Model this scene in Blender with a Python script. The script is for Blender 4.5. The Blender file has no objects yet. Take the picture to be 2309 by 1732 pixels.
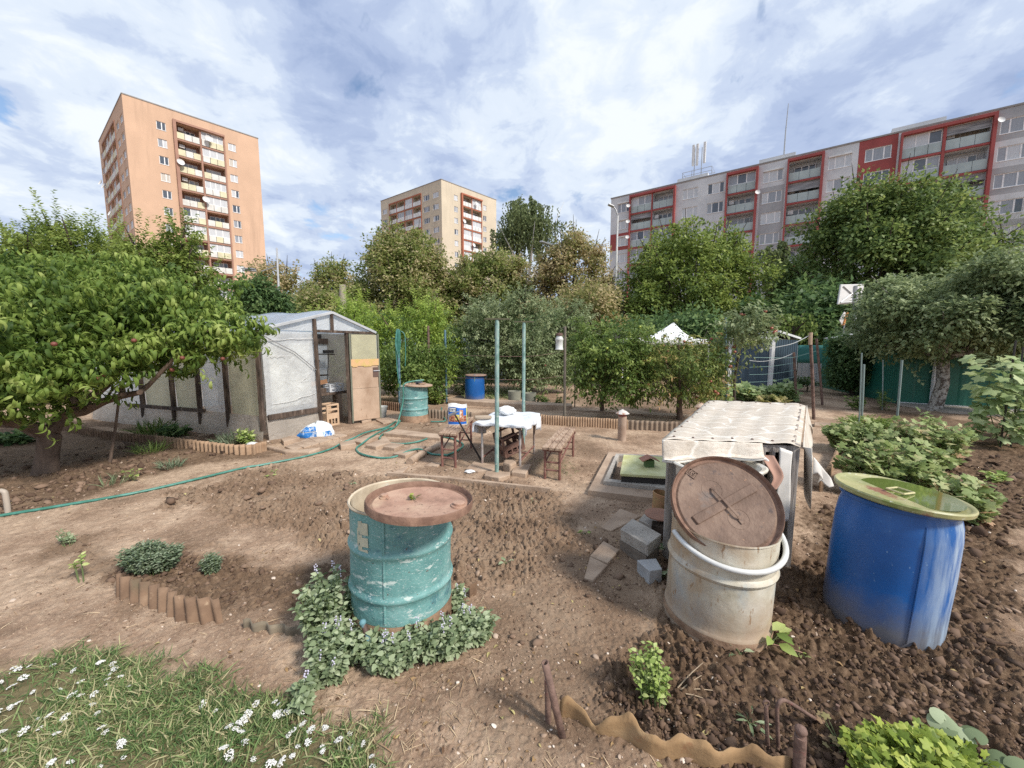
import bpy, math, random
import numpy as np
from mathutils import Vector, Matrix
random.seed(7); RNG = np.random.default_rng(7)
R = math.radians
S = bpy.context.scene
COL = S.collection

# ------------------------------------------------------------------ camera
PITCH, FPX, PCX, PCY, EYE = R(6.0), 870.0, 1154.5, 866.0, 1.65
cam = bpy.data.objects.new('camera', bpy.data.cameras.new('camera')); COL.objects.link(cam)
cam.location = (0, 0, EYE); cam.rotation_euler = (R(90) - PITCH, 0, 0)
cam.data.sensor_fit = 'HORIZONTAL'; cam.data.sensor_width = 36.0; cam.data.lens = 36.0 * FPX / 2309.0
cam.data.clip_start = 0.05; cam.data.clip_end = 3000
S.camera = cam
# ------------------------------------------------------------------ exposure
S.view_settings.view_transform = 'Standard'; S.view_settings.look = 'None'
S.view_settings.exposure = 0.76; S.view_settings.gamma = 1.0
S.cycles.max_bounces = 8; S.cycles.transparent_max_bounces = 24; S.cycles.diffuse_bounces = 4
S.cycles.use_denoising = False
# ------------------------------------------------------------------ world: sky seen through broken cloud
SUNV = Vector((0.66, -0.52, 0.80)).normalized()
W = bpy.data.worlds.new('World'); S.world = W; W.use_nodes = True
nt = W.node_tree; nt.nodes.clear()
def N(t, k, **kw):
    n = t.nodes.new(k)
    for a, b in kw.items(): setattr(n, a, b)
    return n
def ramp(n, pts):
    cr = n.color_ramp
    while len(cr.elements) < len(pts): cr.elements.new(0.5)
    for e, (p, c) in zip(cr.elements, pts):
        e.position = p; e.color = (*c, 1) if len(c) == 3 else c
L = nt.links.new
tc = N(nt, 'ShaderNodeTexCoord')
sep = N(nt, 'ShaderNodeSeparateXYZ'); L(tc.outputs['Generated'], sep.inputs[0])
mz = N(nt, 'ShaderNodeMath', operation='MAXIMUM'); L(sep.outputs['Z'], mz.inputs[0]); mz.inputs[1].default_value = 0.0
az = N(nt, 'ShaderNodeMath', operation='ADD'); L(mz.outputs[0], az.inputs[0]); az.inputs[1].default_value = 0.22
dx = N(nt, 'ShaderNodeMath', operation='DIVIDE'); L(sep.outputs['X'], dx.inputs[0]); L(az.outputs[0], dx.inputs[1])
dy = N(nt, 'ShaderNodeMath', operation='DIVIDE'); L(sep.outputs['Y'], dy.inputs[0]); L(az.outputs[0], dy.inputs[1])
cmb = N(nt, 'ShaderNodeCombineXYZ'); L(dx.outputs[0], cmb.inputs[0]); L(dy.outputs[0], cmb.inputs[1])
def wnoise(scale, detail, rough, dist, off, sc=(1, 1, 1), rot=0):
    mp = N(nt, 'ShaderNodeMapping'); mp.inputs['Location'].default_value = off; mp.inputs['Scale'].default_value = sc
    mp.inputs['Rotation'].default_value = (0, 0, rot)
    L(cmb.outputs[0], mp.inputs[0])
    n = N(nt, 'ShaderNodeTexNoise'); L(mp.outputs[0], n.inputs['Vector'])
    n.inputs['Scale'].default_value = scale; n.inputs['Detail'].default_value = detail
    n.inputs['Roughness'].default_value = rough; n.inputs['Distortion'].default_value = dist
    return n.outputs['Fac']
big = wnoise(0.95, 4, 0.5, 0.35, (3.7, 1.2, 0), (1.0, 0.75, 1), 0.35)
med = wnoise(2.6, 7, 0.55, 0.3, (9.1, 4.4, 2.0), (1.0, 0.7, 1), 0.2)
fine = wnoise(6.5, 7, 0.6, 0.35, (1.1, 7.9, 5.0))
def wmath(op, a, b):
    m = N(nt, 'ShaderNodeMath', operation=op)
    for i, v in enumerate((a, b)):
        if isinstance(v, float): m.inputs[i].default_value = v
        else: L(v, m.inputs[i])
    return m.outputs[0]
dens = wmath('ADD', wmath('ADD', wmath('MULTIPLY', big, 0.36), wmath('MULTIPLY', med, 0.36)), wmath('MULTIPLY', fine, 0.28))
rc = N(nt, 'ShaderNodeValToRGB'); L(dens, rc.inputs[0])
ramp(rc, [(0.38, (0.33, 0.42, 0.63)), (0.44, (0.43, 0.52, 0.72)), (0.49, (0.55, 0.64, 0.81)), (0.535, (0.70, 0.78, 0.89)), (0.60, (0.84, 0.89, 0.95))])
rc.color_ramp.interpolation = 'EASE'
bgc = N(nt, 'ShaderNodeBackground'); L(rc.outputs[0], bgc.inputs['Color']); bgc.inputs['Strength'].default_value = 0.66
sky = N(nt, 'ShaderNodeTexSky', sky_type='NISHITA'); sky.sun_disc = False
sky.sun_elevation = math.asin(SUNV.z); sky.sun_rotation = math.atan2(SUNV.x, SUNV.y)
bgs = N(nt, 'ShaderNodeBackground'); L(sky.outputs[0], bgs.inputs['Color']); bgs.inputs['Strength'].default_value = 0.11
hole = N(nt, 'ShaderNodeMapRange'); L(med, hole.inputs['Value'])
hole.inputs['From Min'].default_value = 0.335; hole.inputs['From Max'].default_value = 0.385
mxs = N(nt, 'ShaderNodeMixShader'); L(hole.outputs[0], mxs.inputs[0]); L(bgs.outputs[0], mxs.inputs[1]); L(bgc.outputs[0], mxs.inputs[2])
wo = N(nt, 'ShaderNodeOutputWorld'); L(mxs.outputs[0], wo.inputs['Surface'])
# ------------------------------------------------------------------ sun, softened by thin cloud
sun = bpy.data.objects.new('sun', bpy.data.lights.new('sun', 'SUN')); COL.objects.link(sun)
sun.data.energy = 2.9; sun.data.angle = R(9); sun.data.color = (1.0, 0.93, 0.84)
sun.rotation_euler = SUNV.to_track_quat('Z', 'Y').to_euler()

# ------------------------------------------------------------------ placing: photograph pixel -> point in the garden
def ray(x, y):
    u = (x - PCX) / FPX; v = (PCY - y) / FPX
    return u, math.cos(PITCH) + v * math.sin(PITCH), -math.sin(PITCH) + v * math.cos(PITCH)
def gp(x, y, z=0.0):
    d = ray(x, y); t = (z - EYE) / d[2]; return Vector((d[0] * t, d[1] * t, z))
def at(x, y, Y):
    d = ray(x, y); t = Y / d[1]; return Vector((d[0] * t, Y, EYE + d[2] * t))
def V(*a): return Vector(a)

# ------------------------------------------------------------------ numpy noise
def _h(ix, iy, s):
    n = (ix.astype(np.int64) * 374761393 + iy.astype(np.int64) * 668265263 + s * 974711) & 0x7fffffff
    n = ((n ^ (n >> 13)) * 1274126177) & 0x7fffffff
    return ((n ^ (n >> 16)) & 0xffffff) / float(0xffffff)
def vnoise(x, y, s=0):
    ix = np.floor(x); iy = np.floor(y); fx = x - ix; fy = y - iy
    fx = fx * fx * (3 - 2 * fx); fy = fy * fy * (3 - 2 * fy)
    a = _h(ix, iy, s); b = _h(ix + 1, iy, s); c = _h(ix, iy + 1, s); d = _h(ix + 1, iy + 1, s)
    return a + (b - a) * fx + (c - a) * fy + (a - b - c + d) * fx * fy
def fbm(x, y, s=0, o=4, g=0.5):
    t = 0; a = 1; n = 0
    for i in range(o):
        t = t + a * vnoise(x, y, s + i * 17); n += a; a *= g; x = x * 2.03 + 5.1; y = y * 2.03 + 1.7
    return t / n
def worley(x, y, s=0):
    ix = np.floor(x); iy = np.floor(y); d1 = np.full(x.shape, 9.0); d2 = np.full(x.shape, 9.0); idv = np.zeros(x.shape)
    for i in (-1, 0, 1):
        for j in (-1, 0, 1):
            cx = ix + i; cy = iy + j
            d = np.hypot(cx + _h(cx, cy, s) - x, cy + _h(cx, cy, s + 5) - y)
            near = d < d1
            d2 = np.where(near, d1, np.minimum(d2, d)); idv = np.where(near, _h(cx, cy, s + 9), idv); d1 = np.minimum(d1, d)
    return d1, d2, idv
def polydist(px, py, poly):
    """signed distance to a polygon, positive inside"""
    P = np.array(poly, float); n = len(P); dmin = np.full(px.shape, 1e9); ins = np.zeros(px.shape, bool)
    for i in range(n):
        a = P[i]; b = P[(i + 1) % n]; e = b - a
        t = np.clip(((px - a[0]) * e[0] + (py - a[1]) * e[1]) / (e @ e + 1e-9), 0, 1)
        dmin = np.minimum(dmin, np.hypot(px - a[0] - t * e[0], py - a[1] - t * e[1]))
        c = ((a[1] > py) != (b[1] > py)) & (px < (b[0] - a[0]) * (py - a[1]) / (b[1] - a[1] + 1e-12) + a[0])
        ins ^= c
    return np.where(ins, dmin, -dmin)

# ------------------------------------------------------------------ materials
def nodes_of(name):
    m = bpy.data.materials.new(name); m.use_nodes = True; t = m.node_tree
    return m, t, t.nodes['Principled BSDF']
def _tex(t, kind, scale, vec, detail=4.0, rough=0.6, dist=0.0):
    n = t.nodes.new('ShaderNodeTexNoise' if kind == 'noise' else 'ShaderNodeTexVoronoi')
    t.links.new(vec, n.inputs['Vector']); n.inputs['Scale'].default_value = scale
    if kind == 'noise':
        n.inputs['Detail'].default_value = detail; n.inputs['Roughness'].default_value = rough; n.inputs['Distortion'].default_value = dist
        return n.outputs['Fac']
    return n.outputs['Distance']
def mat(name, cols, scale=4.0, rough=0.7, metal=0.0, bump=0.0, bscale=None, stretch=(1, 1, 1), detail=5.0, spec=0.5, layers=(), nrough=0.6):
    """cols: ramp [(pos,col),...] or one colour; layers: (scale, lo, hi, colour, stretch) patches laid over it"""
    m, t, b = nodes_of(name); lk = t.links.new
    tcn = t.nodes.new('ShaderNodeTexCoord'); mp = t.nodes.new('ShaderNodeMapping'); lk(tcn.outputs['Object'], mp.inputs[0]); mp.inputs['Scale'].default_value = stretch
    if not isinstance(cols, list): cols = [(0.35, tuple(c * 0.86 for c in cols)), (0.65, tuple(min(1, c * 1.1) for c in cols))]
    f = _tex(t, 'noise', scale, mp.outputs[0], detail, nrough)
    r = t.nodes.new('ShaderNodeValToRGB'); ramp(r, cols); lk(f, r.inputs[0]); c = r.outputs[0]
    for i, ly in enumerate(layers):
        sc, lo, hi, colr = ly[:4]; st = ly[4] if len(ly) > 4 else (1, 1, 1)
        mp2 = t.nodes.new('ShaderNodeMapping'); lk(tcn.outputs['Object'], mp2.inputs[0]); mp2.inputs['Scale'].default_value = st
        mp2.inputs['Location'].default_value = (3.1 * i + 1.3, 7.7 * i + .4, 2.9)
        g = _tex(t, 'noise', sc, mp2.outputs[0], 6.0, 0.65)
        mr = t.nodes.new('ShaderNodeMapRange'); lk(g, mr.inputs[0]); mr.inputs[1].default_value = lo; mr.inputs[2].default_value = hi
        mx = t.nodes.new('ShaderNodeMix'); mx.data_type = 'RGBA'; lk(mr.outputs[0], mx.inputs[0]); lk(c, mx.inputs[6]); mx.inputs[7].default_value = (*colr, 1)
        c = mx.outputs[2]
    lk(c, b.inputs['Base Color'])
    b.inputs['Roughness'].default_value = rough; b.inputs['Metallic'].default_value = metal; b.inputs['Specular IOR Level'].default_value = spec
    if bump:
        g = _tex(t, 'noise', bscale or scale * 4, mp.outputs[0], 6.0, 0.6)
        bp = t.nodes.new('ShaderNodeBump'); bp.inputs['Strength'].default_value = bump; bp.inputs['Distance'].default_value = 0.02
        lk(g, bp.inputs['Height']); lk(bp.outputs[0], b.inputs['Normal'])
    return m
def leafmat(name, cols, rough=0.5, trans=0.36, clump=1.2, tcol=None):
    """leaf colour by the leaf's own random value, shifted a little by where it grows"""
    m, t, b = nodes_of(name); lk = t.links.new
    a = t.nodes.new('ShaderNodeAttribute'); a.attribute_name = 'rnd'
    tcn = t.nodes.new('ShaderNodeTexCoord'); f = _tex(t, 'noise', clump, tcn.outputs['Object'], 2.0)
    s1 = t.nodes.new('ShaderNodeMath'); s1.operation = 'MULTIPLY_ADD'; lk(f, s1.inputs[0]); s1.inputs[1].default_value = 0.9; s1.inputs[2].default_value = -0.45
    s2 = t.nodes.new('ShaderNodeMath'); s2.operation = 'ADD'; lk(a.outputs['Fac'], s2.inputs[0]); lk(s1.outputs[0], s2.inputs[1])
    r = t.nodes.new('ShaderNodeValToRGB'); ramp(r, cols); lk(s2.outputs[0], r.inputs[0])
    lk(r.outputs[0], b.inputs['Base Color']); b.inputs['Roughness'].default_value = rough; b.inputs['Specular IOR Level'].default_value = 0.22
    if trans:
        tr = t.nodes.new('ShaderNodeBsdfTranslucent'); hs = t.nodes.new('ShaderNodeHueSaturation'); hs.inputs['Value'].default_value = 1.5; hs.inputs['Hue'].default_value = 0.49
        lk(r.outputs[0], hs.inputs['Color']); lk(hs.outputs[0], tr.inputs[0])
        ms = t.nodes.new('ShaderNodeMixShader'); ms.inputs[0].default_value = trans
        lk(b.outputs[0], ms.inputs[1]); lk(tr.outputs[0], ms.inputs[2]); lk(ms.outputs[0], t.nodes['Material Output'].inputs[0])
    return m

# ------------------------------------------------------------------ mesh building
def tag(o, label=None, cat=None, group=None, kind=None):
    if label: o['label'] = label
    if cat: o['category'] = cat
    if group: o['group'] = group
    if kind: o['kind'] = kind
    return o
def wloc(o):
    p = Vector(o.location)
    while o.parent: o = o.parent; p += Vector(o.location)
    return p
def empty(name, loc, label, cat, group=None, rot=(0, 0, 0)):
    o = bpy.data.objects.new(name, None); COL.objects.link(o); o.location = loc; o.rotation_euler = rot
    o.empty_display_size = 0.1
    return tag(o, label, cat, group)
def link(name, me, m, parent=None, loc=None, label=None):
    o = bpy.data.objects.new(name, me); COL.objects.link(o)
    for x in (m if isinstance(m, (list, tuple)) else [m]): me.materials.append(x)
    if loc is not None: o.location = loc
    if parent: o.parent = parent
    if label: o['label'] = label
    return o
def npmesh(name, v, f, smooth=False, rnd=None, midx=None):
    """v (n,3); f (m,k) all the same number of corners"""
    me = bpy.data.meshes.new(name); v = np.asarray(v, np.float32); f = np.asarray(f, np.int32)
    me.vertices.add(len(v)); me.vertices.foreach_set('co', v.ravel())
    me.loops.add(f.size); me.loops.foreach_set('vertex_index', f.ravel())
    me.polygons.add(len(f)); me.polygons.foreach_set('loop_start', np.arange(0, f.size, f.shape[1], dtype=np.int32))
    if smooth: me.polygons.foreach_set('use_smooth', np.ones(len(f), bool))
    if midx is not None: me.polygons.foreach_set('material_index', np.asarray(midx, np.int32))
    me.update(calc_edges=True)
    if rnd is not None:
        at_ = me.attributes.new('rnd', 'FLOAT', 'POINT'); at_.data.foreach_set('value', np.asarray(rnd, np.float32))
    return me
class MB:
    def __init__(s): s.v = []; s.f = []; s.mi = []; s.m = 0
    def add(s, vs, fs):
        o = len(s.v); s.v += [tuple(p) for p in vs]; s.f += [tuple(i + o for i in q) for q in fs]; s.mi += [s.m] * len(fs); return s
    def box(s, c, size, M=None, rz=0, taper=1.0):
        hx, hy, hz = [k / 2 for k in size]; c = Vector(c)
        if M is None: M = Matrix.Rotation(rz, 3, 'Z') if rz else Matrix.Identity(3)
        P = []
        for z, k in ((-hz, 1), (hz, taper)):
            for x, y in ((-hx, -hy), (hx, -hy), (hx, hy), (-hx, hy)): P.append(c + M @ Vector((x * k, y * k, z)))
        return s.add(P, [(0, 3, 2, 1), (4, 5, 6, 7), (0, 1, 5, 4), (1, 2, 6, 5), (2, 3, 7, 6), (3, 0, 4, 7)])
    def beam(s, a, b, w, h, up=(0, 0, 1)):
        a = Vector(a); b = Vector(b); d = (b - a); ln = d.length; d.normalize(); u = Vector(up)
        if abs(d.dot(u)) > 0.98: u = Vector((0, 1, 0))
        x = d.cross(u).normalized(); u = x.cross(d)
        M = Matrix((x, d, u)).transposed()
        return s.box((a + b) / 2, (w, ln, h), M)
    def tube(s, pts, r, seg=8, cap=True):
        pts = [Vector(p) for p in pts]; n = len(pts); rr = r if isinstance(r, (list, tuple)) else [r] * n
        P = []; up = None
        for i, p in enumerate(pts):
            d = (pts[min(i + 1, n - 1)] - pts[max(i - 1, 0)]).normalized()
            if up is None:
                up = Vector((0, 0, 1)) if abs(d.z) < 0.9 else Vector((1, 0, 0))
            x = d.cross(up).normalized(); y = x.cross(d).normalized(); up = y
            for k in range(seg):
                a = 2 * math.pi * k / seg; P.append(p + (x * math.cos(a) + y * math.sin(a)) * rr[i])
        Fc = []
        for i in range(n - 1):
            for k in range(seg):
                k2 = (k + 1) % seg; Fc.append((i * seg + k, i * seg + k2, (i + 1) * seg + k2, (i + 1) * seg + k))
        if cap: Fc.append(tuple(range(seg - 1, -1, -1))); Fc.append(tuple((n - 1) * seg + k for k in range(seg)))
        return s.add(P, Fc)
    def lathe(s, prof, seg=40, M=None, c=(0, 0, 0), wob=None, capb=True, capt=False):
        c = Vector(c); P = []
        for (r, z) in prof:
            for k in range(seg):
                a = 2 * math.pi * k / seg; q = wob(a, z) if wob else 1.0
                p = Vector((r * q * math.cos(a), r * q * math.sin(a), z))
                P.append(c + (M @ p if M is not None else p))
        Fc = []
        for i in range(len(prof) - 1):
            for k in range(seg):
                k2 = (k + 1) % seg; Fc.append((i * seg + k, i * seg + k2, (i + 1) * seg + k2, (i + 1) * seg + k))
        if capb: Fc.append(tuple(range(seg - 1, -1, -1)))
        if capt: Fc.append(tuple((len(prof) - 1) * seg + k for k in range(seg)))
        return s.add(P, Fc)
    def ball(s, c, r, seg=10, sq=(1, 1, 1)):
        pr = [(math.sin(math.pi * i / 6) + 1e-4, -math.cos(math.pi * i / 6)) for i in range(7)]
        M = Matrix.Diagonal((r * sq[0], r * sq[1], r * sq[2]))
        return s.lathe(pr, seg, M, c)
    def grid(s, fn, nu, nv):
        P = [fn(i / nu, j / nv) for j in range(nv + 1) for i in range(nu + 1)]
        Fc = [(j * (nu + 1) + i, j * (nu + 1) + i + 1, (j + 1) * (nu + 1) + i + 1, (j + 1) * (nu + 1) + i) for j in range(nv) for i in range(nu)]
        return s.add(P, Fc)
    def slab(s, quad, z0, z1, jit=0.0):
        q = [Vector(p) for p in quad]; n = len(q)
        P = [V(p.x, p.y, z0) for p in q] + [V(p.x, p.y, z1 + random.uniform(-jit, jit)) for p in q]
        return s.add(P, [tuple(range(n - 1, -1, -1)), tuple(range(n, 2 * n))] + [(i, (i + 1) % n, (i + 1) % n + n, i + n) for i in range(n)])
    def obj(s, name, m, parent=None, loc=None, label=None, smooth=False, bevel=0, solid=0, local=False, sharp=38):
        o3 = Vector((0, 0, 0)) if local else (wloc(parent) if parent else (Vector(loc) if loc is not None else Vector((0, 0, 0))))
        me = bpy.data.meshes.new(name); me.from_pydata([(p[0] - o3.x, p[1] - o3.y, p[2] - o3.z) for p in s.v], [], s.f)
        me.polygons.foreach_set('material_index', s.mi)
        if smooth:
            me.polygons.foreach_set('use_smooth', [True] * len(s.f)); me.set_sharp_from_angle(angle=R(sharp))
        me.update()
        o = link(name, me, m, parent, None if parent else loc, label)
        if solid: md = o.modifiers.new('solid', 'SOLIDIFY'); md.thickness = solid; md.offset = 0
        if bevel: md = o.modifiers.new('bevel', 'BEVEL'); md.width = bevel; md.segments = 2; md.limit_method = 'ANGLE'; md.angle_limit = R(40)
        return o
def copy_tree(o, parent=None):
    c = o.copy(); COL.objects.link(c)
    if parent: c.parent = parent
    for ch in list(o.children): copy_tree(ch, c)
    return c

# ------------------------------------------------------------------ leaves
def leaf_tpl(w=0.3, n=3, curl=0.3, fold=0.25, wide=0.45):
    """leaf of length 1 along +Y, face up +Z; three columns, folded on the midrib, curling down"""
    v = []; f = []
    for i in range(n + 1):
        t = i / n; hw = w / 2 * (math.sin(math.pi * t ** (math.log(0.5) / math.log(wide))) ** 0.8 if 0 < t < 1 else 0.05)
        a = curl * t
        y = t if curl == 0 else math.sin(a) / curl; z = 0 if curl == 0 else -(1 - math.cos(a)) / curl
        for sx in (-1, 0, 1): v.append((sx * hw, y, z + abs(sx) * hw * fold))
    for i in range(n):
        for k in range(2): f.append((i * 3 + k, i * 3 + k + 1, (i + 1) * 3 + k + 1, (i + 1) * 3 + k))
    return np.array(v), np.array(f)
LT_FAR = (np.array([(-.32, .35, .04), (0, 0, 0), (.32, .35, .04), (0, 1, -.12)], float), np.array([(0, 1, 2, 3)]))
LT_MID = leaf_tpl(0.5, 2, 0.5, 0.3)
LT_OVAL = leaf_tpl(0.55, 3, 0.6, 0.3)
LT_LONG = leaf_tpl(0.24, 5, 2.6, 0.45)
LT_MINT = leaf_tpl(0.62, 3, 0.7, 0.25, 0.4)
def nrm(a): return a / (np.linalg.norm(a, axis=1, keepdims=True) + 1e-9)
def scatter(name, tpl, pos, dirs, up, scale, m, parent=None, loc=None, rnd=None, smooth=True):
    tv, tf = tpl; n = len(pos); d = nrm(dirs); x = nrm(np.cross(d, up)); z = np.cross(x, d)
    sc = np.asarray(scale).reshape(-1, 1, 1) * np.ones((n, 1, 1))
    vv = (tv[None, :, 0:1] * x[:, None] + tv[None, :, 1:2] * d[:, None] + tv[None, :, 2:3] * z[:, None]) * sc + pos[:, None]
    o3 = np.array(wloc(parent)) if parent else (np.array(loc) if loc is not None else np.zeros(3))
    ff = tf[None] + (np.arange(n) * len(tv))[:, None, None]
    r = RNG.random(n) if rnd is None else rnd
    me = npmesh(name, (vv - o3).reshape(-1, 3), ff.reshape(-1, tf.shape[1]), smooth, np.repeat(r, len(tv)))
    return link(name, me, m, parent, None if parent else loc)
def rsph(n):
    a = RNG.normal(size=(n, 3)); return nrm(a)
def crown(lobes, ncl, per, clr, inner=0.33, droop=0.25, zmin=None):
    """leaf positions, directions and up vectors for a crown of leaf clumps through the union of lobes"""
    lob = np.array(lobes, float); wgt = (lob[:, 3] * lob[:, 4] * lob[:, 5]) ** (2 / 3.); wgt /= wgt.sum()
    k = RNG.choice(len(lob), ncl, p=wgt); d = rsph(ncl); rad = RNG.random(ncl) ** inner
    c = lob[k, :3] + d * rad[:, None] * lob[k, 3:]
    out = nrm(d / lob[k, 3:])
    if zmin is not None: keep = c[:, 2] > zmin; c = c[keep]; out = out[keep]
    n = len(c); i = np.repeat(np.arange(n), per)
    off = rsph(n * per) * (1.75 * RNG.random((n * per, 1)) ** 0.5) * clr * (0.5 + 0.9 * RNG.random((n, 1)))[i]; off[:, 2] *= 0.75
    pos = c[i] + off
    dirs = out[i] * 0.7 + rsph(n * per) * 0.9 + off / clr * 0.35; dirs[:, 2] -= droop
    up = rsph(n * per) * 0.6 + out[i] * 0.5; up[:, 2] += 0.8
    rn = np.clip(RNG.random(n)[i] * 0.55 + RNG.random(n * per) * 0.45, 0, 1)
    return pos, dirs, up, rn
def shoots(lobes, n, length, per, droop=.3, rise=.9, zmin=.3):
    """long leafy shoots growing out of the lobes: leaves set in a spiral along each"""
    lob = np.array(lobes, float); wgt = (lob[:, 3] * lob[:, 4] * lob[:, 5]) ** (2 / 3.); wgt /= wgt.sum()
    k = RNG.choice(len(lob), n, p=wgt); d = rsph(n); st = lob[k, :3] + d * lob[k, 3:] * (.35 + .6 * RNG.random((n, 1)))
    g = nrm(d * .8 + rsph(n) * .5 + np.array([0, 0, rise])); ln = length * (.45 + .75 * RNG.random(n))
    s = (np.arange(per) + .5) / per; P = st[:, None] + g[:, None] * (ln[:, None] * s)[..., None]; P[..., 2] -= droop * ln[:, None] * s ** 2
    an = np.arange(per)[None] * 2.4 + RNG.random((n, 1)) * 6.28
    a1 = nrm(np.cross(g, rsph(n))); a2 = np.cross(g, a1)
    D = a1[:, None] * np.cos(an)[..., None] + a2[:, None] * np.sin(an)[..., None] + g[:, None] * .55; D[..., 2] -= .15
    U = rsph(n * per) * .35; U[:, 2] += 1
    rn = np.clip(np.repeat(RNG.random(n) * .5, per) + np.tile(s, n) * .35 + RNG.random(n * per) * .25, 0, 1)
    P = P.reshape(-1, 3); D = D.reshape(-1, 3); ok = P[:, 2] > zmin
    return P[ok], D[ok], U[ok], rn[ok], st, g, ln
# ================================================================== SETTING: ground
def gpoly(*px): return [tuple(gp(x, y).xy) for x, y in px]
TILL = [  # dug soil: (polygon, darkness, clod height)
    (gpoly((380, 1120), (480, 1075), (640, 1045), (900, 1075), (1100, 1092), (1240, 1112), (1310, 1160), (1300, 1215), (1160, 1320), (1050, 1350), (980, 1310), (760, 1270), (620, 1185), (460, 1160)), 0.55, 0.06),
    (gpoly((250, 1300), (300, 1250), (430, 1235), (640, 1265), (780, 1290), (800, 1420), (690, 1420), (560, 1400), (430, 1390), (330, 1340)), 0.9, 0.035),
    (gpoly((90, 1230), (200, 1215), (320, 1240), (250, 1300), (150, 1310)), 0.7, 0.03),
    (gpoly((1420, 1690), (1330, 1600), (1350, 1490), (1440, 1430), (1480, 1370), (1480, 1250), (1560, 1200), (1760, 1330), (1830, 1160), (1900, 1000), (2050, 960), (2600, 1020), (2700, 1160), (2330, 1230), (2300, 1380), (2230, 1420), (2330, 1600), (2600, 1900), (1900, 1900), (1500, 1740)), 1.0, 0.05),
    (gpoly((1060, 1370), (1180, 1300), (1330, 1180), (1460, 1180), (1500, 1420), (1520, 1740), (1190, 1760), (1010, 1620), (1080, 1500)), 0.5, 0.010),
    (gpoly((-400, 960), (140, 945), (330, 985), (600, 1030), (420, 1050), (340, 1075), (150, 1140), (-100, 1190), (-700, 1260)), 0.8, 0.02),
    (gpoly((1960, 912), (2020, 925), (2320, 965), (2500, 1000), (2400, 1200), (2200, 1100), (2000, 990)), 0.9, 0.04),
    (gpoly((1040, 985), (1240, 975), (1330, 990), (1290, 1090), (1100, 1075), (960, 1060)), 0.35, 0.01),
    (gpoly((1230, 905), (1560, 935), (1700, 890), (1300, 885)), 0.6, 0.03),
    (gpoly((860, 960), (1000, 925), (1180, 940), (1150, 975), (960, 985)), 0.5, 0.01),
    (gpoly((200, 945), (600, 1000), (590, 1015), (180, 960)), 0.8, 0.02),
]
LAWN = gpoly((-700, 1500), (0, 1500), (180, 1478), (330, 1492), (440, 1520), (560, 1580), (700, 1610), (830, 1640), (880, 1720), (1000, 1900), (-900, 2600), (-2600, 1900))
BACKG = gpoly((855, 880), (1010, 872), (1060, 905), (1190, 900), (1200, 880), (1320, 868), (900, 862))
def zones(x, y):
    til = np.zeros(x.shape); amp = np.zeros(x.shape)
    wob = (fbm(x * 2.3, y * 2.3, 31, 5, .65) - 0.5) * 0.5
    for poly, dk, hh in TILL:
        d = polydist(x, y, poly) + wob * np.clip(np.hypot(x, y) / 2.5, .6, 2)
        w = np.clip(d / 0.26 + 0.5, 0, 1); w = w * w * (3 - 2 * w)
        til = np.maximum(til, w * dk); amp = np.maximum(amp, w * hh)
    lw = np.clip((polydist(x, y, LAWN) + wob * 0.9) / 0.2 + 0.5, 0, 1)
    return til, amp, lw
def height(x, y, detail=True):
    til, amp, lw = zones(x, y)
    z = (fbm(x * 0.55, y * 0.55, 3, 3) - 0.5) * 0.05
    z = z + (fbm(x * 4, y * 4, 8, 3) - 0.5) * (0.018 + 0.02 * til)
    if detail:
        d1, d2, cid = worley(x * 17 + 1.6 * fbm(x * 11, y * 11, 2, 3), y * 17 + 1.6 * fbm(x * 11, y * 11, 4, 3), 11)
        e1, e2, cie = worley(x * 43 + fbm(x * 30, y * 30, 6, 2), y * 43, 71)
        lump = np.clip((d2 - d1) * 1.6, 0, 1) * (0.2 + 0.8 * cid) + 0.45 * np.clip((e2 - e1) * 1.5, 0, 1) * cie + .25 * fbm(x * 60, y * 60, 13, 2)
        z = z + amp * (lump - 0.35) * (0.45 + 1.1 * fbm(x * 1.7, y * 1.7, 44, 2))
        z = z + (1 - til) * ((fbm(x * 22, y * 22, 52, 4, .65) - 0.5) * 0.020 + 0.008 * np.clip((e2 - e1) * 1.5, 0, 1) * (cie > 0.72))
    r = np.hypot(x, y)
    return z * np.clip((70 - r) / 50, 0, 1), til, lw
def gz(x, y): return float(height(np.array([x], float), np.array([y], float), False)[0][0])
def on(p, dz=0.0): return V(p.x, p.y, gz(p.x, p.y) + dz)

th = np.concatenate([np.linspace(-63, 63, 820), np.linspace(63, 297, 120)[1:-1]]); th = np.radians(th)
rr_ = np.concatenate([[0.0], np.geomspace(0.35, 1.0, 30), np.geomspace(1.0, 8.0, 860)[1:], np.geomspace(8.0, 16, 110)[1:], np.geomspace(16, 80, 60)[1:], [200, 600, 1500]])
nt_, nr_ = len(th), len(rr_)
TH, RR = np.meshgrid(th, rr_[1:]); GX = RR * np.sin(TH); GY = RR * np.cos(TH)
gzv, gtil, glw = height(GX.ravel(), GY.ravel())
vv = np.vstack([[[0, 0, 0]], np.stack([GX.ravel(), GY.ravel(), gzv], 1)])
i0 = np.arange((nr_ - 2) * nt_).reshape(nr_ - 2, nt_); a0 = i0 + 1; b0 = np.roll(i0, -1, 1) + 1
gf = np.stack([a0, b0, b0 + nt_, a0 + nt_], -1).reshape(-1, 4)
cf = np.stack([np.zeros(nt_, int), np.roll(np.arange(nt_), -1) + 1, np.arange(nt_) + 1, np.arange(nt_) + 1], 1)
gme = npmesh('ground', vv, gf[:, ::-1], True)
for nm, val in (('tilled', gtil), ('lawn', glw)):
    at_ = gme.attributes.new(nm, 'FLOAT', 'POINT'); at_.data.foreach_set('value', np.concatenate([[0], val]).astype(np.float32))
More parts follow.
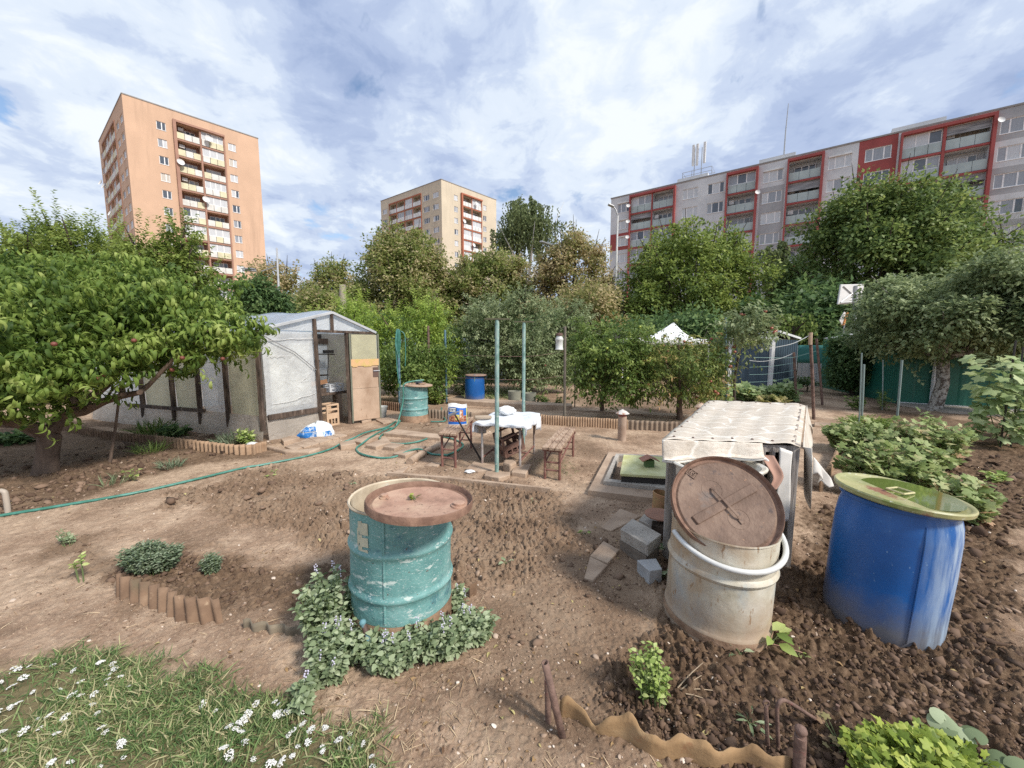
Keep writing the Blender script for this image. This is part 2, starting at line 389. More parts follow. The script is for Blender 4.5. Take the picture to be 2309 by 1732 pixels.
def ground_mat():
    m, t, b = nodes_of('garden earth'); lk = t.links.new
    tcn = t.nodes.new('ShaderNodeTexCoord'); ob = tcn.outputs['Object']
    def rp(f, pts):
        r = t.nodes.new('ShaderNodeValToRGB'); ramp(r, pts); lk(f, r.inputs[0]); return r.outputs[0]
    def mx(f, a, bb):
        x = t.nodes.new('ShaderNodeMix'); x.data_type = 'RGBA'
        lk(f, x.inputs[0])
        for k, q in ((6, a), (7, bb)):
            if isinstance(q, tuple): x.inputs[k].default_value = (*q, 1)
            else: lk(q, x.inputs[k])
        return x.outputs[2]
    def mrange(f, a, bb, c=0.0, d=1.0):
        r = t.nodes.new('ShaderNodeMapRange'); lk(f, r.inputs[0])
        for k, q in enumerate((a, bb, c, d)): r.inputs[k + 1].default_value = q
        return r.outputs[0]
    n1 = _tex(t, 'noise', 1.3, ob, 6, 0.62); n2 = _tex(t, 'noise', 16, ob, 6, 0.7); n3 = _tex(t, 'noise', 55, ob, 6, 0.8)
    hard = rp(n1, [(0.36, (0.20, 0.136, 0.093)), (0.46, (0.32, 0.222, 0.155)), (0.57, (0.47, 0.35, 0.252))])
    hard = mx(mrange(n2, 0.44, 0.64, 0, 0.6), hard, (0.21, 0.140, 0.098))
    hard = mx(mrange(n3, 0.53, 0.66, 0, 0.7), hard, (0.56, 0.44, 0.315))
    dark = rp(n2, [(0.32, (0.066, 0.042, 0.027)), (0.52, (0.135, 0.088, 0.056)), (0.68, (0.25, 0.175, 0.115))])
    dark = mx(mrange(n3, 0.55, 0.72, 0, 0.5), dark, (0.25, 0.175, 0.125))
    at1 = t.nodes.new('ShaderNodeAttribute'); at1.attribute_name = 'tilled'
    c = mx(at1.outputs['Fac'], hard, dark)
    at2 = t.nodes.new('ShaderNodeAttribute'); at2.attribute_name = 'lawn'
    c = mx(mrange(at2.outputs['Fac'], 0, 1, 0, 0.8), c, (0.13, 0.12, 0.055))
    lk(c, b.inputs['Base Color']); b.inputs['Roughness'].default_value = 0.95; b.inputs['Specular IOR Level'].default_value = 0.12
    bp = t.nodes.new('ShaderNodeBump'); bp.inputs['Strength'].default_value = 0.9; bp.inputs['Distance'].default_value = 0.012
    lk(n3, bp.inputs['Height']); lk(bp.outputs[0], b.inputs['Normal'])
    return m
ground = link('ground', gme, ground_mat()); tag(ground, 'brown garden earth with trodden paths and dug beds', 'ground', kind='structure')

# ---- clods, pebbles, straw: uncountable litter lying on the earth
def ico(sub):
    import bmesh
    bm = bmesh.new(); bmesh.ops.create_icosphere(bm, subdivisions=sub, radius=1.0)
    v = np.array([p.co[:] for p in bm.verts]); f = np.array([[q.index for q in p.verts] for p in bm.faces]); bm.free(); return v, f
IV, IF_ = ico(2)
IV1, IF1 = ico(1)
def lumps(name, pts, sizes, m, flat=0.65, rough=0.35, sink=0.25, rnd=None, chunky=False):
    IVx, IFx = (IV1, IF1) if chunky else (IV, IF_); n = len(pts); k = len(IVx)
    dirs = np.repeat(IVx[None], n, 0)
    ph = RNG.random((n, 6, 1)) * 6.28; fr = RNG.normal(size=(n, 6, 3)) * 1.7
    wob = 1 + rough * np.mean([np.sin((dirs * fr[:, j:j + 1]).sum(2) * 1.3 + ph[:, j]) for j in range(6)], 0) * 1.6
    if chunky:   # broken faces: the lump is cut by random planes
        cut = np.full(wob.shape, 1.5)
        for j in range(8):
            pn = rsph(n)[:, None]; dp = (dirs * pn).sum(2); cut = np.minimum(cut, np.where(dp > .05, (0.45 + .45 * RNG.random((n, 1))) / np.maximum(dp, .05), 9))
        wob = cut * (1 + .07 * RNG.normal(size=wob.shape))
    asp = 0.55 + 0.95 * RNG.random((n, 1, 3)); asp[:, :, 2] *= flat
    an = RNG.random(n) * 6.28; ca, sa = np.cos(an)[:, None], np.sin(an)[:, None]
    q = dirs * wob[:, :, None] * asp * sizes[:, None, None]
    x = q[..., 0] * ca - q[..., 1] * sa; y = q[..., 0] * sa + q[..., 1] * ca
    tx = RNG.normal(size=(n, 1)) * .25
    z = q[..., 2] + x * tx
    vv_ = np.stack([x, y, z], 2) + pts[:, None]; vv_[..., 2] += (sizes * (flat - sink))[:, None] * 0.6
    f = IFx[None] + (np.arange(n) * k)[:, None, None]
    r = RNG.random(n) if rnd is None else rnd
    return link(name, npmesh(name, vv_.reshape(-1, 3), f.reshape(-1, 3), False, np.repeat(r, k)), m)
def sprinkle(n, rmin, rmax, ang, test):
    """points by the square root of distance, kept where test(tilled, lawn, x, y) passes"""
    a = np.radians(RNG.uniform(-ang, ang, n)); r = rmin * (rmax / rmin) ** RNG.random(n)
    x = r * np.sin(a); y = r * np.cos(a); z, t_, l_ = height(x, y)
    k = test(t_, l_, x, y); return np.stack([x, y, z], 1)[k], r[k]
earth_l = leafmat('earth clod', [(0.1, (0.075, 0.048, 0.034)), (0.5, (0.14, 0.092, 0.064)), (0.8, (0.24, 0.165, 0.118)), (1.0, (0.36, 0.265, 0.195))], 0.95, 0, 1.0)
stone_l = leafmat('pebble', [(0.1, (0.24, 0.17, 0.125)), (0.6, (0.42, 0.33, 0.26)), (0.95, (0.66, 0.58, 0.50))], 0.8, 0, 0.5)
straw_l = leafmat('straw', [(0.1, (0.30, 0.20, 0.12)), (0.9, (0.60, 0.47, 0.31))], 0.8, 0.1, 1.0)
p, r = sprinkle(75000, 1.15, 9.0, 62, lambda t_, l_, x, y: (t_ > 0.42 + 0.5 * RNG.random(len(t_))) & (l_ < .3) & (RNG.random(len(t_)) < 0.15 + 1.1 * np.clip(fbm(x * 1.5, y * 1.5, 91, 3) - .35, 0, 1) * 2))
p = p[:22000]; r = r[:22000]
tag(lumps('soil_clods', p, np.clip(np.exp(RNG.normal(-4.95, 0.55, len(p))), .003, .028) * (0.40 + r * 0.29), earth_l, .75, .35, .45, chunky=True, rnd=np.clip(RNG.random(len(p)) * .7 + (.95 - zones(p[:, 0], p[:, 1])[0]) * .9, 0, 1)), 'loose clods of dug brown soil across the beds', 'soil', kind='stuff')
p, r = sprinkle(1500, 1.15, 8.0, 62, lambda t_, l_, x, y: l_ < .6)
tag(lumps('pebbles', p, np.clip(np.exp(RNG.normal(-5.3, 0.45, len(p))), .003, .016) * (0.75 + r * 0.1), stone_l, 0.6, 0.2), 'small pale pebbles scattered over the earth', 'pebbles', kind='stuff')
p, r = sprinkle(30000, 1.1, 5.5, 62, lambda t_, l_, x, y: (t_ < .75) & (l_ < .8) & (RNG.random(len(t_)) < .12 + 1.2 * np.clip(fbm(x * 2.1, y * 2.1, 93, 4) - .42, 0, 1) * 3))
p = p[:15000]; r = r[:15000]
tag(lumps('soil_crumbs', p, np.clip(np.exp(RNG.normal(-5.75, 0.45, len(p))), .0015, .011) * (0.8 + r * .12), leafmat('earth crumb', [(0.1, (0.12, 0.078, 0.054)), (0.6, (0.27, 0.185, 0.13)), (1.0, (0.46, 0.35, 0.26))], 0.95, 0, 1.0), .8, chunky=True), 'fine crumbs and grit on the trodden paths', 'soil', kind='stuff')
p, r = sprinkle(6500, 1.15, 5.0, 62, lambda t_, l_, x, y: (t_ < .35) & (l_ < .7) & (RNG.random(len(t_)) < np.clip((fbm(x * 1.2, y * 1.2, 66, 3) - .38) * 3.5, .06, 1)))
p[:, 2] += 0.006; a = RNG.random(len(p)) * 6.28; dd = np.stack([np.cos(a), np.sin(a), RNG.normal(size=len(p)) * .08 + .03], 1)
tag(scatter('dry_straw', leaf_tpl(0.035, 4, 0.5, 0.4), p, dd, np.tile([0, 0, 1.], (len(p), 1)) + rsph(len(p)) * .3, 0.04 + 0.10 * RNG.random(len(p)) ** 2, straw_l), 'dry straw and dead stalks lying on the path', 'straw', kind='stuff')

dl = leafmat('dead leaf', [(0.1, (0.12, 0.07, 0.04)), (0.6, (0.33, 0.22, 0.11)), (1.0, (0.45, 0.40, 0.18))], .8, .1)
p, r = sprinkle(900, 1.2, 9.0, 62, lambda t_, l_, x, y: (l_ < .6) & (RNG.random(len(t_)) < .15 + fbm(x * .8, y * .8, 77, 3) ** 3 * 4)); p[:, 2] += .006
a = RNG.random(len(p)) * 6.28; dd = np.stack([np.cos(a), np.sin(a), RNG.normal(size=len(p)) * .2], 1)
tag(scatter('dead_leaves', leaf_tpl(0.45, 3, 1.0, 0.5), p, dd, np.tile([0, 0, 1.], (len(p), 1)) + rsph(len(p)) * .4, 0.018 + 0.03 * RNG.random(len(p)), dl), 'small dead leaves fallen on the earth', 'leaves', kind='stuff')
# ---- grass
grass_m = leafmat('grass blade', [(0.05, (0.07, 0.12, 0.045)), (0.42, (0.14, 0.225, 0.08)), (0.68, (0.25, 0.32, 0.13)), (0.88, (0.48, 0.44, 0.26))], 0.55, 0.3, 2.2)
def grass(name, n, rmin, rmax, ang0, ang1, test, l0, l1, label, wid=0.05, m=None):
    a = np.radians(RNG.uniform(ang0, ang1, n)); r = rmin + (rmax - rmin) * RNG.random(n) ** 0.9
    x = r * np.sin(a); y = r * np.cos(a); z, t_, l_ = height(x, y); k = test(t_, l_, x, y)
    p = np.stack([x, y, z - .004], 1)[k]; n = len(p); d = RNG.normal(size=(n, 3)) * .8; d[:, 2] = 0.55 + 0.8 * RNG.random(n)
    up = rsph(n); up[:, 2] += .8
    o = scatter(name, leaf_tpl(wid, 3, 1.1, 0.3, 0.3), p, d, up, l0 + (l1 - l0) * RNG.random(n) ** 1.5, m or grass_m)
    return tag(o, label, 'grass', kind='stuff')
grass('lawn_grass', 150000, 1.05, 3.4, -66, 6, lambda t_, l_, x, y: (l_ > 0.2 + 0.6 * RNG.random(len(x))) & (RNG.random(len(x)) < np.clip((fbm(x * 2.5, y * 2.5, 21, 4) - .33) * 5, 0.15, 1)), .03, .095, 'short green lawn grass at the bottom left corner', .065)
bx, by = np.array(BACKG)[:, 0], np.array(BACKG)[:, 1]
grass('rough_grass', 9000, 9.5, 14, -22, 14, lambda t_, l_, x, y: polydist(x, y, BACKG) > 0, .10, .32, 'rough yellowish grass behind the back barrels', 0.07)
grass('path_weeds', 700, 4.6, 5.6, 3, 14, lambda t_, l_, x, y: (np.hypot(x - .55, (y - 4.95) * .7) < .33) & (RNG.random(len(x)) < .8), .04, .09, 'small patch of green weeds under the wooden bench beside the table')

# ================================================================== BUILDINGS
def fpt(O, u, n, s, z, d=0.0): return V(O[0] + u[0] * s + n[0] * d, O[1] + u[1] * s + n[1] * d, z)
def fbox(mb, O, u, n, s0, z0, s1, z1, d0, d1):
    P = [fpt(O, u, n, s, z, d) for d in (d0, d1) for s, z in ((s0, z0), (s1, z0), (s1, z1), (s0, z1))]
    return mb.add(P, [(0, 1, 2, 3), (4, 7, 6, 5), (0, 4, 5, 1), (1, 5, 6, 2), (2, 6, 7, 3), (3, 7, 4, 0)])
def facade(mb, O, u, n, s0, s1, z0, z1, ops):
    ss = sorted({s0, s1, *[o[0] for o in ops], *[o[2] for o in ops]}); zs = sorted({z0, z1, *[o[1] for o in ops], *[o[3] for o in ops]})
    for i in range(len(ss) - 1):
        for j in range(len(zs) - 1):
            cs = (ss[i] + ss[i + 1]) / 2; cz = (zs[j] + zs[j + 1]) / 2
            if any(o[0] < cs < o[2] and o[1] < cz < o[3] for o in ops): continue
            mb.add([fpt(O, u, n, ss[i], zs[j]), fpt(O, u, n, ss[i + 1], zs[j]), fpt(O, u, n, ss[i + 1], zs[j + 1]), fpt(O, u, n, ss[i], zs[j + 1])], [(0, 1, 2, 3)])
    for a, b, c, d, dep in ops:
        q = [fpt(O, u, n, s, z, e) for e in (0, -dep) for s, z in ((a, b), (c, b), (c, d), (a, d))]
        mb.add(q, [(0, 1, 5, 4), (1, 2, 6, 5), (2, 3, 7, 6), (3, 0, 4, 7), (4, 5, 6, 7)])
glass = [mat('dark window glass', (0.07, 0.085, 0.11), 3, 0.08, spec=0.8), mat('window glass with grey curtain', (0.27, 0.29, 0.32), 5, 0.12, spec=0.7, stretch=(6, 6, .3)),
         mat('window glass with net curtain', (0.50, 0.52, 0.54), 5, 0.2, spec=0.6, stretch=(6, 6, .3)), mat('closed pale blind', (0.46, 0.43, 0.38), 2, 0.6, stretch=(1, 1, 14))]
pvc = mat('white window plastic', (0.72, 0.72, 0.72), 3, 0.4)
def window(par, O, u, n, s0, z0, s1, z1, d, mull, kind=None, sill=True):
    g = kind if kind is not None else random.choice((0, 0, 1, 1, 2, 2, 3))
    fr = MB(); w = 0.075
    fbox(fr, O, u, n, s0 + .005, z0 + .005, s0 + w, z1 - .005, -d + .005, -d + .07); fbox(fr, O, u, n, s1 - w, z0 + .005, s1 - .005, z1 - .005, -d + .005, -d + .07)
    fbox(fr, O, u, n, s0 + w, z0 + .005, s1 - w, z0 + w, -d + .005, -d + .07); fbox(fr, O, u, n, s0 + w, z1 - w, s1 - w, z1 - .005, -d + .005, -d + .07)
    for k in mull:
        sm = s0 + (s1 - s0) * k; fbox(fr, O, u, n, sm - .06, z0 + w, sm + .06, z1 - w, -d + .005, -d + .066)
    if sill: fbox(fr, O, u, n, s0 - .04, z0 - .05, s1 + .04, z0 - .004, -d + .02, .05)
    f = fr.obj('window', pvc, par)
    ed = [0, *mull, 1]
    for i in range(len(ed) - 1):
        a = s0 + (s1 - s0) * ed[i]; b = s0 + (s1 - s0) * ed[i + 1]
        pn = MB(); fbox(pn, O, u, n, a + .04, z0 + .05, b - .04, z1 - .05, -d + .006, -d + .035)
        pn.obj('pane', glass[g if random.random() < .7 else random.choice((0, 1, 2))], f)
    return f
def dish(par, p, r, face, m):
    q = Vector(face).to_track_quat('Z', 'Y').to_matrix(); mb = MB()
    mb.lathe([(0.001, 0), (r * .5, .05 * r), (r, .28 * r), (r * 1.02, .30 * r)], 18, q, p, capb=False); mb.tube([Vector(p), Vector(p) - Vector(face) * .35], .03, 5)
    return mb.obj('satellite_dish', m, par, smooth=True)
white_m = mat('chalky white paint', (0.62, 0.62, 0.61), 2, 0.6)
steel_m = mat('grey steel', (0.36, 0.37, 0.38), 3, 0.45, 0.5)
dark_m = mat('plain near black', (0.035, 0.03, 0.028), 5, 0.8)  # near black colour; also serves the added dark backing in the greenhouse doorway
roof_m = mat('roof sheet', (0.23, 0.22, 0.21), 2, 0.7)

def tower(label, hs, corner, ur, ul, wallc, trimc, railc, backc, floors, ztop, seed, white_rail):
    """point block: right face along ur (17.4 m), left face along ul (22.7 m), both starting at the near corner"""
    random.seed(seed)
    wall = mat(label[:18] + ' render', [(0.3, tuple(c * .9 for c in wallc)), (0.7, tuple(c * 1.06 for c in wallc))], 0.25, 0.9, detail=8, bump=0.15, bscale=6, layers=((0.9, .50, .72, tuple(c * .80 for c in wallc), (1, 1, .10)), (.25, .5, .7, tuple(c * .9 for c in wallc))))
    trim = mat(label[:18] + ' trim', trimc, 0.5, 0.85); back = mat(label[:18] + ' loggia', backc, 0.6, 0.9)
    rails = [mat(label[:14] + ' rail %d' % i, c, 1.0, 0.6) for i, c in enumerate(railc)]
    O = (corner[0], corner[1]); t = empty('tower_block', (O[0], O[1], 0), label, 'tower block')
    nr = Vector((ur[1], -ur[0])); nl = Vector((-ul[1], ul[0]))
    if nr.dot(Vector(O)) > 0: nr = -nr
    if nl.dot(Vector(O)) > 0: nl = -nl
    Lr, Ll = 17.42, 22.72; pit = 2.577
    mb = MB(); wins = []; logs = []
    opr = []; opl = []
    for k in range(floors):
        zt = 36.2 - pit * k
        for s0, s1 in ((3.6, 4.72), (12.8, 13.92)): opr.append((s0, zt - 1.22, s1, zt, .16)); wins.append((0, s0, zt - 1.22, s1, zt, (.56,)))
        for s0, s1 in ((5.97, 8.88), (9.14, 12.1)): opr.append((s0, zt - 1.78, s1, zt + .52, 1.25)); logs.append((0, s0, zt - 1.78, s1, zt + .52))
        for s0, s1 in ((0.95, 2.9), (4.05, 6.1), (20.2, 22.05)): opl.append((s0, zt - 1.26, s1, zt, .16)); wins.append((1, s0, zt - 1.26, s1, zt, (.3, .7)))
        for b in range(4):
            s0 = 7.0 + b * 3.07; opl.append((s0, zt - 1.78, s0 + 2.85, zt + .52, 1.25)); logs.append((1, s0, zt - 1.78, s0 + 2.85, zt + .52))
    facade(mb, O, ur, nr, 0, Lr, 0, ztop, opr); facade(mb, O, ul, nl, 0, Ll, 0, ztop, opl)
    A = fpt(O, ur, nr, Lr, 0); B = fpt(O, ul, nl, Ll, 0); Cc = V(A.x + ul[0] * Ll, A.y + ul[1] * Ll, 0); up = V(0, 0, ztop)
    mb.add([A, Cc, Cc + up, A + up, B, B + up], [(0, 1, 2, 3), (1, 4, 5, 2)]); mb.add([V(O[0], O[1], ztop), A + up, Cc + up, B + up], [(0, 1, 2, 3)])
    mb.obj('wall', wall, t)
    ro = MB(); fbox(ro, O, ur, nr, -.06, ztop - .02, Lr + .06, ztop + .14, -.2, .06); fbox(ro, O, ul, nl, -.06, ztop - .02, Ll + .06, ztop + .138, -.2, .058); ro.obj('roof_edge', roof_m, t)
    tr = MB()
    zb, zt2 = 36.2 - pit * floors + .2, 36.2 + .86
    fbox(tr, O, ur, nr, 5.55, zb, 5.95, zt2, .004, .55); fbox(tr, O, ur, nr, 5.96, zt2 - .3, 12.3, zt2, .004, .5)
    fbox(tr, O, ur, nr, 8.9, zb, 9.12, zt2 - .3, .004, .14); fbox(tr, O, ur, nr, 12.12, zb, 12.34, zt2 - .3, .004, .14)
    for b in range(5): fbox(tr, O, ul, nl, 6.8 + b * 3.07, zb, 6.98 + b * 3.07, zt2 - .3, .004, .12)
    fbox(tr, O, ul, nl, 6.8, zt2 - .29, 19.3, zt2, .004, .16)
    for k in range(floors + 1):
        z = 36.2 - pit * k + .54; z2 = z + .22
        if k: fbox(tr, O, ur, nr, 5.98, z, 8.88, z2, .004, .1); fbox(tr, O, ur, nr, 9.13, z, 12.1, z2, .004, .1); fbox(tr, O, ul, nl, 7.0, z, 19.1, z2, .004, .1)
    tr.obj('loggia_frame', trim, t)
    for f, a, b, c, d, ml in wins: window(t, O, (ur, ul)[f], (nr, nl)[f], a, b, c, d, .15, ml)
    for f, a, b, c, d in logs:
        u_, n_ = ((ur, nr), (ul, nl))[f]
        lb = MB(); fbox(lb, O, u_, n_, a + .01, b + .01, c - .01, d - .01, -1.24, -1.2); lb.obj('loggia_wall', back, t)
        dm = window(t, O, u_, n_, a + .5, b + .9, c - .4, d - .35, 1.19, (.4, .7), None, False)
        rl = MB(); w3 = (c - a) / 3
        for i in range(3): rl.m = (0 if random.random() < .55 else 1); fbox(rl, O, u_, n_, a + i * w3 + .03, b + .06, a + (i + 1) * w3 - .03, b + 1.0, -.02, .10)
        rl.obj('balcony_railing', rails, t)
        if random.random() < (.45 if f == 0 else .4):
            gl = window(t, O, u_, n_, a + .02, b + 1.02, c - .02, d - .02, .12, (.25, .5, .75) if random.random() < .5 else (.34, .67), random.choice((1, 2, 2)), False); gl.name = 'balcony_glazing'
        if f == 0 and random.random() < .3:
            ac = MB(); fbox(ac, O, u_, n_, a + .3, d - .75, a + 1.0, d - .25, -.9, -.6); ac.obj('air_conditioner', white_m, t, bevel=.03)
    for f, s, z in ((0, 6.1, 30.6), (0, 9.0, 25.6), (0, 10.0, 35.6), (1, 17.5, 29.3), (1, 14, 24.0), (1, 20, 30.5)):
        u_, n_ = ((ur, nr), (ul, nl))[f]; pp = fpt(O, u_, n_, s, z, .6); dish(t, pp, .5, (n_[0] * .9 + .2, n_[1] * .9, .3), white_m)
    return t
def dirn(a, b): d = Vector((b[0] - a[0], b[1] - a[1])); return d.normalized()
UR = dirn((-57.89, 61.38), (-45.947, 74.097)); UL = dirn((-57.89, 61.38), (-75.946, 75.173))
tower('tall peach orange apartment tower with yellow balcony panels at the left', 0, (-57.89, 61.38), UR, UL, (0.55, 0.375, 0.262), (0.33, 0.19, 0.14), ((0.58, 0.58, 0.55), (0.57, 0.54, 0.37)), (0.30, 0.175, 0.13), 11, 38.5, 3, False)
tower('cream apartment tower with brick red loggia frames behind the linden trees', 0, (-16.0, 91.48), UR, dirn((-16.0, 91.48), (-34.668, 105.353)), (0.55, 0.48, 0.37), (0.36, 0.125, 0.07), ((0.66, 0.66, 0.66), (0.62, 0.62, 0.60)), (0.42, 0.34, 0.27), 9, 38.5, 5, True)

# ---- long grey panel block
random.seed(11)
GO = (16.36, 66.446); GU = dirn((16.36, 66.446), (50.896, 41.056)); GN = Vector((GU[1], -GU[0]))
if GN.dot(Vector(GO)) > 0: GN = -GN
blk = empty('panel_block', (*GO, 0), 'long grey panel apartment block with red loggia frames at the right', 'apartment block')
grey_w = mat('pale grey render', (0.54, 0.555, 0.57), 0.4, 0.9, detail=8, bump=.1, bscale=6); grey_d = mat('dark grey render', (0.36, 0.365, 0.375), 0.5, 0.9); red_m = mat('dark red render', (0.30, 0.065, 0.06), 0.6, 0.8)
railg = mat('frosted green glass panel', (0.36, 0.42, 0.41), 0.8, 0.25); shut = mat('grey slatted blind', [(0.35, (0.10, 0.10, 0.11)), (0.6, (0.33, 0.34, 0.35))], 3, 0.5, stretch=(.2, .2, 6), detail=1)
WS = ((1.14, 3.1), (11.12, 13.23), (14.48, 16.59), (21.17, 23.35), (27.89, 30.06), (31.24, 33.5), (41.5, 43.7), (46.2, 48.4))
LG = (((3.4, 6.6), (6.82, 9.9)), ((17.05, 20.35),), ((23.95, 27.2),), ((34.35, 37.45), (37.72, 40.9)))
ops = []; GP = 2.65; NF = 8
for k in range(NF):
    zt = 24.26 - GP * k
    for a, b in WS: ops.append((a, zt - 1.42, b, zt, .16))
    for g in LG:
        for a, b in g: ops.append((a, zt - 1.95, b, zt + .45, 1.3))
mb = MB(); facade(mb, GO, GU, GN, 0, 52, 0, 25.35, ops)
A = fpt(GO, GU, GN, 0, 0, -12); B = fpt(GO, GU, GN, 52, 0, -12); O3 = V(*GO, 0); E3 = fpt(GO, GU, GN, 52, 0); up = V(0, 0, 25.35)
mb.add([O3, A, A + up, O3 + up, B, B + up, E3, E3 + up], [(0, 1, 2, 3), (1, 4, 5, 2), (4, 6, 7, 5), (3, 2, 5, 7)]); mb.obj('wall', grey_w, blk)
# coloured render fields stand 6 mm proud of the wall between the openings
for m_, fs in ((grey_d, [(20.9, 23.6, 1, 8), (41.15, 45.2, 0, 1), (41.15, 45.2, 2, 3), (41.15, 45.2, 4, 8)]), (red_m, [(30.65, 33.98, 0, 3), (0.01, 3.2, 2, 3)])):
    for a, b, k0, k1 in fs:
        q = MB()
        zt = 24.26 - GP * k0 + .62 + (.45 if k0 == 0 else 0); zb = 24.26 - GP * k1 + .60
        w = [o for o in ops if a < o[0] and o[2] < b and o[3] < zt and o[1] > zb]
        for s0, z0, s1, z1 in [(a, zb, b, zt)]:
            cells = [(o[0], o[1], o[2], o[3], .001) for o in w]
            O2 = (GO[0] + GN[0] * .006, GO[1] + GN[1] * .006)
            facade(q, O2, GU, GN, s0, s1, z0, z1, [c[:4] + (.005,) for c in cells] and [])if not cells else None
            if cells:
                ss = sorted({s0, s1, *[c[0] for c in cells], *[c[2] for c in cells]}); zs = sorted({z0, z1, *[c[1] for c in cells], *[c[3] for c in cells]})
                for i in range(len(ss) - 1):
                    for j in range(len(zs) - 1):
                        cs = (ss[i] + ss[i + 1]) / 2; cz = (zs[j] + zs[j + 1]) / 2
                        if any(c[0] < cs < c[2] and c[1] < cz < c[3] for c in cells): continue
                        q.add([fpt(GO, GU, GN, s_, z_, .006) for s_, z_ in ((ss[i], zs[j]), (ss[i + 1], zs[j]), (ss[i + 1], zs[j + 1]), (ss[i], zs[j + 1]))], [(0, 1, 2, 3)])
        q.obj('render_field', m_, blk)
ro = MB(); fbox(ro, GO, GU, GN, -.08, 25.3, 52, 25.48, -.4, .08); ro.obj('roof_edge', roof_m, blk)
for g in LG:
    a, b = g[0][0], g[-1][1]; fr = MB()
    fbox(fr, GO, GU, GN, a - .19, 1, a - .01, 25.06, .004, .5); fbox(fr, GO, GU, GN, b + .01, 1, b + .28, 25.06, .004, .5); fbox(fr, GO, GU, GN, a - .01, 24.74, b + .01, 25.058, .004, .495)
    for i in range(len(g) - 1): fbox(fr, GO, GU, GN, g[i][1] + .01, 1, g[i + 1][0] - .01, 24.74, .004, .2)
    for k in range(1, NF + 1):
        for c, d in g: fbox(fr, GO, GU, GN, c + .01, 24.26 - GP * k + .47, d - .01, 24.26 - GP * k + .67, .004, .22)
    fr.obj('loggia_frame', red_m, blk)
for k in range(NF):
    zt = 24.26 - GP * k
    for a, b in WS:
        f = window(blk, GO, GU, GN, a, zt - 1.42, b, zt, .15, (.3, .72), None)
        if random.random() < .22: q = MB(); fbox(q, GO, GU, GN, a + .01, zt - .02, b - .01, zt + .14, .01, .1); q.obj('shutter_box', white_m, blk)
    for gi, g in enumerate(LG):
        for a, b in g:
            window(blk, GO, GU, GN, a + .5, zt - 1.1, b - .5, zt + .1, 1.24, (.35, .68), None, False)
            rl = MB(); w3 = (b - a) / 3
            for i in range(3): fbox(rl, GO, GU, GN, a + .02 + i * w3, zt - 1.9, a - .02 + (i + 1) * w3, zt - .88, .02, .06)
            rl.obj('balcony_railing', railg, blk)
            c = random.random()
            if gi == 3 and c < .8 and a > 37 or c < .08:
                q = MB(); fbox(q, GO, GU, GN, a + .02, zt - .7 * random.random() - .1, b - .02, zt + .42, -.12, -.08); q.obj('balcony_blind', shut, blk)
            elif c < .5: f = window(blk, GO, GU, GN, a + .02, zt - .86, b - .02, zt + .43, .10, (.34, .67), random.choice((1, 2, 2, 0)), False); f.name = 'balcony_glazing'
            if random.random() < .2: q = MB(); fbox(q, GO, GU, GN, a + .15, zt - .6, a + .75, zt - .05, -.8, -.5); q.obj('air_conditioner', white_m, blk, bevel=.03)
for s, z in ((3.2, 23.4), (3.2, 21.0), (3.2, 18.6), (20.7, 21.6), (41.3, 24.0)): dish(blk, fpt(GO, GU, GN, s, z, .75), .30, (GN[0] + .4, GN[1], .25), white_m)
for s0_, s1_ in ((10.0, 14.2), (20.5, 24.5), (33.5, 37.8)): pen = MB(); fbox(pen, GO, GU, GN, s0_, 25.3, s1_, 26.35, -4.5, -1.1); pen.obj('lift_housing', grey_w, blk)
ant = empty('antenna_cluster', fpt(GO, GU, GN, 12.4, 26.4, -3), 'white mobile phone antennas in a railed platform on the grey block roof', 'antenna')
q = MB()
for s, h in ((11.9, 4.2), (12.9, 4.0)): q.tube([fpt(GO, GU, GN, s, 26.3, -3), fpt(GO, GU, GN, s, 26.3 + h + .6, -3)], .06, 6)
q.obj('mast', steel_m, ant)
for s in (11.6, 12.15, 13.15): q = MB(); fbox(q, GO, GU, GN, s, 28.3 + random.random() * .4, s + .34, 31.4, -2.8, -2.5); q.obj('antenna_panel', white_m, ant, bevel=.04)
q = MB()
for z in (26.75, 27.3):
    P = [fpt(GO, GU, GN, s, z, d) for s, d in ((10.6, -4.2), (10.6, -1.6), (14.6, -1.6), (14.6, -4.2), (10.6, -4.2))]; q.tube(P, .04, 4)
for s in (10.6, 11.9, 13.2, 14.6): q.tube([fpt(GO, GU, GN, s, 26.2, -1.6), fpt(GO, GU, GN, s, 27.3, -1.6)], .04, 4)
q.obj('railing', steel_m, ant)
q = MB(); q.tube([fpt(GO, GU, GN, 23.2, 26.2, -2), fpt(GO, GU, GN, 23.2, 29.5, -2), fpt(GO, GU, GN, 23.3, 33, -2)], [.09, .07, .04], 6)
tag(q.obj('roof_mast', steel_m, loc=fpt(GO, GU, GN, 23.2, 26.2, -2)), 'thin tall whip aerial standing on the grey block roof', 'aerial')
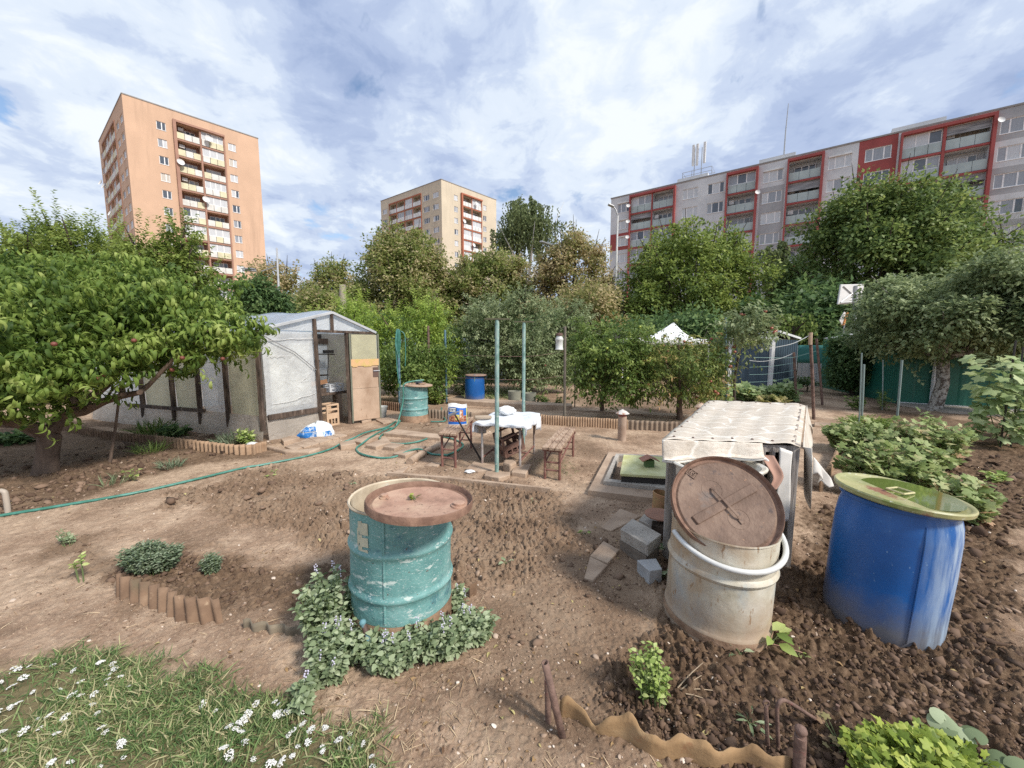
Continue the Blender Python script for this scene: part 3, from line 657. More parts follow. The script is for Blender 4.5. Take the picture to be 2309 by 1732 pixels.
# ================================================================== TREES
bark_m = mat('rough brown bark', [(0.3, (0.075, 0.05, 0.037)), (0.7, (0.20, 0.145, 0.11))], 9, 0.95, bump=0.8, bscale=14, stretch=(1, 1, .3))
barkd_m = mat('dark bark', (0.06, 0.045, 0.035), 6, 0.95, bump=.5)
barkw_m = mat('whitewashed old bark', [(0.42, (0.09, 0.07, 0.055)), (0.56, (0.42, 0.40, 0.36))], 14, 0.95, bump=0.8, bscale=20)
def box_c(x0, y0, x1, y1, Y):
    a = at(x0, (y0 + y1) / 2, Y); b = at(x1, (y0 + y1) / 2, Y); t_ = at((x0 + x1) / 2, y0, Y); u_ = at((x0 + x1) / 2, y1, Y)
    return V((a.x + b.x) / 2, Y, (t_.z + u_.z) / 2), (b.x - a.x) / 2, max(.1, (t_.z - u_.z) / 2)
def lobes_of(c, rx, rz, n, sub=(.35, .55), pointy=0.0, ry=None):
    ry = ry or rx * .85; out = [(c.x, c.y, c.z - rz * .03, rx * .74, ry * .74, rz * .80)]
    for i in range(n):
        a = 2.4 * i + random.random(); h = -0.75 + 1.6 * (i + .5) / n; w = math.sqrt(max(.05, 1 - h * h)) * (1 - pointy * max(0, h))
        k = random.uniform(*sub); out.append((c.x + rx * .80 * w * math.cos(a), c.y + ry * .80 * w * math.sin(a), c.z + rz * .82 * h, rx * k, ry * k, rz * k * .9))
    return out
def limbs(root, base, lob, r, m, zfork=None, bend=.1):
    tr = MB(); c = Vector(lob[0][:3]); zf = zfork if zfork is not None else c.z - lob[0][5] * .6
    fk = V(base.x + (c.x - base.x) * .3, base.y + (c.y - base.y) * .3, max(zf, base.z + .3))
    mid = (base + fk) / 2 + V(random.uniform(-bend, bend), 0, 0)
    tr.tube([base - V(0, 0, .1), base + V(0, 0, .05), mid, fk], [r * 1.5, r * 1.15, r, r * .9], 9)
    for lb in lob:
        e = Vector(lb[:3]); m1 = fk.lerp(e, .5) + V(random.uniform(-.2, .2) * lb[3], random.uniform(-.2, .2) * lb[3], .12 * lb[5])
        tr.tube([fk - V(0, 0, r * .5), m1, e, e + (e - m1) * .6], [r * .55, r * .36, r * .2, r * .05], 6)
    return tr.obj('trunk', m, root, smooth=True)
def tree(name, label, spec, leaf, size, ncl, per, clr, nl=8, group=None, sub=(.35, .55), pointy=0.0, tpl=None, trunk=.22, bark=None, droop=.25, seed=0, base=None, zfork=None, inner=.33, cat='tree', ry=None, sh=None):
    random.seed(seed or int(spec[0]) + 5); c, rx, rz = box_c(*spec)
    b = base or V(c.x, c.y, 0); b = V(b.x, b.y, gz(b.x, b.y))
    root = empty(name, b, label, cat, group); lob = lobes_of(c, rx, rz, nl, sub, pointy, ry)
    limbs(root, b, lob, trunk, bark or barkd_m, zfork)
    p, d, u, rn = crown(lob, ncl, per, clr, inner, droop, max(.25, c.z - rz * 1.1))
    if sh:
        p2, d2, u2, r2 = shoots(lob, *sh)[:4]; p = np.concatenate([p, p2]); d = np.concatenate([d, d2]); u = np.concatenate([u, u2]); rn = np.concatenate([rn, r2])
    scatter('crown', tpl or LT_FAR, p, d, u, size * (.7 + .6 * RNG.random(len(p))), leaf, root, rnd=rn)
    return root, lob
lf_mid = leafmat('mid green leaves', [(0.0, (0.05, 0.09, 0.025)), (0.5, (0.13, 0.20, 0.05)), (1.0, (0.28, 0.35, 0.11))])
lf_yel = leafmat('yellow green leaves', [(0.0, (0.066, 0.110, 0.028)), (0.5, (0.171, 0.237, 0.055)), (1.0, (0.352, 0.418, 0.121))])
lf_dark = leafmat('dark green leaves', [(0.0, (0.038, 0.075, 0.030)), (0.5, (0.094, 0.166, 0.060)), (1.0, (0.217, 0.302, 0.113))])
lf_grey = leafmat('grey green leaves', [(0.0, (0.075, 0.105, 0.045)), (0.5, (0.20, 0.255, 0.125)), (1.0, (0.42, 0.47, 0.28))])
lf_lind = leafmat('linden leaves with brown bracts', [(0.0, (0.09, 0.13, 0.035)), (0.42, (0.19, 0.24, 0.07)), (0.62, (0.31, 0.32, 0.12)), (0.78, (0.47, 0.41, 0.24)), (1.0, (0.54, 0.46, 0.29))], trans=.45, clump=.35)
lf_brown = leafmat('browning linden leaves', [(0.0, (0.13, 0.15, 0.05)), (0.38, (0.24, 0.25, 0.09)), (0.55, (0.40, 0.34, 0.18)), (1.0, (0.52, 0.43, 0.27))], trans=.45, clump=.3)
lf_lime = leafmat('bright lime leaves', [(0.0, (0.087, 0.145, 0.029)), (0.5, (0.232, 0.334, 0.065)), (1.0, (0.464, 0.551, 0.145))])
lf_plum = leafmat('plum leaves', [(0.0, (0.07, 0.105, 0.045)), (0.5, (0.18, 0.235, 0.105)), (1.0, (0.38, 0.44, 0.25))], rough=.6)
lf_birch = leafmat('birch leaves', [(0.0, (0.065, 0.094, 0.036)), (1.0, (0.189, 0.232, 0.102))])
lf_maple = leafmat('maple leaves', [(0.0, (0.050, 0.088, 0.027)), (0.5, (0.125, 0.188, 0.056)), (1.0, (0.288, 0.350, 0.112))])
lf_pine = leafmat('pine needles', [(0.0, (0.026, 0.043, 0.023)), (0.8, (0.087, 0.116, 0.051)), (1.0, (0.232, 0.145, 0.072))])
G1 = 'green trees behind the peach tree'
tree('garden_tree', 'leafy green tree at the left edge behind the peach tree', (-120, 480, 170, 800, 15), lf_yel, .12, 700, 30, .22, 14, G1, (.22, .38), seed=3, sh=(420, 1.3, 30, .1, 1.3))
tree('garden_tree', 'leafy green tree with tall leader shoots left of the orange tower', (90, 482, 330, 800, 16), lf_yel, .12, 750, 30, .22, 18, G1, (.18, .34), seed=4, sh=(480, 1.4, 32, .1, 1.4))
tree('garden_tree', 'leafy green tree overlapping the foot of the orange tower', (285, 505, 475, 800, 15), lf_yel, .12, 650, 30, .2, 14, G1, (.2, .38), seed=5, sh=(380, 1.1, 28, .1, 1.3))
G2 = 'linden trees in front of the towers'
tree('linden_tree', 'browning linden tree just right of the orange tower behind a thin lamp pole', (545, 568, 710, 800, 32), lf_brown, .20, 500, 32, .34, 20, G2, (.18, .32), pointy=.4, seed=6)
tree('linden_tree', 'small rounded green linden tree left of the biggest linden', (680, 562, 820, 800, 33), lf_lind, .20, 600, 32, .34, 20, G2, (.18, .32), pointy=.5, seed=7)
tree('linden_tree', 'biggest linden tree with pale brown bracts left of the cream tower', (785, 488, 1050, 830, 30), lf_lind, .21, 1500, 34, .36, 34, G2, (.16, .28), pointy=.55, seed=8)
tree('linden_tree', 'linden tree in front of the right face of the cream tower', (985, 540, 1235, 820, 31), lf_lind, .21, 1300, 34, .36, 30, G2, (.16, .28), pointy=.4, seed=9)
tree('linden_tree', 'rust brown linden tree left of the white street lamp post', (1185, 488, 1405, 830, 29), lf_brown, .20, 1000, 30, .34, 30, G2, (.15, .27), pointy=.5, seed=10)
tree('linden_tree', 'low dense linden tree filling the gap beside the orange tower foot', (640, 640, 850, 840, 27), lf_lind, .21, 900, 34, .4, 9, G2, seed=61)
tree('linden_tree', 'rusty low linden crown behind the grey green apple tree', (1190, 640, 1430, 840, 25), lf_brown, .2, 1000, 32, .4, 9, G2, seed=62)
tree('maple_tree', 'bright green maple tree right of the white street lamp post', (1385, 478, 1725, 860, 26), lf_yel, .20, 1500, 34, .36, 36, None, (.16, .28), .3, seed=12)
tree('maple_tree', 'large dark green maple tree in front of the red loggias of the grey block', (1765, 372, 2190, 860, 24), lf_maple, .22, 2100, 38, .42, 44, None, (.15, .27), .5, seed=13, ry=5.5)
tree('pine_tree', 'dark pine tree at the right edge beside the large maple', (2180, 445, 2420, 800, 22), lf_pine, .36, 900, 40, .45, 12, None, seed=14, tpl=leaf_tpl(.12, 1, 0, .2), droop=-.2)
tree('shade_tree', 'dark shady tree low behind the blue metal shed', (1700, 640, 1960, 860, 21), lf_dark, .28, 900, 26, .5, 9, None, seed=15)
tree('shrub', 'dark green bush just left of the greenhouse roof', (525, 640, 650, 760, 14), lf_dark, .13, 500, 24, .22, 8, None, seed=16, cat='bush')
# weeping birch: curtains of hanging twigs
def weeping(label, spec, n, leaf, size, seed, trunk=.2, hang=(1.2, 3.5), name='birch_tree'):
    random.seed(seed); c, rx, rz = box_c(*spec); b = V(c.x, c.y, 0); root = empty(name, b, label, 'tree'); top = c.z + rz
    lob = [(c.x + rx * .7 * math.cos(k * 1.1 + .4), c.y + rx * .7 * math.sin(k * 1.1 + .4), top - rz * (.25 + .1 * k), .3, .3, .3) for k in range(6)]; limbs(root, b, [(c.x, c.y, c.z + rz * .4, rx, rx, rz)] + lob, trunk, white_m if name == 'birch_tree' else barkd_m)
    nb = max(8, n // 26); ba = RNG.random(nb) * 6.283; br_ = rx * (.15 + .85 * RNG.random(nb) ** .6); bh = top - rz * (.04 + .42 * RNG.random(nb)) - rz * .14 * (br_ / rx) ** 2
    P = []; D = []
    for i in range(n):
        q_ = i % nb; f = .35 + .65 * random.random(); h = random.uniform(*hang) * (.5 + .6 * random.random()); an = ba[q_] + random.gauss(0, .14)
        x = c.x + br_[q_] * f * math.cos(an); y = c.y + br_[q_] * f * math.sin(an); z0 = bh[q_] + .35 * rz * (1 - f) * .6
        k = max(3, int(h / .15)); zz = np.arange(k) * .15; sw = RNG.normal(size=2) * .05
        P.append(np.stack([x + sw[0] * zz + RNG.normal(size=k) * .06, y + sw[1] * zz + RNG.normal(size=k) * .06, z0 - zz], 1)); D.append(RNG.normal(size=(k, 3)) * .5 + [0, 0, -1.])
    P = np.concatenate(P); D = np.concatenate(D); k = P[:, 2] > 1
    scatter('crown', LT_FAR, P[k], D[k], rsph(k.sum()), size * (.7 + .6 * RNG.random(k.sum())), leaf, root)
weeping('weeping birch tree with hanging twigs right of the cream tower', (1095, 448, 1290, 760, 44), 780, lf_birch, .27, 21, .25, (1.5, 5.0))
weeping('small weeping willow in front of the grey block', (1690, 545, 1790, 760, 32), 260, lf_birch, .26, 22, .15, (1., 3.0), 'willow_tree')
weeping('low weeping willow hanging behind the blue metal shed', (1740, 700, 1830, 790, 17), 160, lf_mid, .15, 23, .1, (.5, 1.4), 'willow_tree')

G3 = 'fruit trees along the back beds'
apple_y = mat('green yellow apple skin', (0.30, 0.36, 0.06), 6, 0.35); apple_r = mat('red apple skin', [(0.35, (0.22, 0.04, 0.035)), (0.65, (0.30, 0.11, 0.06))], 9, 0.35); peach_m = mat('peach skin', [(0.35, (0.12, 0.025, 0.025)), (0.65, (0.18, 0.06, 0.035))], 9, 0.6)
_fm = {}
def fruit_mesh(r, m, name):
    k = (round(r, 3), m.name)
    if k not in _fm: o = MB().ball((0, 0, 0), r, 10, (1, 1, .9)).obj(name, m, smooth=True); _fm[k] = o.data; bpy.data.objects.remove(o)
    return _fm[k]
def fruits(root, name, lob, n, r, m, side=-1):
    o3 = wloc(root); me = fruit_mesh(r, m, name)
    for i in range(n):
        lb = random.choice(lob[1:]); d = rsph(1)[0]; d[1] = -abs(d[1]) - .4; d /= np.linalg.norm(d)
        p = np.array(lb[:3]) + d * np.array(lb[3:]) * 1.02
        o = bpy.data.objects.new(name, me); COL.objects.link(o); o.parent = root; o.location = Vector(p) - o3; s_ = random.uniform(.8, 1.15); o.scale = (s_,) * 3
r_, l_ = tree('pear_tree', 'lime green pear tree right behind the greenhouse gable', (680, 668, 870, 905, 11.5), lf_lime, .095, 450, 18, .15, 12, G3, (.22, .4), tpl=LT_MID, trunk=.08, seed=24, sh=(260, .8, 26, .2, 1.2))
r_, l_ = tree('pear_tree', 'lime green fruit tree behind the pole hung with hose', (845, 665, 1040, 895, 12.3), lf_lime, .095, 480, 18, .15, 12, G3, (.22, .4), tpl=LT_MID, trunk=.10, seed=25, sh=(270, .8, 26, .2, 1.2), bark=bark_m)
r_, l_ = tree('apple_tree', 'dark leafy apple tree below the lime crowns behind the back teal barrel', (860, 770, 1010, 900, 10.3), lf_mid, .09, 420, 20, .15, 7, G3, tpl=LT_MID, trunk=.06, seed=26)
r_, l_ = tree('apple_tree', 'wide grey green apple tree behind the two tall teal poles', (1030, 648, 1335, 900, 12.4), lf_grey, .09, 1300, 20, .15, 16, G3, (.22, .4), tpl=LT_MID, trunk=.1, seed=27, sh=(480, .75, 26, .35, 1.1), ry=1.1)
fruits(r_, 'apple', l_, 5, .035, peach_m)
r_, l_ = tree('apple_tree', 'apple tree with many green yellow apples right of the lantern pole', (1285, 705, 1475, 938, 8.4), lf_mid, .08, 420, 16, .12, 12, G3, (.2, .36), tpl=LT_MID, trunk=.05, seed=28, sh=(230, .7, 24, .5, 1.0), bark=bark_m, base=gp(1358, 930))
fruits(r_, 'apple', l_, 40, .032, apple_y)
r_, l_ = tree('apple_tree', 'yellowing apple tree with crooked trunk between the vent pipes', (1415, 742, 1645, 940, 8.2), leafmat('yellowing apple leaves', [(0.0, (0.051, 0.094, 0.029)), (0.5, (0.145, 0.203, 0.051)), (0.85, (0.319, 0.319, 0.102)), (1.0, (0.435, 0.261, 0.131))]), .085, 330, 15, .12, 14, G3, (.2, .36), tpl=leaf_tpl(.34, 3, 1.2, .3), trunk=.06, seed=29, sh=(170, 1.0, 22, .5, 1.1), bark=bark_m, base=gp(1533, 945))
fruits(r_, 'apple', l_, 22, .032, apple_r)
r_, l_ = tree('apple_tree', 'slender apple tree with a cluster of red apples in front of the blue shed', (1632, 690, 1742, 800, 7.9), lf_grey, .10, 60, 11, .12, 7, G3, tpl=leaf_tpl(.42, 3, .9, .3), trunk=.03, seed=30, sh=(60, .55, 16, .5, .9), base=gp(1655, 935))
fruits(r_, 'apple', l_, 12, .036, apple_r)
r_, l_ = tree('plum_tree', 'old plum tree with whitewashed leaning trunk in front of the green garage', (1985, 590, 2310, 836, 9.6), lf_plum, .095, 1700, 22, .16, 26, G3, tpl=LT_OVAL, sh=(420, .6, 20, .5, .6), trunk=.125, bark=barkw_m, seed=31, base=gp(2108, 925), zfork=1.35, ry=2.2, sub=(.18, .34))
r_, l_ = tree('plum_tree', 'leafy plum tree cut by the right edge of the view', (2250, 600, 2480, 800, 8.5), lf_plum, .10, 900, 20, .18, 9, G3, tpl=LT_OVAL, trunk=.1, seed=32)
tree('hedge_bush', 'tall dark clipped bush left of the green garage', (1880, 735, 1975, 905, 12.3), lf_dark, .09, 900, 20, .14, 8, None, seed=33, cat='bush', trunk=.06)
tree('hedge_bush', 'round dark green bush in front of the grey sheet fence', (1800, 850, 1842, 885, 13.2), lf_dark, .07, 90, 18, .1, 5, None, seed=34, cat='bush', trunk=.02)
# backdrop planting behind the gardens
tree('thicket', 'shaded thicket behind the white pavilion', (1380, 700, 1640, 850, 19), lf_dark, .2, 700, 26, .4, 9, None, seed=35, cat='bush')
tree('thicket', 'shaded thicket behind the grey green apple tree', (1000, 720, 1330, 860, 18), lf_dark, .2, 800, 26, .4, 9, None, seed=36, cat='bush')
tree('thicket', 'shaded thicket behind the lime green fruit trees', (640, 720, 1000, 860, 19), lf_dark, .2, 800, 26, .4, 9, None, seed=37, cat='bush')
tree('thicket', 'green thicket seen under the peach tree at the left edge', (-100, 780, 190, 950, 11), lf_mid, .12, 500, 22, .25, 8, None, seed=38, cat='bush')

# ---- the peach tree in the left foreground
random.seed(41)
lf_peach = leafmat('peach leaves', [(0.0, (0.045, 0.085, 0.022)), (0.45, (0.12, 0.19, 0.038)), (0.8, (0.24, 0.32, 0.075)), (1.0, (0.36, 0.43, 0.14))], rough=.55, clump=1.6, trans=.38)
pb = on(gp(103, 1066)); pt = empty('peach_tree', pb, 'low spreading peach tree with long curled leaves and a forked trunk', 'tree', None)
fk = at(112, 985, pb.y); tr = MB()
tr.tube([pb - V(0, 0, .1), pb + V(0, 0, .02), pb.lerp(fk, .5), fk, fk + V(.03, 0, .06)], [.16, .125, .105, .11, .075], 12)
def br(px, r0, r1, Y1, parent_Y=None):
    n = len(px); tr.tube([at(x, y, pb.y + (Y1 - pb.y) * i / (n - 1)) for i, (x, y) in enumerate(px)], [r0 + (r1 - r0) * i / (n - 1) for i in range(n)], 9)
br([(112, 980), (80, 965), (30, 950), (-40, 940), (-160, 900), (-300, 840)], .085, .03, 4.2)
br([(108, 985), (70, 975), (40, 960), (-20, 960)], .06, .02, 4.9)
br([(115, 975), (135, 945), (160, 930), (195, 905), (240, 870), (290, 810), (330, 740)], .085, .02, 5.4)
br([(150, 935), (190, 928), (235, 905), (275, 893), (315, 885), (332, 872), (400, 800), (480, 740)], .06, .015, 5.1)
br([(165, 925), (168, 895), (160, 880), (150, 800), (140, 720)], .05, .015, 6.0)
br([(205, 918), (180, 890), (165, 875), (100, 800), (60, 700)], .035, .012, 5.5)
br([(315, 885), (332, 870)], .03, .03, 5.25); br([(278, 890), (276, 868), (290, 800)], .03, .012, 5.3)
br([(235, 908), (252, 880), (268, 868)], .018, .01, 5.5)
tr.obj('trunk', bark_m, pt, smooth=True)
pl = []
for x, y, Y, rx, ry, rz in ((60, 760, 4.9, 1.3, 1.2, .62), (230, 735, 5.2, 1.2, 1.2, .62), (370, 745, 5.4, .95, .9, .50), (470, 755, 5.5, .70, .7, .40), (535, 765, 5.5, .42, .45, .26), (120, 660, 5.6, 1.2, 1.1, .45),
                            (-120, 770, 4.7, 1.4, 1.2, .65), (300, 670, 5.7, 1.0, 1.0, .40), (420, 690, 5.8, .75, .8, .34), (20, 860, 4.2, .75, .7, .42), (110, 850, 4.3, .55, .5, .32), (-150, 880, 4.2, .8, .7, .5), (250, 795, 4.8, .6, .5, .28), (375, 815, 5.0, .42, .4, .22), (60, 620, 5.9, .8, .8, .34), (220, 615, 6.0, .6, .7, .3), (345, 625, 6.1, .45, .5, .25), (505, 650, 6.0, .22, .25, .3), (570, 735, 5.5, .2, .2, .12), (-50, 650, 5.5, 1.0, .8, .45)):
    c = at(x, y, Y); pl.append((c.x, c.y, c.z, rx, ry, rz))
p, d, u, rn = crown(pl, 1250, 15, .085, .30, .55); p2, d2, u2, r2 = shoots(pl, 520, .42, 15, .5, .6, .6)[:4]; d2[:, 2] -= .35; p = np.concatenate([p, p2]); d = np.concatenate([d, d2]); u = np.concatenate([u, u2]); rn = np.concatenate([rn, r2])
scatter('crown', LT_LONG, p, d, u, .150 * (.65 + .6 * RNG.random(len(p))), lf_peach, pt, rnd=rn)
for x, y, Y in ((302, 768, 4.55), (233, 845, 4.5), (222, 854, 4.45), (388, 834, 4.9), (502, 809, 5.1), (122, 776, 4.1), (411, 807, 4.8)):
    o = bpy.data.objects.new('peach', fruit_mesh(.028, peach_m, 'peach')); COL.objects.link(o); o.parent = pt; o.location = at(x, y, Y) - wloc(pt)
st = MB(); a = on(gp(246, 1048), -.03); b = at(272, 868, a.y + .25); st.tube([a, a.lerp(b, .5) + V(.01, 0, 0), b], [.018, .016, .014], 7)
tag(st.obj('prop_stick', bark_m, loc=a, smooth=True), 'thin wooden prop stick holding up a peach tree branch', 'stick')
# ================================================================== FAR GARDEN FURNITURE
alu_m = mat('galvanised pale pole', (0.55, 0.57, 0.60), 3, 0.45, 0.3)
def pole(name, label, cat, a, b, r, m, group=None, extra=None, seg=10):
    q = MB(); q.tube([a - V(0, 0, .12), a.lerp(b, .5), b], r, seg)
    if extra: extra(q)
    return tag(q.obj(name, m, loc=a, smooth=True), label, cat, group)
def lamp(label, base, top, arm, head, m):
    t = empty('street_lamp', base, label, 'street lamp')
    q = MB(); q.tube([base, top], [.10, .055], 8); q.obj('post', m, t, smooth=True)
    q = MB(); q.tube([top, top.lerp(arm, .5) + V(0, 0, .12), arm], .04, 6); q.obj('arm', steel_m, t, smooth=True)
    d = (head - arm); q = MB(); q.beam(arm - d * .1, head, .26, .12); q.obj('lamp_head', steel_m, t, bevel=.05)
    return t
b = at(1385, 775, 27); b.z = 0
lamp('tall white street lamp with bent arm left of the bright green maple', b, at(1393, 487, 27), at(1383, 466, 27), at(1371, 461, 27), white_m)
b = at(1262, 775, 31); b.z = 0
lamp('street lamp whose grey head pokes out of the rust brown linden', b, at(1262, 590, 31), at(1242, 553, 29), at(1220, 545, 26.5), barkd_m)
b = at(634, 775, 25); b.z = 0
t = empty('street_lamp', b, 'thin pale lamp pole with flat twin heads right of the orange tower', 'street lamp')
q = MB(); q.tube([b, at(624, 559, 25)], [.09, .05], 8); q.obj('post', alu_m, t, smooth=True)
q = MB(); q.tube([at(626, 600, 25), at(590, 612, 25)], .035, 6); q.obj('arm', steel_m, t)
for y in (607, 611): q = MB(); q.beam(at(574, y, 25) + V(0, 0, .0), at(551, y - 1, 25 + (y - 607) * .1), .3, .09); q.obj('lamp_head', steel_m, t, bevel=.03)
q = MB(); a = at(772, 700, 20); a.z = 0; q.tube([a, at(772, 642, 20)], .16, 10)
tag(q.obj('wooden_post', mat('weathered pole wood', (0.34, 0.29, 0.24), 4, 0.9, stretch=(1, 1, .2)), loc=a, smooth=True), 'thick weathered wooden post rising behind the lime green pear trees', 'post')

# basketball backboard, seen from behind, with its second board lower down
t = empty('basketball_hoop', V(*at(1925, 775, 16).xy, 0), 'white basketball backboard seen from behind beside the plum tree crown', 'basketball hoop')
P = [at(x, y, Y) for x, y, Y in ((1893, 642, 16), (1886, 687, 16), (1940, 684, 16.3), (1945, 641, 16.3))]
q = MB(); q.add([*P, *[p + V(.02, -.06, 0) for p in P]], [(0, 1, 2, 3), (4, 7, 6, 5), (0, 4, 5, 1), (1, 5, 6, 2), (2, 6, 7, 3), (3, 7, 4, 0)]); q.obj('backboard', white_m, t, bevel=.02)
q = MB(); fr_ = V(0, -.09, 0)
q.tube([P[0].lerp(P[2], .1) + fr_, P[0].lerp(P[2], .55) + fr_], .018, 5); q.tube([P[1].lerp(P[3], .1) + fr_, P[1].lerp(P[3], .55) + fr_], .018, 5)
q.tube([P[0].lerp(P[1], .92) + fr_ + V(.1, 0, 0), P[3].lerp(P[2], .92) + fr_], .02, 5); q.obj('brace', steel_m, t)
q = MB(); a = P[2].lerp(P[3], .5) + V(-.45, -.2, 0); q.tube([V(a.x + .3, a.y, 0), V(a.x + .1, a.y, 2.2), a + V(0, 0, .3)], .07, 8); q.obj('post', steel_m, t, smooth=True)
t = empty('road_sign', V(*at(1903, 775, 15).xy, 0), 'white sign with an orange edge under the basketball backboard', 'sign')
P = [at(x, y, Y) for x, y, Y in ((1904, 703, 15), (1893, 722, 15), (1899, 733, 15.2), (1908, 705, 15.25))]
q = MB(); q.add([*P, *[p + V(.015, .05, 0) for p in P]], [(0, 1, 2, 3), (4, 7, 6, 5), (0, 4, 5, 1), (1, 5, 6, 2), (2, 6, 7, 3), (3, 7, 4, 0)]); q.obj('sign_plate', white_m, t)
q = MB(); q.beam(P[3] + V(.02, 0, 0), P[2] + V(.02, 0, 0), .1, .06); q.obj('sign_edge', mat('orange band', (0.55, 0.22, 0.06), 3, 0.6), t)
q = MB(); q.tube([V(P[2].x + .05, P[2].y + .05, 0), P[3] + V(.05, .08, 0)], .03, 6); q.obj('post', steel_m, t)

# ---- sheds
def corr(mb, a, b, z0, z1, pitch, amp, z1b=None, cap=True):
    """trapezoid sheet metal between two ground points"""
    a = Vector(a); b = Vector(b); ln = (b - a).length; u = (b - a) / ln; n = V(-u.y, u.x, 0); k = max(1, int(ln / pitch)); P = []; Fc = []
    prof = ((0, 0), (.35, 0), (.45, 1), (.62, 1), (.72, 0))
    pts = [((i + f) * ln / k, h * amp) for i in range(k) for f, h in prof] + [(ln, 0)]
    for s, h in pts:
        q = a + u * s - n * h; zt = z1 if z1b is None else z1 + (z1b - z1) * s / ln
        P += [V(q.x, q.y, z0), V(q.x, q.y, zt)]
    return mb.add(P, [(2 * i, 2 * i + 2, 2 * i + 3, 2 * i + 1) for i in range(len(pts) - 1)])
blue_sheet = mat('dark slate blue sheet metal', (0.065, 0.10, 0.135), 1.5, 0.45, 0.2, layers=((5, .55, .8, (0.09, 0.11, 0.14)),))
green_sheet = mat('dark green painted sheet metal', (0.025, 0.15, 0.105), 1.2, 0.4, 0.1, layers=((4, .6, .8, (0.04, 0.12, 0.09)),))
grey_sheet = mat('pale grey sheet metal', (0.46, 0.48, 0.50), 1.5, 0.4, 0.3, layers=((5, .5, .8, (0.35, 0.33, 0.30), (1, 1, .2)),))
wtrim = mat('white painted trim', (0.68, 0.69, 0.70), 3, 0.5, layers=((9, .62, .8, (0.45, 0.42, 0.38)),))
A = gp(1640, 884); A = V(A.x, A.y, 0); B = gp(1733, 889); B = V(B.x, B.y, 0); D = at(1797, 800, B.y + 1.5); D = V(D.x, D.y, 0); C4 = A + D - B
zt = at(1733, 764, B.y).z; t = empty('metal_shed', (A + B) / 2, 'dark slate blue sheet metal shed with white corner posts', 'shed')
q = MB(); corr(q, A, B, 0, zt, .22, .02); corr(q, B, D, 0, zt, .22, .03, zt - .03); q.add([A, C4, D, A + V(0, 0, zt), C4 + V(0, 0, zt), D + V(0, 0, zt - .05)], [(0, 1, 4, 3), (1, 2, 5, 4)]); q.obj('wall', blue_sheet, t)
rz_ = at(1727, 748, B.y).z; q = MB(); M1 = (A + B) / 2; M2 = (C4 + D) / 2
q.add([A + V(-.1, -.1, zt + .02), M1.lerp(B, .8) + V(0, -.12, rz_), B + V(.12, -.12, rz_ - .01), D + V(.15, .1, zt + .02), C4 + V(0, .1, zt + .02)], [(0, 1, 4), (1, 2, 3, 4)]); q.obj('roof', grey_sheet, t, solid=.04)
q = MB(); q.box(B + V(0, -.03, zt / 2), (.11, .11, zt)); q.obj('corner_post', wtrim, t, bevel=.01)
q = MB(); q.box(A + V(0, -.03, zt / 2), (.11, .11, zt)); q.obj('corner_post', wtrim, t, bevel=.01)
q = MB(); q.beam(A + V(-.1, -.13, zt + .01), B + V(.1, -.13, zt + .03), .05, .08); q.beam(B + V(.1, -.13, rz_), D + V(.15, .1, zt + .03), .06, .07); q.obj('roof_trim', wtrim, t)
q = MB(); q.beam(A.lerp(B, .25) + V(0, -.05, .04), B + V(0, -.05, .04), .06, .06); q.obj('base_rail', wtrim, t)
# grey sheet fence with a green shade net above
A = gp(1795, 868); B = gp(1862, 874); A.z = B.z = 0
t = empty('sheet_fence', A, 'pale grey sheet metal fence with green shade net above it', 'fence')
zt = at(1830, 818, A.y).z; q = MB(); corr(q, A, B, 0, zt, .25, .02); q.obj('sheet', grey_sheet, t)
q = MB(); z2 = at(1830, 779, A.y).z
q.grid(lambda u, v: A.lerp(B + V(.3, 0, 0), u) + V(0, .05 + .03 * math.sin(u * 9), zt + .01 + (z2 - zt) * v), 14, 4)
q.obj('shade_net', mat('green shade net', (0.05, 0.19, 0.17), 30, 0.9), t, smooth=True, solid=.006)
q = MB(); q.beam(A + V(0, .1, 0), A + V(0, .1, z2), .05, .05, (0, 1, 0)); q.beam(B + V(.3, .1, 0), B + V(.3, .1, z2), .05, .05, (0, 1, 0)); q.obj('fence_post', steel_m, t)
# green garage
A = gp(1986, 902); A.z = 0; B = gp(2020, 910); B.z = 0; Cg = gp(2330, 931); Cg.z = 0; Cg = B + (Cg - B) * 1.2
zt = at(2020, 762, B.y).z; t = empty('metal_garage', B, 'dark green metal garage with white trim behind the plum tree', 'garage')
bk = V(.9, 3.4, 0); q = MB(); corr(q, A, B, 0, zt, .10, .01); corr(q, B, Cg, .06, zt, .45, .012)
q.add([A, A + bk, Cg + bk, Cg, *[p + V(0, 0, zt) for p in (A, A + bk, Cg + bk, Cg)]], [(0, 1, 5, 4), (1, 2, 6, 5), (2, 3, 7, 6)]); q.obj('wall', green_sheet, t)
q = MB(); m1 = B.lerp(Cg, .42)
q.add([A + V(-.1, -.1, zt + .02), B + V(0, -.15, zt + .03), m1 + V(0, -.15, zt + .32), Cg + V(0, -.15, zt + .02), Cg + bk + V(0, 0, zt + .02), m1 + bk + V(0, 0, zt + .32), A + bk + V(0, 0, zt + .02)], [(0, 1, 2, 5, 6), (2, 3, 4, 5)]); q.obj('roof', grey_sheet, t, solid=.05)
q = MB(); q.add([B + V(0, -.02, zt), Cg + V(0, -.02, zt), m1 + V(0, -.02, zt + .31)], [(0, 1, 2)]); q.obj('gable', green_sheet, t, solid=.01)
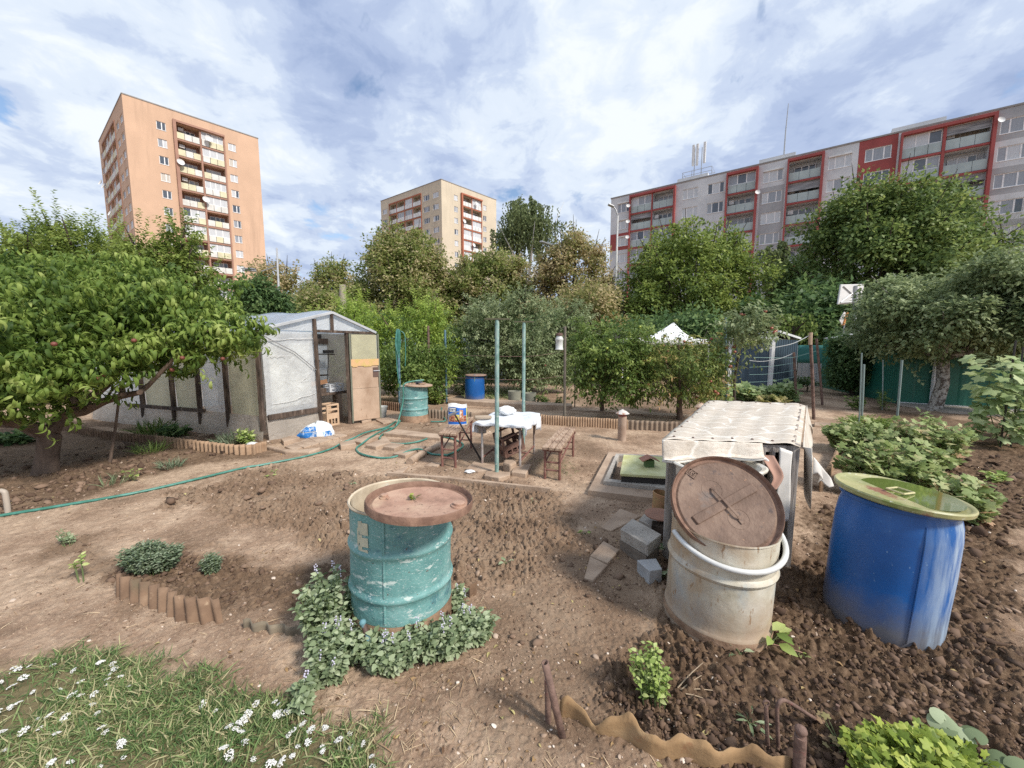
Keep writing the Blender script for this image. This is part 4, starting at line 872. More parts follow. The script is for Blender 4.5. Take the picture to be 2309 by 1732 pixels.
q = MB(); q.beam(B + V(0, -.17, zt + .02), m1 + V(0, -.17, zt + .32), .05, .09); q.beam(m1 + V(0, -.17, zt + .32), Cg + V(0, -.17, zt + .03), .05, .09); q.beam(m1.lerp(B, .1) + V(0, -.05, zt), Cg + V(0, -.05, zt), .05, .08); q.obj('roof_trim', wtrim, t)
pd = gp(2101, 916); pd.z = 0; q = MB(); q.box(V(pd.x, pd.y - .02, zt / 2), (.15, .07, zt), rz=-.1); q.obj('door_jamb', wtrim, t, bevel=.008)
q = MB(); q.beam(B + V(0, -.05, .03), Cg + V(0, -.05, .03), .05, .06); q.obj('base_rail', wtrim, t)
tag(MB().slab([gp(2030, 908), gp(2340, 934), gp(2340, 946), gp(2140, 931), gp(2025, 914)], -.05, .045, .004).obj('concrete_apron', mat('pale worn concrete', (0.40, 0.36, 0.31), 3, 0.9, bump=.2), loc=gp(2140, 925)), 'pale concrete apron along the green garage front', 'pavement', kind='structure')
# white party tent half hidden by the apple trees
Y = 13.6; cs = [at(1405, 763, Y), at(1598, 766, Y), at(1575, 764, Y + 3), at(1420, 762, Y + 3)]; pk = at(1519, 727, Y + 1.5)
t = empty('garden_pavilion', V(pk.x, Y, 0), 'white garden pavilion tent with pointed roof behind the apple trees', 'tent')
q = MB()
def tent(i):
    a = cs[i]; b = cs[(i + 1) % 4]
    return lambda u, v: a.lerp(b, u).lerp(pk, v) - V(0, 0, .22 * math.sin(math.pi * v) + .03 * math.sin(math.pi * u) * (1 - v))
for i in range(4): q.grid(tent(i), 8, 8)
q.obj('canopy', mat('white tent fabric', (0.70, 0.72, 0.76), 2, 0.7), t, smooth=True, solid=.01, sharp=50)
q = MB()
for i in range(4): a = cs[i]; b = cs[(i + 1) % 4]; q.grid(lambda u, v, a=a, b=b: a.lerp(b, u) + V(0, 0, -.22 * v + .02 * math.sin(u * 30) * v), 24, 2)
q.obj('valance', white_m, t, smooth=True, solid=.006)
for c in cs: q = MB(); q.tube([V(c.x, c.y, -.05), c], .035, 8); q.obj('leg', wtrim, t, smooth=True)
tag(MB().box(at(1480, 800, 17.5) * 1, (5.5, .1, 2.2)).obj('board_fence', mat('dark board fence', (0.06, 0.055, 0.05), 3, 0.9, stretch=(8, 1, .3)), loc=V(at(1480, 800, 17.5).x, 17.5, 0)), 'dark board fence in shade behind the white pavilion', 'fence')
tag(MB().box(V(*at(905, 800, 16.5).xy, .95), (9, .08, 1.9)).obj('sheet_wall', mat('blue grey sheeting', (0.20, 0.25, 0.30), 1, 0.7), loc=V(*at(905, 800, 16.5).xy, 0)), 'blue grey sheet wall glimpsed behind the lime green fruit trees', 'wall')

# ================================================================== GREENHOUSE
film = None
def film_mat(name, col, alpha, wr):
    m, t_, b = nodes_of(name); lk = t_.links.new; tcn = t_.nodes.new('ShaderNodeTexCoord')
    f = _tex(t_, 'noise', 2.2, tcn.outputs['Object'], 6, .65, .6); r = t_.nodes.new('ShaderNodeValToRGB'); ramp(r, [(.3, tuple(c * .82 for c in col)), (.7, tuple(min(1, c * 1.1) for c in col))]); lk(f, r.inputs[0]); lk(r.outputs[0], b.inputs['Base Color'])
    b.inputs['Roughness'].default_value = .28; b.inputs['Specular IOR Level'].default_value = .6
    w = _tex(t_, 'noise', 5, tcn.outputs['Object'], 5, .6, 1.5); bp = t_.nodes.new('ShaderNodeBump'); bp.inputs['Strength'].default_value = wr; bp.inputs['Distance'].default_value = .03; lk(w, bp.inputs['Height']); lk(bp.outputs[0], b.inputs['Normal'])
    tr_ = t_.nodes.new('ShaderNodeBsdfTranslucent'); lk(r.outputs[0], tr_.inputs[0]); tp = t_.nodes.new('ShaderNodeBsdfTransparent'); tp.inputs[0].default_value = (.93, .95, .97, 1)
    m1 = t_.nodes.new('ShaderNodeMixShader'); m1.inputs[0].default_value = .45; lk(b.outputs[0], m1.inputs[1]); lk(tr_.outputs[0], m1.inputs[2])
    m2 = t_.nodes.new('ShaderNodeMixShader'); m2.inputs[0].default_value = alpha; lk(tp.outputs[0], m2.inputs[1]); lk(m1.outputs[0], m2.inputs[2]); lk(m2.outputs[0], t_.nodes['Material Output'].inputs[0])
    return m
film_b = film_mat('clouded plastic film', (0.88, 0.91, 0.93), .74, .8); film_y = film_mat('yellowed fibreglass sheet', (0.68, 0.66, 0.48), .95, .25); film_g = film_mat('dirty plastic film', (0.58, 0.52, 0.45), .94, .7)
film_roof = film_mat('roof plastic film', (0.58, 0.68, 0.82), .8, .6)
rotw = mat('rotten dark timber', [(.35, (0.035, 0.025, 0.02)), (.6, (0.12, 0.085, 0.065)), (.75, (0.28, 0.23, 0.19))], 14, .95, bump=.5, stretch=(1, 1, .25))
plyw = mat('worn plywood', [(.3, (0.36, 0.25, 0.175)), (.7, (0.52, 0.39, 0.29))], 2.5, .85, layers=((1.6, .58, .75, (0.26, 0.16, 0.10), (1, 1, .5)), (30, .63, .72, (0.22, 0.13, 0.08), (1, 1, .2))))
Ag = gp(602, 994); Bg = gp(850, 944); Ag.z = Bg.z = 0
ug = (Bg - Ag).normalized(); Wg = (Bg - Ag).length; sd = (gp(188, 941) - Ag); sd.z = 0; Lg = 5.3; sd = sd.normalized(); ng = V(ug.y, -ug.x, 0)
ze = 1.88; zr = 2.24
gh = empty('greenhouse', (Ag + Bg) / 2, 'homemade greenhouse of plastic film and timber with plywood door', 'greenhouse')
def G(s, z, d=0.0): return Ag + ug * s + ng * d + V(0, 0, z)
def Sd(s, z, o=0.0): return Ag + sd * s + V(sd.y, -sd.x, 0) * (-o) + V(0, 0, z)
so = 1 if V(sd.y, -sd.x, 0).dot(V(0, -1, 0)) < 0 else -1
def Sd(s, z, o=0.0): return Ag + sd * s + V(sd.y, -sd.x, 0) * (-so * o) + V(0, 0, z)
ds0, ds1 = Wg * .42, Wg * .70
# front film, gable, roof, far walls
q = MB(); q.grid(lambda u, v: G(.02 + (ds0 - .05) * u, .42 + (ze - .44) * v, .012 * math.sin(u * 7 + v * 5) + .02 * (fbm(np.array([u * 5.]), np.array([v * 9. + u * 4]), 7, 3)[0] - .5)), 30, 40); q.obj('front_film', film_b, gh, smooth=True)
q = MB(); q.grid(lambda u, v: G(.01 + (ds0 - .03) * u, -.05 + .45 * v, .015 + .01 * math.sin(u * 9) + .05 * (1 - v)), 10, 4); q.obj('skirt_film', film_g, gh, smooth=True)
q = MB(); q.grid(lambda u, v: G(.13 + (ds0 - .24) * u, .52 + 1.12 * v + .03 * u, -.03 + .01 * math.sin(u * 9 + v * 4)), 12, 12); q.obj('inner_film', film_mat('creamy inner film', (0.84, 0.82, 0.74), .88, .5), gh, smooth=True)
q = MB()
for a_, b_ in (((.03, 1.70), (.9, 1.74)), ((.10, .60), (.85, .72)), ((.12, 1.45), (.36, 1.42)), ((.6, .95), (.85, 1.2))): q.tube([G((a_[0] + (b_[0] - a_[0]) * k / 6) * ds0 / .9, a_[1] + (b_[1] - a_[1]) * k / 6 + random.uniform(-.02, .02), .024) for k in range(7)], .005, 5)
q.obj('film_fold', white_m, gh)['kind'] = 'stuff'
q = MB(); q.add([G(0, ze, .01), G(Wg, ze, .01), G(Wg * .56, zr, .01)], [(0, 1, 2)]); q.obj('gable_film', film_b, gh)
rd = sd * Lg
q = MB()
def roofp(a, b):
    return lambda u, v: a.lerp(b, v) + rd * u + V(0, 0, .018 * math.sin(u * 26) + .012 * math.sin(v * 8 + u * 9))
q.grid(roofp(G(-.1, ze - .02, .06), G(Wg * .56, zr + .02, .06)), 40, 8); q.grid(roofp(G(Wg * .56, zr + .02, .06), G(Wg + .06, ze - .02, .06)), 40, 8); q.obj('roof_film', film_roof, gh, smooth=True)
q = MB(); q.add([G(Wg, 0), G(Wg, 0) + rd, G(Wg, ze) + rd, G(Wg, ze)], [(0, 1, 2, 3)]); q.obj('rear_side_film', film_g, gh)
q = MB(); q.add([Ag + rd, G(Wg, 0) + rd, G(Wg, ze) + rd, G(Wg * .56, zr) + rd, Ag + rd + V(0, 0, ze)], [(0, 1, 2, 3, 4)]); q.obj('end_film', film_b, gh)
q = MB(); q.grid(lambda u, v: Sd(Lg * u, -.05 + .47 * v, .02 + .018 * math.sin(u * 50) + .06 * (1 - v)), 60, 4); q.obj('skirt_film', film_g, gh, smooth=True)
cuts = [0, .85, 1.62, 2.4, 3.4, Lg]
for i, m_ in enumerate((film_y, film_b, film_y, film_y, film_b)):
    q = MB(); a, b = cuts[i], cuts[i + 1]; q.grid(lambda u, v, a=a, b=b: Sd(a + .02 + (b - a - .04) * u, .42 + (ze - .44) * v, .008 * math.sin(u * 5 + v * 7)), 8, 10); q.obj('side_sheet', m_, gh, smooth=True)
q = MB(); q.beam(Sd(1.5, .43, .05), Sd(3.9, .40, .05), .05, .06); q.obj('side_rail', rotw, gh)
for s in cuts[:-1]:
    q = MB(); q.beam(Sd(s + .03, .18, .035), Sd(s + .03, ze, .035), .06, .06, (0, 1, 0)); q.obj('side_post', rotw, gh)
for nm, a, b, w, h in (('door_post', G(ds0, .1, .04), G(ds0 - .03, ze + .22, .04), .055, .06), ('door_post', G(ds1, -.03, .02), G(ds1, ze, .02), .06, .06), ('sill_beam', G(.02, .40, .05), G(ds0 - .04, .41, .05), .05, .09), ('eave_beam', G(ds0, ze, .045), G(Wg, ze - .01, .045), .05, .05), ('king_post', G(Wg * .56, ze, .05), G(Wg * .56, zr, .05), .05, .05),
                       ('rafter', G(-.02, ze, .06), G(Wg * .56, zr, .06), .05, .05), ('rafter', G(Wg * .56, zr, .062), G(Wg, ze, .062), .05, .05)):
    q = MB(); q.beam(a, b, w, h); q.obj(nm, rotw if 'rafter' not in nm else mat('film wrapped batten', (0.42, 0.44, 0.46), 4, .5), gh, bevel=.006)
q = MB(); q.tube([G(.03, ze - .1, .04), G(ds0 * .55, 1.5, .05), G(ds0, 1.12, .05)], .008, 5); q.obj('tie_string', steel_m, gh)
q = MB(); q.grid(lambda u, v: G(Wg - .02 + .10 * u, .35 + (ze - .4) * v, .06 - .05 * u + .02 * math.sin(v * 30 + u * 3)), 5, 40); q.obj('corner_film', film_b, gh, smooth=True)
# door: plywood leaf under a cloudy pane, hung open a little
de = V(ug.x * .97 + ng.x * .24, ug.y * .97 + ng.y * .24, 0)
def Dr(s, z, d=0.0): return G(ds1 + .05, 0, .06) + de * s + V(-de.y, de.x, 0) * -d + V(0, 0, z)
Ld = Wg - ds1 - .12
door = MB()
def dbox(mb, s0, z0, s1, z1, d0, d1): 
    P = [Dr(s, z, d) for d in (d0, d1) for s, z in ((s0, z0), (s1, z0), (s1, z1), (s0, z1))]; return mb.add(P, [(0, 1, 2, 3), (4, 7, 6, 5), (0, 4, 5, 1), (1, 5, 6, 2), (2, 6, 7, 3), (3, 7, 4, 0)])
dbox(door, 0, .06, Ld, .72, 0, .02); dbox(door, .005, .725, Ld - .005, 1.28, -.004, .018); dn = door.obj('door', plyw, gh, bevel=.004)
q = MB(); dbox(q, .02, 1.31, Ld - .02, ze - .05, .004, .012); q.obj('door_pane', film_y, dn)
q = MB(); dbox(q, -.03, .03, 0, ze - .03, -.01, .03); dbox(q, Ld, .06, Ld + .03, ze - .03, -.01, .03); q.obj('door_frame', mat('green grey timber', (0.16, 0.17, 0.13), 8, .9), dn)
q = MB(); dbox(q, -.01, 1.19, Ld + .01, 1.33, .022, .032); dbox(q, .02, 1.17, .12, 1.19, .023, .031); dbox(q, .25, 1.172, .42, 1.19, .023, .031); q.obj('cardboard_strip', mat('torn yellow cardboard', [(.4, (0.52, 0.40, 0.14)), (.6, (0.60, 0.38, 0.2))], 9, .85), dn)
q = MB(); dbox(q, Ld - .12, .95, Ld, 1.15, .02, .03); q.obj('lock_plate', mat('rusty lock plate', (0.12, 0.075, 0.06), 20, .8), dn)
q = MB(); dbox(q, Ld - .12, 1.07, Ld + .02, 1.085, .03, .05); q.obj('door_handle', alu_m, dn)
# things inside the greenhouse
def cratebox(name, label, cat, c, size, rz, m, open_top=True, slots=True, M=None, wall=.02, handle=True):
    """bottle crate: four posts, slotted sides and a floor"""
    t_ = MB(); w, d, h = size; M = M or Matrix.Rotation(rz, 3, 'Z'); c = Vector(c)
    def b(x, y, z, sx, sy, sz): t_.box(c + M @ V(x, y, z), (sx, sy, sz), M)
    for sx in (-1, 1):
        for sy in (-1, 1): b(sx * (w / 2 - .015), sy * (d / 2 - .015), h / 2, .03, .03, h)
    for sy in (-1, 1):
        y = sy * (d / 2 - wall / 2)
        b(0, y, h * .96, w - .06, wall, h * .08); b(0, y, h * .45, w - .06, wall, h * .26); b(0, y, h * .04, w - .06, wall, h * .08)
        for k in range(4): b(-w / 2 + w * (k + .5) / 4, y, h * .2, .022, wall * .9, h * .25)
        if not handle: b(0, y, h * .75, w - .06, wall, h * .1)
    for sx in (-1, 1):
        x = sx * (w / 2 - wall / 2)
        b(x, 0, h * .96, wall, d - .06, h * .08); b(x, 0, h * .45, wall, d - .06, h * .26); b(x, 0, h * .04, wall, d - .06, h * .08)
        for k in range(3): b(x, -d / 2 + d * (k + .5) / 3, h * .2, wall * .9, .022, h * .25)
    b(0, 0, .012, w - .05, d - .05, .018); b(0, 0, h * .3, .01, d - .07, h * .5)
    return tag(t_.obj(name, m, loc=c, bevel=.004), label, cat)
gi = lambda s, z, inn: Ag + ug * (s + .38 * inn) - ng * inn + V(0, 0, z)
rzg = math.atan2(ug.y, ug.x)
beige = mat('beige plastic', (0.56, 0.40, 0.27), 3, .45, layers=((8, .6, .8, (0.42, 0.29, 0.19)),))
cratebox('bottle_crate', 'beige plastic bottle crate standing on end in the greenhouse doorway', 'crate', gi(ds0 + .27, .0, .28), (.27, .28, .44), rzg, beige, handle=False)
t = empty('work_bench', gi(ds0 + .35, 0, .75), 'dark wooden potting bench inside the greenhouse doorway', 'bench')
q = MB(); q.box(gi(ds0 + .32, .60, .75), (.8, .5, .05), rz=rzg); q.box(gi(ds0 + .12, .67, .7), (.3, .25, .1), rz=rzg + .1); q.obj('bench_top', rotw, t, bevel=.006)
for s, n_ in ((ds0 + .05, .55), (ds0 + .58, .5), (ds0 + .05, .97), (ds0 + .62, .97)): q = MB(); q.box(gi(s, .29, n_), (.08, .08, .58), rz=rzg); q.obj('leg', mat('grey leg timber', (0.24, 0.19, 0.15), 6, .9), t)
q = MB(); q.beam(gi(ds0 - .05, .78, .95), gi(ds0 + .35, .86, .6), .02, .09); tag(q.obj('plank', mat('orange brown plank', (0.36, 0.19, 0.10), 5, .8), loc=gi(ds0 + .1, .62, .7)), 'orange brown plank lying on the potting bench', 'plank')
cratebox('plastic_basket', 'pale grey plastic basket on the potting bench', 'basket', gi(ds0 + .50, .63, .62), (.34, .24, .17), rzg, mat('pale grey plastic', (0.50, 0.52, 0.55), 3, .4), handle=False)
q = MB(); q.tube([gi(ds0 + .42, .75, .9), gi(ds0 + .53, 1.42, 1.0)], .008, 6); q.beam(gi(ds0 + .30, 1.42, 1.0), gi(ds0 + .66, 1.41, 1.0), .05, .025); q.box(gi(ds0 + .52, 1.47, 1.0), (.2, .1, .07), rz=rzg)
tag(q.obj('tool_rack', dark_m, loc=gi(ds0 + .45, .75, .95)), 'dark tool rack on a stick inside the greenhouse', 'rack')
q = MB(); q.box(gi(ds0 + .22, 1.26, 1.28), (.30, .02, .05), rz=rzg); q.beam(gi(ds0 - .1, 1.70, 1.3), gi(ds0 + .65, 1.70, 1.3), .03, .12); q.beam(gi(ds0 - .08, .1, 1.3), gi(ds0 - .08, 1.7, 1.3), .06, .05, (0, 1, 0))
tag(q.obj('inner_frame', rotw, loc=gi(ds0 + .2, 0, 1.3)), 'dark timber frame standing inside the greenhouse', 'frame')
q = MB(); q.box(gi(ds0 + .32, 1.24, 1.34), (.62, .02, .96), rz=rzg); tag(q.obj('partition', mat('white greenhouse panel', (0.68, 0.72, 0.75), 1.5, .6), loc=gi(ds0 + .3, 0, 1.34)), 'tall bluish white panel standing inside the greenhouse', 'panel')
q = MB(); q.box(gi(ds0 + .3, .42, 1.6), (1.5, .04, .84), rz=rzg); tag(q.obj('shade_backdrop', dark_m, loc=gi(ds0 + .3, 0, 1.6)), 'low dark backdrop added for the shade at the back of the greenhouse', 'screen')  # dark sheet added so the doorway looks shaded below the white panel
q = MB(); q.box(gi(ds0 + .3, 1.80, 1.5), (1.4, .04, .12), rz=rzg); q.box(gi(ds0 - .18, 1.3, 1.5), (.2, .03, 1.0), rz=rzg); tag(q.obj('shade_backing', dark_m, loc=gi(ds0 + .3, 1.3, 1.5)), 'dark backing added for the shade high inside the greenhouse', 'board')  # dark strips added to stand in for shade above and beside the panel
q = MB(); q.beam(gi(ds0 + .0, .95, 1.15), gi(ds0 + .5, .95, 1.1), .12, .025); q.box(gi(ds0 + .22, .8, 1.2), (.03, .03, .3), rz=rzg); tag(q.obj('staging_shelf', rotw, loc=gi(ds0 + .2, .7, 1.1)), 'narrow plank shelf at the back of the greenhouse', 'shelf')
# ================================================================== BEDS: edging, slabs, hose
rust_b = mat('brown corrugated edging', [(.3, (0.115, 0.068, 0.042)), (.6, (0.22, 0.14, 0.088)), (.8, (0.32, 0.22, 0.145))], 6, .85, layers=((2.2, .6, .75, (0.12, 0.10, 0.06)), (25, .62, .75, (0.40, 0.30, 0.20))), bump=.2)
rust_o = mat('rusty ochre sheet', [(.3, (0.19, 0.115, 0.055)), (.6, (0.33, 0.21, 0.105)), (.8, (0.42, 0.30, 0.17))], 5, .85, layers=((3, .58, .72, (0.15, 0.10, 0.07)), (14, .6, .75, (0.24, 0.11, 0.05))), bump=.25)
tan_b = mat('tan corrugated edging', [(.3, (0.25, 0.16, 0.098)), (.7, (0.42, 0.29, 0.19))], 5, .9, layers=((3, .6, .75, (0.20, 0.13, 0.085)),))
grey_b = mat('grey brown edging', [(.3, (0.17, 0.125, 0.09)), (.7, (0.28, 0.215, 0.16))], 5, .9)
def spl(pts, k=6):
    P = []; n = len(pts)
    for i in range(n - 1):
        p0, p1, p2, p3 = pts[max(0, i - 1)], pts[i], pts[i + 1], pts[min(n - 1, i + 2)]
        for j in range(k):
            t_ = j / k; P.append(.5 * ((2 * p1) + (p2 - p0) * t_ + (2 * p0 - 5 * p1 + 4 * p2 - p3) * t_ ** 2 + (3 * p1 - p0 - 3 * p2 + p3) * t_ ** 3))
    return P + [pts[-1]]
def along(pts, k):
    seg = [(pts[i + 1] - pts[i]).length for i in range(len(pts) - 1)]; tot = sum(seg); d = k * tot
    for i, s in enumerate(seg):
        if d <= s or i == len(seg) - 1:
            return pts[i].lerp(pts[i + 1], min(1, d / s)), (pts[i + 1] - pts[i]).normalized(), tot
        d -= s
def edging(px, h, pitch, amp, label, m, lean=0.0, shear=0.0, jag=None, group='corrugated edging sheets', name='edging_sheet', cat='edging', pts=None):
    pts = pts or [on(gp(*p)) for p in px]
    if len(pts) > 2: pts = spl(pts, 8)
    tot = along(pts, 0)[2]; nw = max(2, round(tot / pitch)); nu = nw * 14
    def fn(u, v):
        p, d, _ = along(pts, u); n = V(-d.y, d.x, 0); w = amp * math.sin(u * nw * 2 * math.pi)
        hh = (h(u) if callable(h) else h) + (jag(u) if jag else 0)
        return p + n * (w + lean * v) + d * (shear * v) + V(0, 0, -.06 + (hh + .06) * v + .004 * math.sin(u * 31))
    q = MB(); q.grid(fn, nu, 4); return tag(q.obj(name, m, loc=pts[0], smooth=True, solid=.004, sharp=85), label, cat, group)
L0 = [(120, 966), (175, 978), (241, 990), (350, 1005)]
edging(L0, .15, .085, .018, 'long brown corrugated edging sheet at the far end of the greenhouse bed', rust_b)
edging([(352, 1005), (413, 1014)], .16, .085, .018, 'short tan corrugated edging sheet in the middle of the greenhouse bed edge', tan_b)
edging([(414, 1014), (477, 1021)], .16, .085, .018, 'tan corrugated edging sheet left of the curved end of the greenhouse bed', tan_b)
edging([(478, 1021), (526, 1027), (570, 1026), (602, 1018)], .16, .085, .018, 'curved corrugated edging sheet at the near end of the greenhouse bed', tan_b)
edging([(259, 1352), (310, 1366), (361, 1384), (397, 1400), (450, 1406), (507, 1405)], .135, .088, .0125, 'rusty leaning corrugated sheet edging the front left bed', rust_b, lean=.05, shear=-.06)
edging([(549, 1416), (600, 1424), (650, 1432), (702, 1441)], .055, .10, .014, 'low grey green corrugated strip left of the catmint', mat('mossy grey edging', [(.3, (0.12, 0.10, 0.07)), (.7, (0.24, 0.20, 0.145))], 7, .9))
jg = lambda u: .040 * math.sin(u * 23 + .5) * max(0, 1 - u * 1.1) + .012 * math.sin(u * 61) + .014 * (fbm(np.array([u * 40.]), np.array([.5]), 3, 3)[0] - .5)
edging([(1262, 1612), (1330, 1640), (1401, 1674), (1517, 1716), (1640, 1732), (1785, 1748)], lambda u: .05 + .05 * min(1, u * 3), .22, .013, 'torn rusty ochre sheet edging the near right bed', rust_o, jag=jg)
edging([(1120, 948), (1180, 953), (1225, 956), (1282, 960)], .20, .05, .008, 'brown ribbed edging behind the table', tan_b)
edging([(1283, 960), (1415, 967)], .20, .05, .008, 'tan ribbed edging left of the nearer vent pipe', tan_b)
edging([(1416, 967), (1509, 971), (1570, 972)], .19, .09, .012, 'grey brown ribbed edging under the yellowing apple tree', grey_b)
edging([(850, 922), (905, 928)], .22, .07, .012, 'dark ribbed edging between the greenhouse and the hose pole', rust_b)
edging([(905, 940), (1000, 945), (1065, 950)], .20, .08, .010, 'shaded ribbed edging behind the charcoal bag', grey_b)
edging([(1850, 1110), (1866, 1080), (1880, 1050), (1890, 1020)], .15, .075, .014, 'brown ribbed edging beside the currant bushes', tan_b)
conc = mat('sandy worn concrete', [(.3, (0.29, 0.205, 0.145)), (.7, (0.46, 0.35, 0.26))], 4, .92, bump=.35, bscale=30, layers=((40, .6, .72, (0.20, 0.14, 0.10)), (2, .58, .75, (0.25, 0.175, 0.125))))
gran = mat('speckled grey concrete', [(.3, (0.28, 0.25, 0.22)), (.7, (0.46, 0.43, 0.385))], 5, .9, bump=.5, bscale=40, layers=((60, .60, .66, (0.08, 0.07, 0.06)), (45, .62, .70, (0.62, 0.58, 0.52))))
def z7(*p): return [(540 + x / 4.809, 880 + y / 4.809) for x, y in p]
def zc(*p): return [(1300 + x / 6.635, 1080 + y / 6.635) for x, y in p]
def slab(name, label, px, h, m=None, group=None, z0=-.06, cat='paving', bev=.008):
    q = [gp(*p) for p in px]; c = sum(q, V(0, 0, 0)) / len(q); g_ = gz(c.x, c.y)
    return tag(MB().slab(q, g_ + z0, g_ + h, .006).obj(name, m or conc, loc=V(c.x, c.y, g_), bevel=bev), label, cat, group)
GB = 'paving slabs in front of the greenhouse'
for lb, px in (('pinkish paving slab nearest the curved edging at the greenhouse', ((490, 632), (572, 594), (695, 625), (600, 672))), ('paving slab second from the front in the greenhouse row', ((577, 596), (640, 574), (782, 618), (702, 644))),
               ('wide paving slab in the middle of the greenhouse row', ((645, 573), (742, 534), (866, 588), (785, 618))), ('paving slab in front of the blue and white sack', ((745, 532), (858, 496), (1004, 545), (872, 588))),
               ('paving slab right of the blue and white sack', ((862, 496), (935, 477), (1082, 522), (1010, 543))), ('last paving slab of the row by the greenhouse door sill', ((942, 474), (1022, 450), (1172, 498), (1086, 522)))):
    slab('paving_slab', lb, z7(*px), .02, group=GB)
slab('brick', 'thick brick at the front corner of the greenhouse', z7((450, 575), (600, 535), (660, 560), (482, 610)), .07, group=GB, cat='brick')
slab('brick', 'thick short paver under the hose left of the long stone', z7((1085, 622), (1240, 590), (1268, 632), (1100, 655)), .07, group=GB, cat='brick')
for lb, px, h in (('long sandy stone slab crossed by the green hose', ((1205, 580), (1440, 500), (1525, 525), (1320, 602)), .05), ('sandy slab inside the loop of green hose', ((1365, 632), (1590, 540), (1645, 600), (1480, 652)), .05),
                  ('small square slab inside the loop of green hose', ((1560, 650), (1640, 600), (1790, 618), (1682, 668)), .05), ('slab under the hose left of the round concrete log', ((1662, 725), (1890, 640), (2030, 642), (1800, 752)), .05),
                  ('very long concrete slab behind the hose loop', ((1560, 500), (1700, 455), (2200, 520), (2172, 558)), .05), ('concrete slab in front of the greenhouse door', ((1480, 335), (1740, 285), (1790, 335), (1560, 375)), .03),
                  ('sandy slab at the end of the path nearest the dug bed', ((1620, 925), (1820, 845), (1838, 852), (1742, 938)), .02), ('sandy slab beside the near leg of the charcoal bench', ((2010, 840), (2085, 800), (2200, 812), (2150, 850)), .02), ('flat stone doorstep under the plywood door', ((1310, 345), (1420, 318), (1432, 340), (1330, 362)), .05)):
    slab('paving_slab', lb, z7(*px), h, group=GB)
slab('kerb', 'low rounded kerb in front of the greenhouse slabs', z7((295, 650), (330, 640), (520, 680), (800, 690), (870, 655), (880, 668), (760, 718), (500, 708)), .05, cat='kerb', bev=.02)
for lb, a, b, r in (('short round concrete log lying by the path', (1845, 815), (1985, 722), .055), ('round concrete log between the hose and the bench', (2002, 705), (2150, 640), .05)):
    A, B = [on(gp(*z7(p)[0]), r * .6) for p in (a, b)]; q = MB(); q.tube([A, A.lerp(B, .5), B], r, 14); tag(q.obj('concrete_log', conc, loc=A, smooth=True), lb, 'log', 'concrete logs')
GT = 'stones around the table legs'
def z1(*p): return [(780 + x / 3.771, 680 + y / 3.771) for x, y in p]
slab('paving_slab', 'broken slab under the left table legs', z1((1020, 1450), (1090, 1390), (1265, 1420), (1275, 1462), (1120, 1470)), .035, group=GT)
slab('paving_slab', 'broken slab at the foot of the near teal pole', z1((1175, 1512), (1200, 1475), (1400, 1482), (1395, 1510), (1300, 1535)), .05, group=GT)
slab('paving_slab', 'thick slab under the right front table leg', z1((1405, 1490), (1435, 1435), (1580, 1422), (1530, 1505)), .06, group=GT)
slab('stone', 'squarish sandstone block beside the near teal pole', z1((1335, 1450), (1345, 1420), (1445, 1420), (1450, 1445), (1400, 1470)), .12, group=GT, cat='stone', bev=.025)
slab('bed_board', 'thin pale board dividing the dug bed from the table area', [(873, 1072), (1016, 1083), (1241, 1108), (1241, 1112), (1010, 1087), (872, 1075)], .045, cat='board', bev=.003)
slab('bed_board', 'pale concrete strip along the back bed', [(1285, 922), (1400, 928), (1560, 939), (1700, 945), (1700, 951), (1555, 945), (1400, 934), (1285, 927)], .05, cat='kerb')
slab('bed_board', 'concrete strip in front of the back blue barrel', [(1022, 905), (1180, 914), (1290, 920), (1290, 926), (1150, 921), (1010, 912)], .12, cat='kerb')
slab('bed_board', 'low concrete strip crossing the path at the back right', [(1836, 957), (1895, 960), (1895, 966), (1836, 964)], .04, cat='kerb')
GS = 'slabs of the path beside the white drum'
slab('paving_slab', 'speckled slab left of the grey block pile', zc((370, 740), (650, 458), (965, 560), (520, 800)), .02, group=GS)
slab('paving_slab', 'pale slab in front of the grey block pile', zc((198, 1198), (400, 985), (640, 1110), (470, 1312)), .025, group=GS)
slab('paving_slab', 'pale slab nearest the camera on the stone path', zc((110, 1520), (200, 1205), (465, 1322), (245, 1570)), .025, group=GS)
# pile of blocks beside the drum
GK = 'blocks piled beside the white drum'
def block(label, px, ztop, th, m, name='concrete_block', tilt=0.0):
    q = [gp(*p, ztop + tilt * i) for i, p in enumerate(zc(*px))]; c = sum(q, V(0, 0, 0)) / len(q); n = len(q); mb = MB()
    dn = V(.01, .015, -th); mb.add([p + dn + V(random.uniform(-.012, .012), random.uniform(-.012, .012), 0) for p in q] + q, [tuple(range(n - 1, -1, -1)), tuple(range(n, 2 * n))] + [(i, (i + 1) % n, (i + 1) % n + n, i + n) for i in range(n)])
    return tag(mb.obj(name, m, loc=c - V(0, 0, th / 2), bevel=.006), label, 'block', GK)
block('big speckled grey concrete block on top of the pile', ((650, 745), (1060, 990), (1275, 830), (840, 590)), .20, .10, gran)
block('dark mossy concrete block lowest under the big grey block', ((640, 905), (1040, 1165), (1240, 1000), (860, 780)), .095, .12, mat('dirty dark concrete', (0.20, 0.165, 0.135), 6, .95, bump=.5))
block('small smooth grey block in front of the pile', ((900, 1210), (1090, 1378), (1285, 1350), (1190, 1185)), .10, .13, mat('smooth grey concrete', (0.40, 0.41, 0.42), 5, .7, bump=.15))
block('grey concrete block behind the big block', ((930, 610), (1120, 700), (1290, 640), (1060, 470)), .13, .16, gran)
block('short dark brown brick behind the pile beside the drum', ((1120, 690), (1310, 725), (1360, 640), (1130, 620)), .16, .09, rotw, 'brick')
